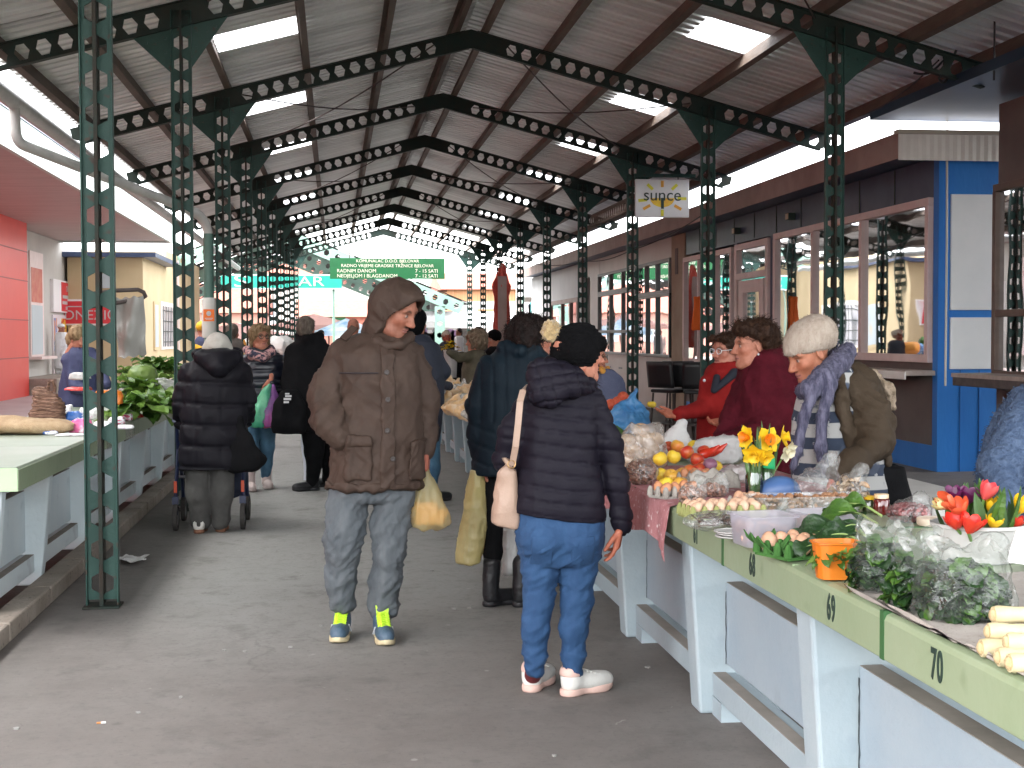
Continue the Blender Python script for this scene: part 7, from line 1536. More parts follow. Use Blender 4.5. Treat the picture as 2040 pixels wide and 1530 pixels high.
m_mand = mat('mandarin', (.75, .3, .035), .45, (.8, .38, .07), 14, .3, 120)
inn = [(834+14*(i % 4)+(5 if i//4 % 2 else 0), 1036-13*(i//4), .030, m_mand, 'orange mandarin inside the yellow bag held by the parka man', 'mandarins in the yellow bag') for i in range(11)]
hang_bag(MANP, .0, [(918, 846, 852), (945, 838, 858), (985, 826, 878), (1020, 818, 896), (1044, 822, 902), (1051, 832, 880)], m_ybag, 'sheer yellow carrier bag of mandarins held by the man in the parka', 3, .08, inn)
hang_bag(TEAL, -.03, [(938, 938, 962), (968, 928, 966), (1010, 924, 970), (1070, 914, 970), (1108, 908, 962), (1122, 910, 958)], m_ybag2, 'long dense yellow carrier bag held by the woman in the teal coat', 5, .08)
hang_bag(TEAL, .12, [(1052, 1000, 1046), (1090, 1000, 1046), (1125, 1001, 1048), (1142, 1003, 1030)], m_whitep, 'white carrier bag hanging behind the jeans of the puffer jacket woman', 7, .06)
m_gbag = mat('green_film', (.07, .45, .26), .25, (.22, .62, .38), 4, .3, 24, transl=.3, alpha=.9); m_pbag = mat('purple_film', (.27, .09, .36), .25, (.4, .18, .48), 4, .3, 24, alpha=.6, transl=.35); m_tom = mat('tomato_pink', (.65, .06, .09), .35)
hang_bag(GLS, -.26, [(765, 534, 541), (785, 518, 540), (815, 500, 538), (838, 492, 536), (850, 500, 534)], m_gbag, 'green carrier bag held by the blonde woman with glasses', 9, .12, h=.012)
hang_bag(GLS, -.30, [(765, 540, 547), (790, 536, 556), (820, 527, 568), (840, 520, 574), (850, 524, 570)], m_pbag, 'purple see through bag of tomatoes held by the blonde woman', 11, .12, [(530+13*(i % 4), 843-12*(i//4), .055, m_tom, 'red tomato in the purple bag', 'tomatoes in the purple bag') for i in range(7)], h=.012)
# beige shoulder bag
t = thing('shoulder_bag', 'beige leather shoulder bag with a long strap on the puffer jacket woman', 'bag', tuple(WOM.o)); m_beige = mat('leather_beige', (.31, .21, .155), .5, (.36, .25, .19), 8, .2, 120)
s = S(); s.stack(WOM.rows([(1052, 976, 1038, .05, -.02), (1010, 980, 1036, .06, -.02), (965, 992, 1032, .05, -.03), (935, 1006, 1028, .035, -.05)]), cap=.01); s.chain([WOM.L(990, 985, -.03), WOM.L(1002, 945, -.05), WOM.L(1014, 928, -.06)], [.014, .016, .012], .02); z = WOM.L(976, 1038); z2 = WOM.L(1038, 1060); s.cut(((z[0]+z2[0])/2, 0, (z[2]+z2[2])/2-.005), (z2[2]-z[2], 0, -(z2[0]-z[0])), .01); s.build('pouch', .007, m_beige, t, folds(.006, (12, 12, 6), 3))
mb = MB(); P = [WOM.L(*q) for q in ((1042, 778, -.13), (1036, 800, -.155), (1032, 845, -.16), (1027, 890, -.155), (1020, 928, -.12))]
for a, b in zip(P[:-1], P[1:]): mb.bar(a, b, .004, .026, up=(1, 0, 0))
mb.tube([WOM.L(1042, 778, -.13), WOM.L(1052, 768, -.06), WOM.L(1062, 772, .05)], .012, 6, flat=.5); mb.build('strap', m_beige, t, True, 40)
MB().tube([WOM.L(1012, 918, -.12), WOM.L(1004, 912, -.13), WOM.L(1013, 926, -.12)], .01, 6).build('knot', m_beige, t, True); MB().tube([np.array(WOM.L(1019, 925, -.13))+.016*np.array((math.cos(a), 0, math.sin(a))) for a in np.linspace(0, 6.28, 12)], .003, 6).build('ring', mat('brass', (.35, .22, .1), .35, metal=.8), t, True)
# ================================================================== goods on the left stalls and further along
def TL(px, py): return onZ(px, py, ZL+.002)
def kl(px, py): return float((TL(px, py)-EYE) @ _fw)/FPX
c = TL(92, 848); k = kl(92, 848); t = thing('woven_bag', 'brown woven shopping bag standing on the left stall', 'bag', (c[0], c[1]+.06, ZL+.002)); s = S()
w = 36*k; h = 78*k; s.stack([(0, -.02*k, 0, w*.85, w*.5), (h*.25, 0, 0, w, w*.6), (h*.6, 0, 0, w*.85, w*.5), (h*.9, -w*.25, 0, w*.52, w*.36), (h, -w*.3, 0, w*.4, w*.26)])
m_wov = mat('woven_brown', (.10, .05, .032), .75, (.30, .17, .115), 34, 1., 60, stretch=(.5, .5, 3), lo=.4, hi=.65, bdist=.015)
s.build('bag_body', .010, m_wov, t, plus(folds(.016, (8, 8, 14), 3), lambda V, N: .005*np.sin(V[:, 2]*230+30*V[:, 0]+5*vnoise(V, 9, 2))))
MB().tube([(w*.02, 0, h*.93), (w*.14, -.02, h*1.12), (w*.32, -.02, h*1.15), (w*.42, 0, h*.95), (w*.36, 0, h*.84)], .012, 8).build('handle', m_wov, t, True)
c = TL(30, 866); k = kl(30, 866); s = S(); s.ell((0, 0, .055), (.36, .17, .062)); s.ell((.24, 0, .035), (.16, .12, .035), .05); s.fn(lambda P: -P[..., 2], .01, 'i'); tag(s.build('sack', .011, mat('jute_sack', (.30, .2, .11), .9, (.42, .31, .19), 12, .6, 120), None, folds(.014, (6, 6, 8), 4), loc=(c[0]-.05, c[1]+.1, ZL+.002)), 'filled jute coloured sack lying at the left edge of the stall', 'sack')
m_pkb = mat('pack_blue', (.02, .10, .35), .35, (.7, .7, .75), 12, lo=.5, hi=.56); m_pkp = mat('pack_pink', (.75, .13, .32), .35, (.85, .75, .78), 8, lo=.55, hi=.65); m_pkw = mat('pack_white', (.78, .78, .8), .35, (.6, .42, .55), 9, lo=.6, hi=.68); m_pks = mat('pack_striped', (.75, .75, .78), .35, (.5, .05, .14), 16, lo=.52, hi=.56, stretch=(1, 3, 3)); m_pkr = mat('pack_red', (.6, .035, .03), .35, (.75, .3, .25), 10, lo=.6)
packs = [(128, 838, 34, 30, 'w', 'white wrapped bundle behind the pink pack'), (150, 846, 40, 26, 'b', 'blue and white wrapped pack beside the woven bag'), (160, 862, 46, 26, 'p', 'bright pink wrapped pack at the stall front'), (178, 835, 40, 22, 'w', 'pale wrapped pack behind the nearest left column'), (205, 858, 36, 18, 'w', 'white folded pack seen through the column holes'), (190, 866, 30, 14, 'o', 'small orange pack in front of the column'), (232, 846, 34, 16, 's', 'white pack with purple stripes right of the column'), (250, 838, 28, 14, 's', 'striped pack leaning on the lettuce'), (272, 832, 30, 7, 'r', 'flat red pack at the right of the striped packs'), (246, 855, 40, 8, 'w', 'flat white leaflet at the table edge'), (100, 866, 30, 8, 'b', 'flat blue packet in front of the woven bag'), (140, 868, 60, 4, 'w', 'printed paper sheet under the pink pack')]
mk = {'w': m_pkw, 'b': m_pkb, 'p': m_pkp, 's': m_pks, 'r': m_pkr, 'o': m_orp}
for i, (px, py, wp, hp_, q, lab) in enumerate(packs):
    c = TL(px, py); k = kl(px, py); w, h = wp*k, hp_*k; s = S(); s.stack([(0, 0, 0, w*.5, w*.3), (h*.5, 0, 0, w*.52, w*.32), (h, 0, 0, w*.42, w*.24)], e=4, cap=.008)
    tag(s.build('wrapped_pack', .008, mk[q], None, folds(min(.014, h*.12), (14, 14, 14), i), loc=(c[0], c[1]+w*.15, ZL+.002)), lab, 'package', 'wrapped packs on the left stall')
c = TL(170, 800); MBx = MB(); 
for i, (px, py, m, lab, w, h) in enumerate([(155, 778, m_pkr, 'red folded cloth by the navy stallholder', .12, .03), (218, 806, m_orp, 'orange box behind the lettuce heap', .1, .1), (160, 756, m_whitep, 'white bundle in the hands of the navy stallholder', .1, .06)]):
    q = onY(px, py, 12.4 if i != 1 else 10.2); s = S(); s.stack([(0, 0, 0, w, w*.7), (h, 0, 0, w*.9, w*.6)], e=4, cap=.01); tag(s.build('bundle', .012, m, None, folds(.01, (9, 9, 9), i), loc=tuple(q)), lab, 'bundle')
# lettuces
def lettuce(px, py, r, n, mats, label, seed, L=.2, W=.1, dz=0.):
    c = TL(px, py); rr = random.Random(seed); t = thing('lettuce', label, 'lettuce', (c[0], c[1]+r*.5, ZL+.002+dz), 'lettuces and greens'); mb = MB()
    for i in range(n):
        a = 2.4*i+rr.uniform(-.3, .3); e = .15+1.2*(i/n); d = (math.cos(a)*math.cos(e), math.sin(a)*math.cos(e), math.sin(e))
        leaf(mb, (d[0]*r*.15, d[1]*r*.15, .02+r*.3*rr.random()), d, L*rr.uniform(.8, 1.15)*(1.15-.5*i/n), W*rr.uniform(.8, 1.2), .9, (0, 0, 1), rr.randrange(len(mats)), 7, .45, .1, i)
    mb.build('leaves', mats, t, True)
    st = S(); st.ell((0, 0, r*.3), (r*.4, r*.4, r*.35)); st.build('heart', .02, mats[0], t, folds(.01, (12, 12, 12), seed)); return t
m_lets = mat('leaf_lettuce', (.11, .22, .03), .45, (.17, .29, .055), 16, .9, 30, transl=.25, bdist=.012)
lettuce(255, 838, .2, 26, [m_lets, m_lets, m_leafm], 'green leafy lettuce lowest on the heap beside the striped packs', 1, .30, .17); lettuce(300, 832, .2, 26, [m_lets, m_leafm], 'dark green lettuce at the front of the heap', 2, .30, .16); lettuce(335, 822, .18, 24, [m_lets, m_leafl], 'ragged lettuce hanging over the table edge at the right', 3, .28, .14); lettuce(275, 815, .2, 24, [m_lets, m_leafm], 'green lettuce in the middle of the heap', 4, .3, .17, .08); lettuce(318, 806, .18, 22, [m_lets, m_leafl], 'lettuce near the black coat, middle layer', 5, .28, .15, .1)
lettuce(305, 795, .2, 28, [m_leafl, m_leafm], 'light green loose lettuce on top of the heap', 6, .28, .15, .24); lettuce(335, 795, .16, 24, [mat('leaf_redbrown', (.10, .06, .03), .5, (.09, .13, .03), 10, transl=.2), m_leafm], 'reddish brown leaf lettuce at the back right', 7, .24, .13, .22); lettuce(262, 800, .17, 24, [m_leafl, m_leafl, m_leafm], 'pale frisee lettuce at the back left of the heap', 8, .25, .12, .2)
cb = TL(282, 808); t = thing('cabbage', 'round pale green cabbage in the lettuce heap', 'cabbage', (cb[0], cb[1]+.1, ZL+.26)); s = S(); s.ell((0, 0, .02), (.15, .15, .115)); s.build('head', .012, m_leafl, t, plus(folds(.012, (7, 7, 7), 3), folds(.004, (22, 22, 22), 5)))
c = TL(322, 812); s = S(); s.ell((0, 0, .06), (.15, .1, .07)); tag(s.build('plastic_bag', .012, m_milky, None, folds(.02, (12, 12, 12), 5), loc=(c[0], c[1]-.05, ZL+.14)), 'milky plastic bag lying on the lettuce heap', 'bag')
c = TL(318, 842); tag(MB().grid(lambda u, v: (XLF+.006+.01*math.sin(9*u), c[1]-.9+1.3*u, ZL-.13*v+.004), 14, 5).build('plastic_film', m_clear, None, True), 'clear plastic film hanging over the left table edge', 'film')
# grey sheet hanging on a bent rod
t = thing('hanging_rack', 'bent dark rod fixed to the nearest left column with a grey plastic sheet on it', 'rack', (0, 0, 0)); Yh = 8.05; H = lambda px, py, dy=0: tuple(onY(px, py, Yh+dy))
MB().tube([H(165, 612), H(185, 585), H(230, 579), H(275, 577), H(286, 582, .03), H(290, 590, .05), H(284, 594, .07), H(240, 602, .07), H(175, 612, .07)], .012, 8).build('rod', m_rod, t, True)
a, b, cc, d = [np.array(H(*q)) for q in ((222, 594), (284, 590), (288, 708), (232, 714))]
def shf(u, v): q = (a*(1-u)+b*u)*(1-v)+(d*(1-u)+cc*u)*v; return (q[0], q[1]+.05+.035*math.sin(u*6+v*3)+.03*math.sin(v*9-u*2)*v, q[2]+.006*math.sin(u*20))
MB().grid(shf, 26, 26).build('plastic_sheet', mat('sheet_grey', (.25, .247, .225), .4, (.3, .295, .275), 4, .3, 20, transl=.08), t, True)
# far right stalls: bread bags, lace cloth, flower bucket
m_bag_y = mat('pastry_bag', (.66, .42, .2), .3, (.78, .66, .5), 9, .5, 30, transl=.25, lo=.4, hi=.65)
rr = random.Random(6)
for i in range(18):
    px = 874+ (i % 6)*15+rr.uniform(-4, 4); py = 806-(i//6)*20+(i % 6)*5.5+rr.uniform(-3, 3); c = onZ(px, py, ZG+.04+.03*(i//6)); k = float((c-EYE) @ _fw)/FPX; w = rr.uniform(.10, .15); s = S(); s.ell((0, 0, .03), (w, w*.8, .07)); s.chain([(0, 0, .05), (w*.3, 0, .13)], [.04, .02], .04)
    tag(s.build('pastry_bag', .014, m_bag_y if i % 5 else m_milky, None, plus(folds(.022, (11, 11, 11), i), folds(.01, (26, 26, 26), i)), loc=tuple(c)), 'clear bag of yellow pastries in the heap on the far right stall', 'bag', 'heap of pastry bags')
ya_, yb_ = onX(905, 810, XF)[1], onX(868, 785, XF)[1]+1.2
m_lace = mat('lace_white', (.74, .68, .70), .85, (.8, .76, .78), 20, .2)
tag(MB().grid(lambda u, v: (XF-.012-.012*abs(math.sin(u*16))*v, ya_+(yb_-ya_)*u, ZG+.004-.2*v-.012*abs(math.sin(u*40))*v), 60, 6).build('lace_cloth', m_lace, None, True), 'white lace cloth hanging over the far right stall edge', 'cloth')
c = onZ(898, 752, ZG+.0); zb = c[2]; t = thing('bucket', 'white bucket of yellow flowers on the far right stall', 'bucket', tuple(c)); k = float((c-EYE) @ _fw)/FPX; r = 14*k
MB().lathe([(r*.8, 0), (r, 52*k), (r*1.05, 52*k), (r*1.05, 55*k), (r*.9, 52*k)], (0, 0, 0), 20).build('bucket_wall', m_whitep, t, True, 40)
mb = MB(); rr = random.Random(2)
for i in range(60): a = rr.uniform(0, 6.28); q = rr.random()*r*1.1; leaf(mb, (c[0]+q*math.cos(a), c[1]+q*math.sin(a), c[2]+(52+rr.uniform(0, 18))*k), (rr.gauss(0, 1), rr.gauss(0, 1)-.4, rr.gauss(.4, .5)), .07, .05, .5, (0, 0, 1), rr.choice([0, 0, 1]), 4, .2, .2, i)
tag(mb.build('flower_bunch', [m_yel, m_leafd], None, True), 'bunch of yellow flowers in the far white bucket', 'flowers', None, 'stuff')
# further stock on the hidden right stalls
for i, (px, py, m, wp, hp_, lab) in enumerate([(1228, 872, m_leafm, 40, 20, 'green vegetable bag behind the puffer jacket sleeve'), (1300, 812, m_lem, 20, 10, 'yellow fruit bag near the outstretched hand')]):
    c = T(px, py); k = tmp(px, py); s = S(); s.ell((0, 0, hp_*k*.5), (wp*k*.5, wp*k*.4, hp_*k*.6)); tag(s.build('produce_bag', .01, m, None, folds(.012, (14, 14, 14), i), loc=(c[0], c[1]+.05, ZG)), lab, 'bag')
# ================================================================== kiosks on the right
XK = 6.57
m_frame = mat('window_frame', (.66, .51, .48), .5, (.72, .57, .54), 5, .1); m_navyw = mat('navy_wall', (.03, .045, .10), .4, (.05, .07, .13), 2.5, .1); m_blue = mat('blue_paint', (.014, .165, .54), .5, (.022, .2, .6), 2.5, .25, 30, stretch=(1, 1, .3)); m_lightp = mat('pale_panel', (.78, .82, .83), .45, (.84, .87, .88), 2)
m_brownw = mat('brown_wall', (.13, .105, .097), .7, (.165, .137, .125), 2, .2); m_fas = mat('fascia_brown', (.30, .215, .19), .6, (.38, .28, .25), 2.5, .15); m_corr = mat('fascia_grey', (.78, .75, .70), .5, (.84, .82, .77), 6, .1); m_glass = glass_mat('window_glass', (.82, .86, .86), .30); m_curt = mat('curtain_maroon', (.10, .022, .02), .9, (.16, .045, .04), 6, .3); m_dark = mat('dark_interior', (.10, .09, .085), .9, (.15, .135, .125), 2); m_tan = mat('tan_wall', (.34, .27, .19), .8, (.4, .33, .24), 2, .2)
m_sill = mat('sill_stone', (.34, .28, .24), .7, (.45, .38, .34), 8, .2)
def window(t, y0, y1, z0, z1, x=XK, panes=None, fw=.09, fm=m_frame, rail=None):
    """a window in a wall that faces -X"""
    panes = panes or [y0, y1]; w = MB()
    w.bb((x-.06, y0, z1-fw), (x+.03, y1, z1)); w.bb((x-.06, y0, z0), (x+.03, y1, z0+fw))
    for i, yy in enumerate(panes):
        a = yy-(0 if i == 0 else fw/2); b = yy+(fw/2 if i < len(panes)-1 else 0)
        if i == 0: a, b = yy, yy+fw
        if i == len(panes)-1: a, b = yy-fw, yy
        w.bb((x-.064, a, z0+fw+.001), (x+.028, b, z1-fw-.001))
    if rail: w.bb((x-.058, y0+fw, rail-.035), (x+.02, y1-fw, rail+.035))
    o = w.build('window', fm, t, bevel=.004); g = MB()
    for a, b in zip(panes[:-1], panes[1:]): g.add([(x-.015, a+.02, z0+.02), (x-.015, b-.02, z0+.02), (x-.015, b-.02, z1-.02), (x-.015, a+.02, z1-.02)], [(0, 1, 2, 3)])
    g.build('pane', m_glass, o); return o
def pleats(t, x, y0, y1, z0, z1, m, seed=0, narrow=0.):
    def fn(u, v):
        yy = y0+(y1-y0)*u; c = (y0+y1)/2; q = 1-narrow*math.sin(math.pi*min(1, v*1.4))**2; return (x+.035*math.sin(u*(y1-y0)*42+seed)+.01*math.sin(u*31), c+(yy-c)*q, z1+(z0-z1)*v)
    return MB().grid(fn, max(24, int((y1-y0)*60)), 8).build('curtain', m, t, True)
k = thing('kiosk', 'dark blue kiosk with pinkish window frames and maroon curtains', 'kiosk', (0, 0, 0))
w = MB()
w.bb((XK, 14.4, 3.03), (XK+.12, 25.4, 3.46)); w.bb((XK, 20.0, .0), (XK+.12, 20.3, 3.03)); w.bb((XK, 22.06, 0), (XK+.12, 22.2, 3.03)); w.build('upper_wall', m_navyw, k)
for i in range(9): MB().bb((XK-.008, 15.6+i*1.1, 3.05), (XK-.001, 15.62+i*1.1, 3.45)).build('wall_joint', m_black, k)
w = MB(); w.bb((XK, 14.52, .28), (XK+.12, 20.0, 1.2)); w.bb((XK, 22.2, .28), (XK+.12, 25.4, 1.0)); w.build('lower_wall', m_brownw, k)
w = MB(); w.bb((XK-.01, 14.52, 0), (XK+.12, 20.0, .28)); w.bb((XK-.01, 22.2, 0), (XK+.12, 25.4, .28)); w.build('plinth', m_blue, k)
w = MB(); w.bb((XK-.012, 14.39, 0), (XK+.12, 14.52, 3.46)); w.bb((XK+.12, 14.4, 0), (9, 14.5, 1.13)); w.bb((XK+.12, 14.4, 3.05), (9, 14.5, 3.46)); w.bb((XK+.12, 14.402, 1.70), (9, 14.5, 1.78)); w.build('end_wall', m_blue, k)
MB().bb((XK+.13, 14.385, 1.78), (9, 14.5, 3.05)).build('upper_panel', m_lightp, k, bevel=.01); MB().bb((XK+.13, 14.385, 1.13), (9, 14.5, 1.70)).build('lower_panel', m_lightp, k, bevel=.01)
MB().tube([(XK+.06, 14.36, 3.9), (XK+.065, 14.35, 2.6), (XK+.06, 14.35, .95)], .012, 8).build('cable', mat('cable_white', (.6, .58, .52), .6), k)
for i in range(3): MB().bb((XK+.25+i*.22, 14.392, 0.0), (XK+.254+i*.22, 14.399, 1.12)).build('board_joint', mat('blue_joint', (.01, .05, .16), .7), k)
window(k, 14.55, 20.0, 1.2, 3.03, panes=[14.55, 16.54, 18.3, 20.0]); window(k, 22.2, 25.4, 1.0, 2.98, panes=[22.2, 23.2, 24.3, 25.4])
MB().bb((XK-.36, 14.45, 1.06), (XK-.001, 20.05, 1.115)).build('sill', m_sill, k, bevel=.006); MB().bb((XK-.37, 14.44, 1.02), (XK-.355, 20.05, 1.105)).build('sill_edge', m_corr, k)
d = MB(); d.bb((XK-.05, 20.3, 0), (XK+.04, 20.42, 3.0)); d.bb((XK-.05, 21.94, 0), (XK+.04, 22.06, 3.0)); d.bb((XK-.05, 20.42, 2.9), (XK+.04, 21.94, 3.0)); d.bb((XK-.05, 20.42, 2.42), (XK+.04, 21.94, 2.52)); d.bb((XK-.04, 20.55, .05), (XK+.03, 20.75, 2.40)); d.bb((XK-.04, 21.6, .05), (XK+.03, 21.85, 2.40)); d.bb((XK-.04, 20.75, 2.2), (XK+.03, 21.6, 2.40)); d.bb((XK-.04, 20.75, .05), (XK+.03, 21.6, .9))
o = d.build('door', m_frame, k, bevel=.004); MB().add([(XK, 20.42, .9), (XK, 21.94, .9), (XK, 21.94, 2.9), (XK, 20.42, 2.9)], [(0, 1, 2, 3)]).build('pane', m_glass, o); MB().box((XK-.08, 20.65, 1.1), (.04, .03, .16)).build('handle', m_black, o)
w = MB(); w.bb((9.0, 14.5, 0), (9.1, 25.4, 3.46)); w.bb((XK+.12, 25.3, 0), (9, 25.4, 3.46)); w.bb((XK+.12, 14.5, -.01), (9, 25.3, .02)); w.build('inner_wall', m_dark, k)
pleats(k, XK+.14, 14.66, 15.25, 1.25, 3.0, m_curt, 1); pleats(k, XK+.14, 15.75, 16.9, 1.25, 3.0, m_curt, 2, .45); pleats(k, XK+.14, 17.2, 18.0, 1.9, 3.0, m_curt, 3); pleats(k, XK+.14, 18.7, 19.4, 1.25, 3.0, m_curt, 4, .3)
w = MB(); w.bb((XK-.5, 14.3, 3.47), (9.2, 45.4, 3.56)); w.bb((XK-.4, 14.5, 3.561), (9.2, 45.2, 3.70)); w.build('roof', m_navyw, k)
MB().bb((XK-.52, 14.31, 3.42), (XK-.501, 45.4, 3.70)).build('fascia', m_fas, k)
mb = MB(); n = 70; V = []; 
for i in range(n+1): x = XK-.52+3.1*i/n; V += [(x, 14.29-.006*(i % 2), 3.40), (x, 14.29-.006*(i % 2), 3.68)]
mb.add(V, [(2*i, 2*i+2, 2*i+3, 2*i+1) for i in range(n)]); mb.build('front_fascia', m_corr, k, solid=.01); MB().bb((XK-.53, 14.27, 3.685), (9.2, 14.4, 3.73)).build('fascia_cap', mat('cap_cream', (.5, .46, .38), .5), k)
for i, yy in enumerate((19.2, 21.9)):
    q = thing('wall_lamp', ['small square wall lamp above the kiosk door', 'small square wall lamp left of the kiosk door'][i], 'lamp', (XK-.06, yy, 3.22), 'lamps on the blue kiosk'); MB().box((0, 0, 0), (.1, .13, .1)).build('lamp_body', m_black, q); MB().box((-.055, 0, 0), (.012, .1, .08)).build('lamp_glass', mat('lamp_amber', (.5, .3, .17), .3), q)
# shelf of bottles and papers on the kiosk window board are only hinted at in the photo
k2 = thing('kiosk', 'brown kiosk with a dark stone sill at the right edge', 'kiosk', (0, 0, 0)); m_brf = mat('brown_frame', (.10, .07, .055), .5, (.14, .1, .08), 4)
w = MB(); w.bb((XK, 4, 0), (XK+.12, 13.05, 1.08)); w.bb((XK, 4, 3.0), (XK+.12, 13.05, 3.8)); w.bb((XK+.12, 12.95, 0), (9, 13.05, 3.8)); w.build('wall', m_brownw, k2)
for i in range(4): window(k2, 13.05-1.05*(i+1), 13.05-1.05*i, 1.08, 3.0, fm=m_brf, rail=1.72, fw=.07)
MB().bb((XK-.42, 4, 1.0), (XK-.001, 13.15, 1.10)).build('sill', mat('sill_dark', (.05, .042, .04), .5, (.1, .085, .08), 9), k2, bevel=.008); MB().bb((XK-.43, 4, 1.085), (XK, 13.16, 1.125)).build('sill_cap', m_sill, k2)
mb = MB()
for i in range(60): mb.box((XK+.2, 9.2, 1.2+i*.03), (.012, 7.4, .02), M=None)
mb.build('blind', mat('blind_brown', (.09, .07, .06), .8), k2)
for i in range(5): MB().bb((XK+.02, 12.3-.3*i, 2.5-.1*(i % 2)), (XK+.024, 12.52-.3*i, 2.82)).build('notice', m_paper, k2)
MB().bb((XK+.02, 12.1, 1.75), (XK+.024, 12.95, 2.45)).build('poster', mat('poster_grey', (.45, .44, .46), .6, (.3, .26, .28), 9), k2)
w = MB(); w.bb((5.72, 4, 3.82), (9, 14.28, 3.92)); w.build('roof', mat('blue_soffit', (.012, .03, .06), .3, (.02, .05, .09), 1.2, .2, 3), k2)
# pillar, cafe front
t = thing('pillar', 'tan plastered pillar between the kiosk and the cafe front', 'pillar', (0, 0, 0)); MB().bb((XK-.02, 25.42, 0), (XK+.5, 26.45, 3.46)).build('shaft', m_tan, t, bevel=.01); MB().bb((XK-.035, 25.9, 2.7), (XK-.021, 26.1, 3.2)).build('niche', m_brownw, t)
k3 = thing('cafe_front', 'white and grey cafe front with tall dark framed windows', 'cafe', (0, 0, 0)); m_cw = mat('cafe_white', (.55, .5, .47), .5, (.6, .55, .52), 2); m_cf = mat('cafe_frame', (.2, .215, .215), .5); m_cd = mat('door_frame_dark', (.02, .035, .033), .4)
w = MB(); w.bb((XK, 26.45, 0), (XK+.1, 36, 1.08)); w.bb((XK, 26.45, 3.05), (XK+.1, 36, 3.46)); w.bb((XK-.01, 33.9, 0), (XK+.15, 35.2, 3.46)); w.build('wall', m_cw, k3)
window(k3, 26.46, 29.65, 1.08, 2.36, fm=m_cd, panes=[26.46, 27.6, 28.5, 29.65], fw=.06); window(k3, 26.46, 29.65, 2.362, 3.05, fm=m_cf, panes=[26.46, 27.6, 28.6, 29.65], fw=.07); window(k3, 29.66, 33.9, 1.08, 2.55, fm=m_cf, panes=[29.66, 31, 32.4, 33.9], fw=.06, rail=1.62); window(k3, 29.66, 33.9, 2.552, 3.05, fm=m_cf, panes=[29.66, 31, 32.4, 33.9], fw=.06)
w = MB(); w.bb((9, 26.45, 0), (9.1, 36, 3.46)); w.bb((XK+.1, 26.5, .01), (9, 36, .03)); w.build('inner_wall', mat('cafe_inner', (.35, .33, .31), .8, (.25, .2, .18), 1), k3)
for i in range(3): MB().bb((XK-.004, 29.9+i*1.3, .75), (XK-.0005, 30.3+i*1.3, .79)).build('letter_slot', m_cf, k3)
k4 = thing('shop_block', 'pale grey shop block with a brown framed window beyond the cafe', 'building', (0, 0, 0)); w = MB(); m_gw = mat('grey_block', (.46, .46, .465), .6, (.52, .52, .525), 1.5); w.bb((XK-.1, 36, 2.56), (9, 45.3, 3.44)); w.bb((XK-.1, 36, 0), (9, 36.4, 2.56)); w.bb((XK-.1, 41.2, 0), (9, 45.3, 2.56)); w.bb((XK-.1, 36.4, 0), (XK, 41.2, 1.0)); w.build('wall', m_gw, k4); window(k4, 36.4, 41.2, 1.0, 2.56, x=XK-.08, panes=[36.4, 37.6, 39, 41.2], fm=m_fas, fw=.12); MB().bb((8.6, 36.4, 0), (8.7, 41.2, 2.56)).build('inner_wall', m_dark, k4)
# bar chairs in front of the kiosk
m_chair = mat('chair_black', (.012, .012, .014), .4)
def chair(loc, rz, label):
    t = thing('bar_chair', label, 'chair', loc, 'black bar chairs before the kiosk', rz)
    for x in (-.18, .18):
        for y in (-.18, .18): MB().tube([(x*1.2, y*1.2, 0), (x, y, .72)], .014, 8).build('leg', m_rod, t)
    MB().box((0, 0, .75), (.42, .42, .05)).build('seat', m_chair, t, bevel=.02); s = MB(); s.grid(lambda u, v: (-.22+.44*u, .2+.05*v-.08*math.sin(math.pi*u)*-1*.5, .8+.36*v), 10, 6); s.build('backrest', m_chair, t, True, solid=.03)
    MB().box((0, 0, .3), (.4, .4, .02)).build('foot_ring', m_rod, t)
for i, (px, Yc, rz, lab) in enumerate([(1338, 18.6, 2.2, 'left black bar chair before the kiosk'), (1362, 18.9, 2.6, 'middle black bar chair before the kiosk'), (1392, 18.2, 2.9, 'right black bar chair beside the third right column')]): c = onY(px, 850, Yc); chair((c[0], Yc, 0), rz, lab)
c = onY(1390, 620, 21.5); s = S(); s.stack([(c[2]-.32, c[0], 21.5, .10, .05), (c[2]+.25, c[0], 21.5, .08, .05)]); tag(s.build('jacket', .02, mat('hiviz_orange', (.75, .13, .01), .7), None, folds(.03, (8, 8, 3), 2)), 'orange jacket hanging by the kiosk door', 'jacket')
# sun sign on the third column
t = thing('shop_sign', 'white sign with a yellow sun reading sunce 1 on a right column', 'sign', (0, 0, 0)); Ys = fy(2)-.12; a = onY(1265, 357, Ys); b = onY(1372, 434, Ys); cx_, cz_ = (a[0]+b[0])/2, (a[2]+b[2])/2; W_, H_ = b[0]-a[0], a[2]-b[2]
MB().box((cx_, Ys, cz_), (W_, .05, H_)).build('board', mat('sign_white', (.72, .72, .73), .4, (.66, .66, .68), 4), t, bevel=.01); MB().bar((XR, Ys, cz_+H_/2+.06), (cx_+W_*.62, Ys, cz_+H_/2+.06), .05, .05).bar((cx_-W_*.3, Ys, cz_+H_/2-.01), (cx_-W_*.3, Ys, cz_+H_/2+.07), .015, .015).bar((cx_+W_*.3, Ys, cz_+H_/2-.01), (cx_+W_*.3, Ys, cz_+H_/2+.07), .015, .015).build('bracket', m_green, t)
m_sy = mat('sun_yellow', (.80, .58, .03), .5, (.75, .4, .03), 6); m_so = mat('sun_orange', (.72, .34, .03), .5); m_so2 = mat('sun_lime', (.62, .58, .03), .5)
s = MB(); n = 28; pts = [(cx_+.0+.19*math.cos(3.14159*i/n), cz_+.005-.14*math.sin(3.14159*i/n)) for i in range(n+1)]; s.add([(x, Ys-.0275, z) for x, z in pts], [tuple(range(n+1))]); s.build('sun_disc', m_sy, t)
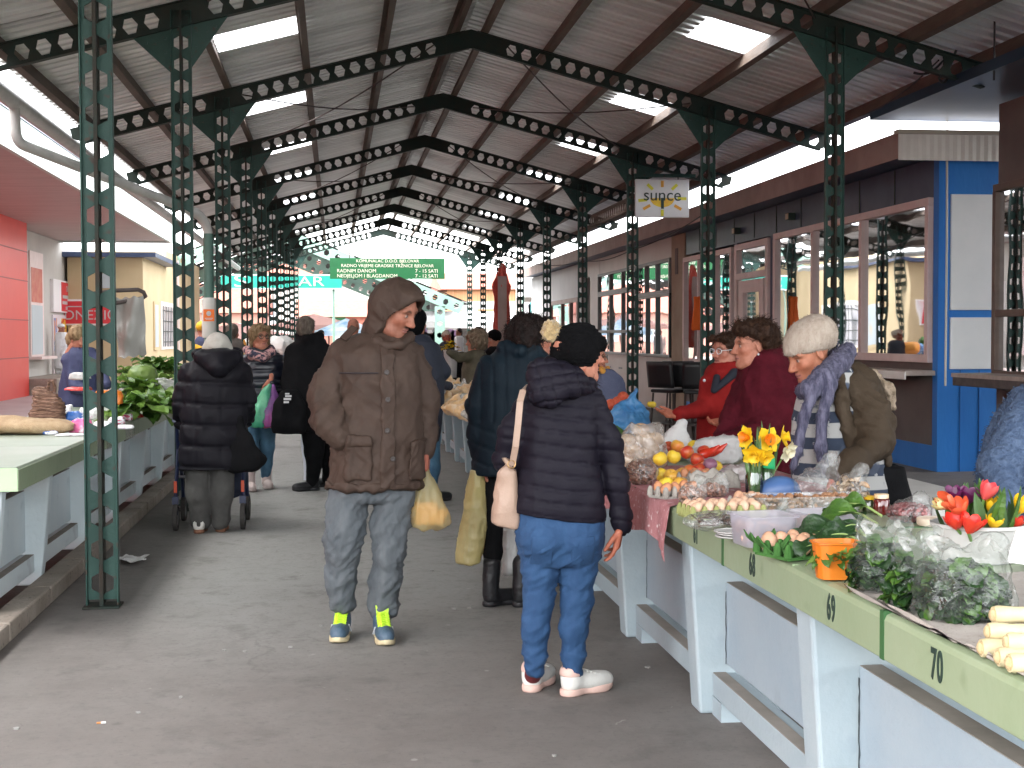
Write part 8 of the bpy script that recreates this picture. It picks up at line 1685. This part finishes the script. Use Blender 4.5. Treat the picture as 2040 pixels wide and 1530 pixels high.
for i, (ang, m) in enumerate([(90, m_so), (52, m_so2), (128, m_so2), (0, m_so2), (188, m_so2), (-38, m_so), (218, m_so), (-90, m_so2)]):
    aa = R(ang); d = (math.cos(aa), math.sin(aa)); r0_, r1_ = .23, .36; mb = MB(); mb.bar((cx_+d[0]*r0_*1.05, Ys-.027, cz_-.0+d[1]*r0_*.75), (cx_+d[0]*r1_*1.05, Ys-.027, cz_+d[1]*r1_*.75), .006, .045, up=(0, 0, 1) if abs(d[1]) < .8 else (1, 0, 0)); mb.build('sun_ray', m, t, bevel=.0)
text_mesh('sunce', .26, m_black, t, face_mx((cx_, Ys-.031, cz_+.045), (1, 0, 0)), 'lettering', 1., .002); text_mesh('1', .22, m_black, t, face_mx((cx_, Ys-.034, cz_-.085), (1, 0, 0)), 'lettering', 1.2, .002, bold=.008)
# market board over the far end
t = thing('market_board', 'green board with white opening hours hanging at the far end of the hall', 'sign', (0, 0, 0)); Yb = fy(8)-.15; a = onY(657, 514, Yb); b = onY(886, 556, Yb); cx_, cz_ = (a[0]+b[0])/2, (a[2]+b[2])/2; W_, H_ = b[0]-a[0], a[2]-b[2]
MB().box((cx_, Yb, cz_), (W_, .06, H_)).build('board', mat('sign_green', (.004, .095, .026), .5, (.006, .115, .034), 3), t); 
for x in (-.33*W_, .33*W_): MB().tube([(cx_+x, Yb, cz_+H_/2), (cx_+x, Yb+.1, zu(cx_+x)+.1)], .018, 6).build('rod', m_rod, t)
m_sgw = mat('sign_lettering', (.66, .62, .5), .5)
for s_, dx, dz, sz, al in (('KOMUNALAC D.O.O. BJELOVAR', 0, .36, .15, 'CENTER'), ('RADNO VRIJEME GRADSKE TRŽNICE BJELOVAR', 0, .13, .15, 'CENTER'), ('RADNIM DANOM', -.44*W_, -.12, .17, 'LEFT'), ('7 - 15 SATI', .44*W_, -.12, .17, 'RIGHT'), ('NEDJELJOM I BLAGDANOM', -.44*W_, -.36, .17, 'LEFT'), ('7 - 12 SATI', .44*W_, -.36, .17, 'RIGHT')): text_mesh(s_, sz*.96, m_sgw, t, face_mx((cx_+dx, Yb-.034, cz_+dz*H_), (1, 0, 0)), 'lettering', 1.02, .004, al)
# ================================================================== left buildings
m_redp = mat('red_panels', (.62, .05, .04), .4, (.66, .065, .05), .8, spec=.3); m_soff = mat('soffit_board', (.42, .34, .325), .6, (.5, .42, .40), 3, .1, stretch=(.3, 3, 1)); m_fasg = mat('fascia_pale', (.5, .56, .52), .5, (.36, .45, .42), 6, lo=.45, hi=.7); m_cream = mat('cream_wall', (.50, .385, .22), .85, (.55, .43, .26), .7, .1); m_white2 = mat('white_wall', (.44, .41, .38), .8, (.5, .47, .43), .8, .1)
t = thing('supermarket', 'building clad in bright red panels under a deep canopy at the far left', 'building', (0, 0, 0)); XW = -7.84
mb = MB(); mb.bb((-14, 1, 0), (XW, 36.73, 4.45)); mb.build('wall', m_redp, t)
for z in (1.0, 1.95, 2.95, 3.7): MB().bb((XW, 1, z), (XW+.012, 36.73, z+.025)).build('panel_joint', mat('red_joint', (.3, .03, .025), .5), t)
MB().bb((-14, 1, 4.455), (-5.0, 43.2, 4.52)).build('soffit', m_soff, t); mb = MB(); mb.bb((-5.02, 1, 4.40), (-4.93, 43.3, 5.0)); mb.bb((-14, 43.2, 4.40), (-5.02, 43.3, 5.0)); mb.build('fascia', m_fasg, t); MB().bb((-14, 1, 4.98), (-4.9, 43.32, 5.06)).build('roof', m_navyw, t)  # near stretch is out of view, lengthened to keep light off the floor
t = thing('shop_wall', 'whitish shop wall with doors and signs between the red wall and the cream house', 'building', (0, 0, 0)); X2 = -8.3
MB().bb((-14, 36.74, 0), (X2, 50, 4.44)).build('wall', m_white2, t); m_doorp = mat('door_redposter', (.45, .08, .05), .5, (.5, .16, .1), 4); m_pale = mat('shutter_pale', (.42, .47, .49), .5)
y = 37.3
MB().bb((X2, 39.0, 1.0), (X2+.05, 40.7, 3.9)).build('window', m_frame, t); MB().bb((X2+.051, 39.1, 2.5), (X2+.06, 40.5, 3.45)).build('poster', m_doorp, t); MB().bb((X2+.051, 39.1, 1.05), (X2+.06, 40.5, 2.42)).build('blind', m_pale, t); MB().bb((X2, 38.9, .92), (X2+.35, 41.0, 1.0)).build('sill', m_frame, t)
o = MB().bb((X2, 41.85, 2.28), (X2+.1, 45.2, 3.25)).build('sign_board', mat('sign_white2', (.75, .72, .72), .5), t); MB().bb((X2+.101, 43.0, 2.32), (X2+.11, 45.0, 3.2)).build('sign_panel', mat('sign_red', (.6, .03, .04), .5), o)
text_mesh('OPG', .26, m_whitep, o, face_mx((X2+.113, 44.0, 3.0), (0, 1, 0)), 'lettering', 1.2, .003)
for z, w_ in ((2.76, .85), (2.58, .9), (2.42, .4)): MB().bb((X2+.111, 44-w_, z-.05), (X2+.114, 44+w_, z+.05)).build('printed_band', m_whitep, o)
MB().bb((X2, 42.0, .45), (X2+.05, 45.0, 2.2)).build('door', mat('door_bright', (.66, .6, .62), .5), t); MB().bb((X2+.051, 43.2, 1.35), (X2+.06, 44.0, 2.1)).build('poster', mat('poster_redyellow', (.6, .06, .02), .5, (.75, .5, .06), 4, lo=.48, hi=.54), t); MB().bb((X2+.051, 42.1, .6), (X2+.06, 42.5, 2.1)).build('poster', mat('poster_blue', (.12, .22, .45), .5, (.55, .25, .15), 2.5, lo=.48, hi=.54), t)
MB().bb((X2, 46, 1.2), (X2+.05, 49.6, 3.1)).build('roller_shutter', mat('shutter', (.6, .6, .58), .5, (.5, .5, .48), 30, stretch=(.01, .01, 1)), t)
tag(MB().bb((X2+.001, 37, 0), (-7.2, 50, .45)).build('shop_step', m_kerb, bevel=.02), kind='structure')
t = thing('cream_house', 'cream plastered building with barred windows behind the left stalls', 'building', (0, 0, 0))
MB().bb((-12, 50.01, 0), (-5.93, 62, 4.6)).bb((-8.2, 44.0, 0), (-5.93, 50.0, 4.0)).build('wall', m_cream, t); MB().bb((-8.3, 43.7, 4.001), (-5.5, 50, 4.15)).build('roof', m_navyw, t)
o = MB().bb((-5.93, 46.3, 1.1), (-5.88, 47.4, 2.7)).build('window', m_cream, t); MB().bb((-5.879, 46.45, 1.2), (-5.87, 47.25, 2.6)).build('pane', m_pale, o)
o = MB().bb((-5.93, 48.1, 1.1), (-5.88, 52.2, 2.75)).build('window', mat('frame_white', (.7, .66, .6), .5), t); MB().bb((-5.879, 48.4, 1.2), (-5.87, 51.9, 2.6)).build('pane', mat('pane_grey', (.45, .46, .5), .3, (.65, .62, .62), 2), o); b = MB()
for i in range(8): b.bb((-5.86, 48.4+i*.48, 1.2), (-5.84, 48.43+i*.48, 2.6))
for i in range(4): b.bb((-5.86, 48.4, 1.35+i*.36), (-5.84, 51.9, 1.375+i*.36))
b.build('bars', m_black, o)
MB().bb((-7.2, 43.92, 3.05), (-6.75, 43.999, 3.5)).build('air_vent', m_pale, t); o = MB().bb((-9.0, 43.9, 1.9), (-6.2, 43.998, 2.7)).build('sign_board', mat('sign_white2', (.75, .72, .72), .5), t); MB().bb((-8.9, 43.89, 1.95), (-6.3, 43.899, 2.64)).build('sign_panel', MATS['sign_red'], o); MB().bb((-8.8, 43.88, 2.46), (-6.4, 43.889, 2.49)).build('sign_line', m_whitep, o); text_mesh('DNEZIĆ', .42, m_whitep, o, face_mx((-7.5, 43.885, 2.2), (1, 0, 0)), 'lettering', 1.05, .003)
MB().tube([(-5.86, 52.9, 0), (-5.86, 52.9, 4.4)], .06, 8).build('downpipe', m_soff, t)
tag(MB().bb((-30, 15, 0), (-3.4, 60, .02)).build('pavement', mat('pavement_pink', (.36, .31, .3), .8, (.42, .37, .36), 1.2, .2)), kind='structure')
t = thing('bicycle', 'parked bicycle with a white mudguard beside the lettuce heap', 'bicycle', (-2.95, 23.4, 0), None, R(80))
for x in (-.52, .52):
    P = [(x+.33*math.cos(a), 0, .35+.33*math.sin(a)) for a in np.linspace(0, 2*math.pi, 25)]; o = MB().tube(P, .018, 6, cap=False).build('wheel', m_rub, t, True); sp = MB(); [sp.tube([(x, 0, .35), (x+.31*math.cos(a), 0, .35+.31*math.sin(a))], .003, 4) for a in np.linspace(0, 6.1, 12)]; sp.build('spokes', m_silver, o)
MB().tube([(-.52, 0, .35), (-.1, 0, .32), (.38, 0, .85)], .016, 6).tube([(-.52, 0, .35), (-.22, 0, .88), (-.1, 0, .32)], .015, 6).tube([(-.2, 0, .8), (.36, 0, .82)], .015, 6).tube([(.33, 0, 1.0), (.52, 0, .35)], .016, 6).build('frame', m_navy, t, True); MB().tube([(.2, -.28, 1.02), (.33, 0, 1.0), (.2, .28, 1.02)], .013, 6).build('handlebar', m_silver, t, True); S().ell((-.24, 0, .94), (.14, .08, .03)).build('saddle', .012, m_black, t); P = [(-.52+.37*math.cos(a), 0, .35+.37*math.sin(a)) for a in np.linspace(.3, 2.9, 14)]; MB().tube(P, .022, 6, flat=.4).build('mudguard', m_whitep, t, True)
# ================================================================== beyond the hall
m_pg = mat('pale_green_steel', (.16, .27, .22), .5, (.2, .31, .26), 3); m_droof = mat('dark_roofing', (.010, .013, .013), .85, (.016, .02, .02), 2)
t = thing('far_hall', 'second market hall with pale green castellated frames and a dark perforated roof', 'building', (0, 0, 0)); Yh0, Yh1 = 53.5, 84
rx, rz_, ex, ez = -2.6, 5.9, 5.3, 2.65
for sg in (1, -1):
    ax, az = (ex, ez) if sg > 0 else (rx-(ex-rx), ez); mb = MB(); nu, nv = 26, 60; F = []; V = []
    for i in range(nu+1):
        for j in range(nv+1): u = i/nu; V.append((rx+(ax-rx)*u, Yh0+.3+(Yh1-Yh0)*j/nv, rz_+.16+(az-rz_)*u))
    for i in range(nu):
        for j in range(nv):
            if not ((i % 4 in (1, 2)) and (j % 4 == 1)): F.append((i*(nv+1)+j, (i+1)*(nv+1)+j, (i+1)*(nv+1)+j+1, i*(nv+1)+j+1))
    mb.add(V, F); mb.build('roof', m_droof, t)
    for yy in (Yh0, Yh0+10, Yh0+20):
        U = Vector((ax-rx, 0, az-rz_)); L = U.length; U.normalize(); Vv = Vector((-U.z, 0, U.x))*(1 if sg > 0 else -1); mb = MB(); old = HEX_P, HEX_A, HEX_H; HEX_P, HEX_A, HEX_H = .45, .11, .11
        hex_web(mb, int(L/.45), (rx, yy, rz_-.2), U, Vv, (0, -1, 0), hv=.24, th=.03); mb.build('rafter', m_pg, t)
        cxp = rx+(ax-rx)*.84; mb = MB(); hex_web(mb, 6, (cxp, yy, 0), (0, 0, 1), (1, 0, 0), (0, -1, 0), hv=.2, th=.03); HEX_P, HEX_A, HEX_H = old; mb.build('column', m_pg, t)
t = thing('shop_sign', 'long turquoise sign with white letters behind the left columns', 'sign', (0, 0, 0)); Yt = 50.5; a = onY(440, 546, Yt); b = onY(681, 577, Yt); m_turq = mat('sign_turquoise', (.006, .26, .19), .45, (.008, .30, .22), 2); W_, H_ = b[0]-a[0], a[2]-b[2]; cx_, cz_ = (a[0]+b[0])/2, (a[2]+b[2])/2
MB().box((cx_, Yt, cz_), (W_, .12, H_)).build('board', m_turq, t); MB().box((cx_, Yt-.062, cz_+H_/2-.03), (W_, .01, .05)).box((cx_, Yt-.062, cz_-H_/2+.03), (W_, .01, .05)).build('border', m_whitep, t)
text_mesh('S', .62, m_whitep, t, face_mx((a[0]+.7, Yt-.07, cz_), (1, 0, 0)) @ Matrix.Shear('XZ', 4, (.3, 0)) if False else face_mx((a[0]+.7, Yt-.07, cz_), (1, 0, 0)), 'lettering', 1.9, .004); text_mesh('AR', .5, m_whitep, t, face_mx((b[0]-1.1, Yt-.07, cz_), (1, 0, 0)), 'lettering', 1.5, .004)
for x in (a[0]+.3, b[0]-.3): MB().tube([(x, Yt+.1, 0), (x, Yt+.1, cz_)], .05, 6).build('post', m_pg, t)
m_pinkw = mat('pink_plaster', (.36, .125, .09), .85, (.4, .16, .12), .6); m_rtile = mat('roof_tile', (.24, .075, .05), .85, (.3, .11, .075), 4); m_glow = mat('white_canvas', (.78, .78, .76), .7, (.72, .72, .71), 3, transl=.2)
def house(name, label, x0, x1, y0, y1, z, rh, wm, rm, along='x', win=4):
    t = thing(name, label, 'house', (0, 0, 0), 'houses beyond the market'); MB().bb((x0, y0, 0), (x1, y1, z)).build('wall', wm, t); ov = .35
    if along == 'x': MB().prism([(y0-ov, z), ((y0+y1)/2, z+rh), (y1+ov, z)], 'x', x0-ov, x1+ov).build('roof', rm, t)
    else: MB().prism([(x0-ov, z), ((x0+x1)/2, z+rh), (x1+ov, z)], 'y', y0-ov, y1+ov).build('roof', rm, t)
    for i in range(win): xx = x0+(x1-x0)*(i+.5)/win; o = MB().bb((xx-.45, y0-.06, z*.35), (xx+.45, y0-.002, z*.78)).build('window', m_whitep, t); MB().bb((xx-.36, y0-.07, z*.38), (xx+.36, y0-.061, z*.75)).build('pane', m_pale, o)
    return t
h = house('pink_house', 'pink house with a red tiled roof beyond the far hall', -2.4, 7.0, 95, 104, 2.9, 1.3, m_pinkw, m_rtile, 'x', 5)
MB().bb((-1.0, 94.9, 2.0), (.7, 94.99, 2.9)).build('notice_board', MATS['sign_green'], h)
house('pink_house', 'pale pink house further left beyond the far hall', -16, -5, 96, 106, 3.2, 2.2, mat('pale_pink', (.42, .22, .17), .8), m_rtile, 'x', 4); house('tall_house', 'tall whitish house with small windows rising behind the pink houses', -9, 4, 128, 140, 6.4, 2.5, m_white2, m_rtile, 'x', 6); house('orange_house', 'pale orange boarded house above the candle shop sign', 6.3, 14, 78, 90, 4.2, 1.2, mat('orange_boards', (.42, .2, .09), .8, (.5, .27, .14), 1.5, stretch=(8, 1, .1)), m_rtile, 'x', 3)
# candle shop with white awning and hanging clothes
t = thing('market_shop', 'shop with a grey candle seller sign and a wide white awning', 'shop', (0, 0, 0)); Yc = 62; a = onY(857, 600, Yc); b = onY(960, 616, Yc); MB().bb((a[0], Yc, b[2]), (b[0]+4, Yc+.2, a[2])).build('sign_board', mat('sign_grey', (.25, .245, .24), .6), t); text_mesh('SVJEĆAR 1', .34, m_whitep, t, face_mx(((a[0]+b[0])/2+.3, Yc-.03, (a[2]+b[2])/2), (1, 0, 0)), 'lettering', 1.0, .003)
a = onY(832, 620, Yc); b = onY(945, 642, Yc); MB().prism([(Yc-1.8, b[2]-.25), (Yc-1.8, b[2]), (Yc+.1, a[2]), (Yc+.1, a[2]-.12)], 'x', a[0], b[0]+5).build('awning', m_glow, t); MB().bb((a[0], Yc+3, 0), (b[0]+5, Yc+3.2, a[2])).build('back_wall', mat('shop_back', (.3, .28, .27), .8, (.5, .46, .42), 3), t)
MB().bb((onY(916, 650, Yc)[0], Yc+1, .6), (onY(940, 650, Yc)[0], Yc+1.2, 1.9)).build('menu_board', mat('board_dark', (.03, .025, .022), .7, (.14, .12, .11), 30, stretch=(.2, 1, 2)), t)
cl = [mat('garment_white', (.7, .69, .7), .8), mat('garment_red', (.5, .06, .06), .8), mat('garment_violet', (.4, .25, .45), .8), mat('garment_teal', (.1, .35, .35), .8), mat('garment_grey', (.25, .25, .27), .8), mat('garment_black', (.02, .02, .025), .8)]
rr = random.Random(14)
for i in range(26):
    px = 838+i*3.3+rr.uniform(-1, 1) if i < 22 else 1050+ (i-22)*13; 
    if 914 < px < 942: continue
    py = 655+rr.uniform(-4, 14) if i < 22 else 602; Yg = Yc+.6 if i < 22 else 47.5; c = onY(px, py, Yg); s = MB(); w = rr.uniform(.12, .24); s.prism([(c[0]-w*.5, c[2]), (c[0]-w, c[2]-.1), (c[0]-w*.8, c[2]-rr.uniform(.5, .8)), (c[0]+w*.8, c[2]-rr.uniform(.5, .8)), (c[0]+w, c[2]-.1), (c[0]+w*.5, c[2])], 'y', Yg-.03, Yg+.03)
    tag(s.build('garment', rr.choice(cl), None, bevel=.01), 'small garment hanging on the racks at the far end of the market', 'garment', 'garments on the far racks')
# red closed umbrella
t = thing('parasol', 'closed red parasol tied round a dark pole beside the far right columns', 'umbrella', tuple(onY(1000, 800, 34)*np.array((1, 1, 0)))); m_rumb = mat('parasol_red', (.5, .05, .03), .7, (.58, .09, .06), 5); s = S(); s.stack([(1.25, 0, 0, .2, .16), (1.7, 0, 0, .18, .15), (2.5, 0, 0, .17, .14), (2.75, 0, 0, .24, .2), (2.9, 0, 0, .17, .14), (3.3, .02, 0, .03, .03)]); s.build('canopy', .022, m_rumb, t, plus(lambda V, N: .03*np.sin(6*np.arctan2(V[:, 1], V[:, 0])+2*V[:, 2]), folds(.03, (6, 6, 2), 3))); MB().tube([(0, 0, 0), (0, 0, 3.3)], .045, 10).build('pole', m_fas, t, True); MB().bb((-.12, -.23, 1.0), (.10, -.19, 3.0)).build('pole_board', m_fas, t)
# parasols over the far stalls
for i, (px, py, Yp, m, lab, r) in enumerate([(625, 636, 66, mat('parasol_pink', (.72, .42, .38), .7), 'open pinkish parasol left of the parka hood', 2.2), (690, 646, 60, mat('parasol_blue', (.18, .38, .6), .7, (.75, .78, .8), 1.2), 'open blue and white parasol right of the pink one', 1.4), (655, 650, 72, m_glow, 'open white parasol between the pink and the blue one', 2.0), (470, 655, 60, MATS['parasol_pink'] if 'parasol_pink' in MATS else m_glow, 'open pinkish parasol behind the left columns', 2.5)]):
    c = onY(px, py, Yp); t = thing('parasol', lab, 'umbrella', (c[0], Yp, 0), 'open parasols over the far stalls'); MB().lathe([(r, c[2]-.5), (r, c[2]-.3), (r*.5, c[2]-.02), (.02, c[2]+.25)], (0, 0, 0), 8, capb=False).build('canopy', m, t); MB().tube([(0, 0, 0), (0, 0, c[2])], .04, 6).build('pole', m_rod, t)
# white awning on the right beyond the block, orange notice
t = thing('market_stand', 'white roofed market stand beyond the grey shop block', 'stand', (0, 0, 0)); a = onY(1042, 548, 50); b = onY(1106, 590, 50); MB().bb((a[0], 50, b[2]), (b[0]+1.5, 52, a[2])).build('awning', m_glow, t); MB().bb((a[0], 52, 0), (b[0]+1.5, 52.1, b[2])).build('back_wall', MATS['shop_back'], t); MB().tube([(a[0], 50, 0), (a[0], 50, b[2])], .05, 6).build('post', m_pg, t)
t = thing('notice', 'orange notice with a white round emblem on the downpipe column', 'sign', (0, 0, 0)); Yn = 16.3; a = onY(405, 616, Yn); b = onY(427, 640, Yn); cx_, cz_ = (a[0]+b[0])/2, (a[2]+b[2])/2; MB().box((cx_, Yn, cz_), (b[0]-a[0], .01, a[2]-b[2])).build('board', mat('notice_orange', (.8, .16, .01), .5), t); MB().lathe([(0, 0), (.028, 0), (.028, .002), (0, .002)], (0, 0, 0), 16, capb=False).build('emblem', m_whitep, t).matrix_local = Matrix.Translation((cx_, Yn-.006, cz_+.02)) @ Matrix.Rotation(R(90), 4, 'X'); MB().box((cx_, Yn-.006, cz_-.035), (.09, .002, .007)).box((cx_, Yn-.006, cz_-.05), (.07, .002, .005)).build('text_line', m_whitep, t)
# far stalls with produce behind the left columns and trees at the horizon
rr = random.Random(4)
m_far = [mat('heap_red', (.5, .06, .03), .6), mat('heap_orange', (.7, .3, .05), .6), mat('heap_green', (.08, .2, .04), .6), mat('heap_yellow', (.75, .55, .1), .6), mat('heap_white', (.7, .7, .68), .6), mat('heap_blue', (.1, .25, .5), .6)]
for i in range(14):
    px = 452+i*10.5; Yp = 24+rr.uniform(0, 10); c = onY(px, 700+rr.uniform(-14, 12), Yp); s = S(); w = rr.uniform(.18, .34); s.ell((0, 0, 0), (w, w, w*.6)); tag(s.build('produce_heap', .03, m_far[i % 6], None, folds(.05, (7, 7, 7), i), loc=(c[0], Yp, max(c[2], .2))), f'{["red", "orange", "green", "yellow", "white", "blue"][i % 6]} heap of goods on the distant left stalls behind the columns', 'produce', 'heaps of goods on the distant left stalls')
t = thing('trestle_table', 'long table with the distant heaps of goods behind the left columns', 'table', (0, 0, 0)); c0, c1 = onY(450, 720, 24), onY(600, 705, 34); MB().bar((c0[0], 24, .72), (c1[0]-.5, 36, .72), 1.1, .06).build('table_top', m_frame, t)
for u in (.1, .5, .9): q = (c0[0]+(c1[0]-.5-c0[0])*u, 24+12*u); MB().bb((q[0]-.4, q[1]-.03, 0), (q[0]+.4, q[1]+.03, .69)).build('trestle', m_frame, t)
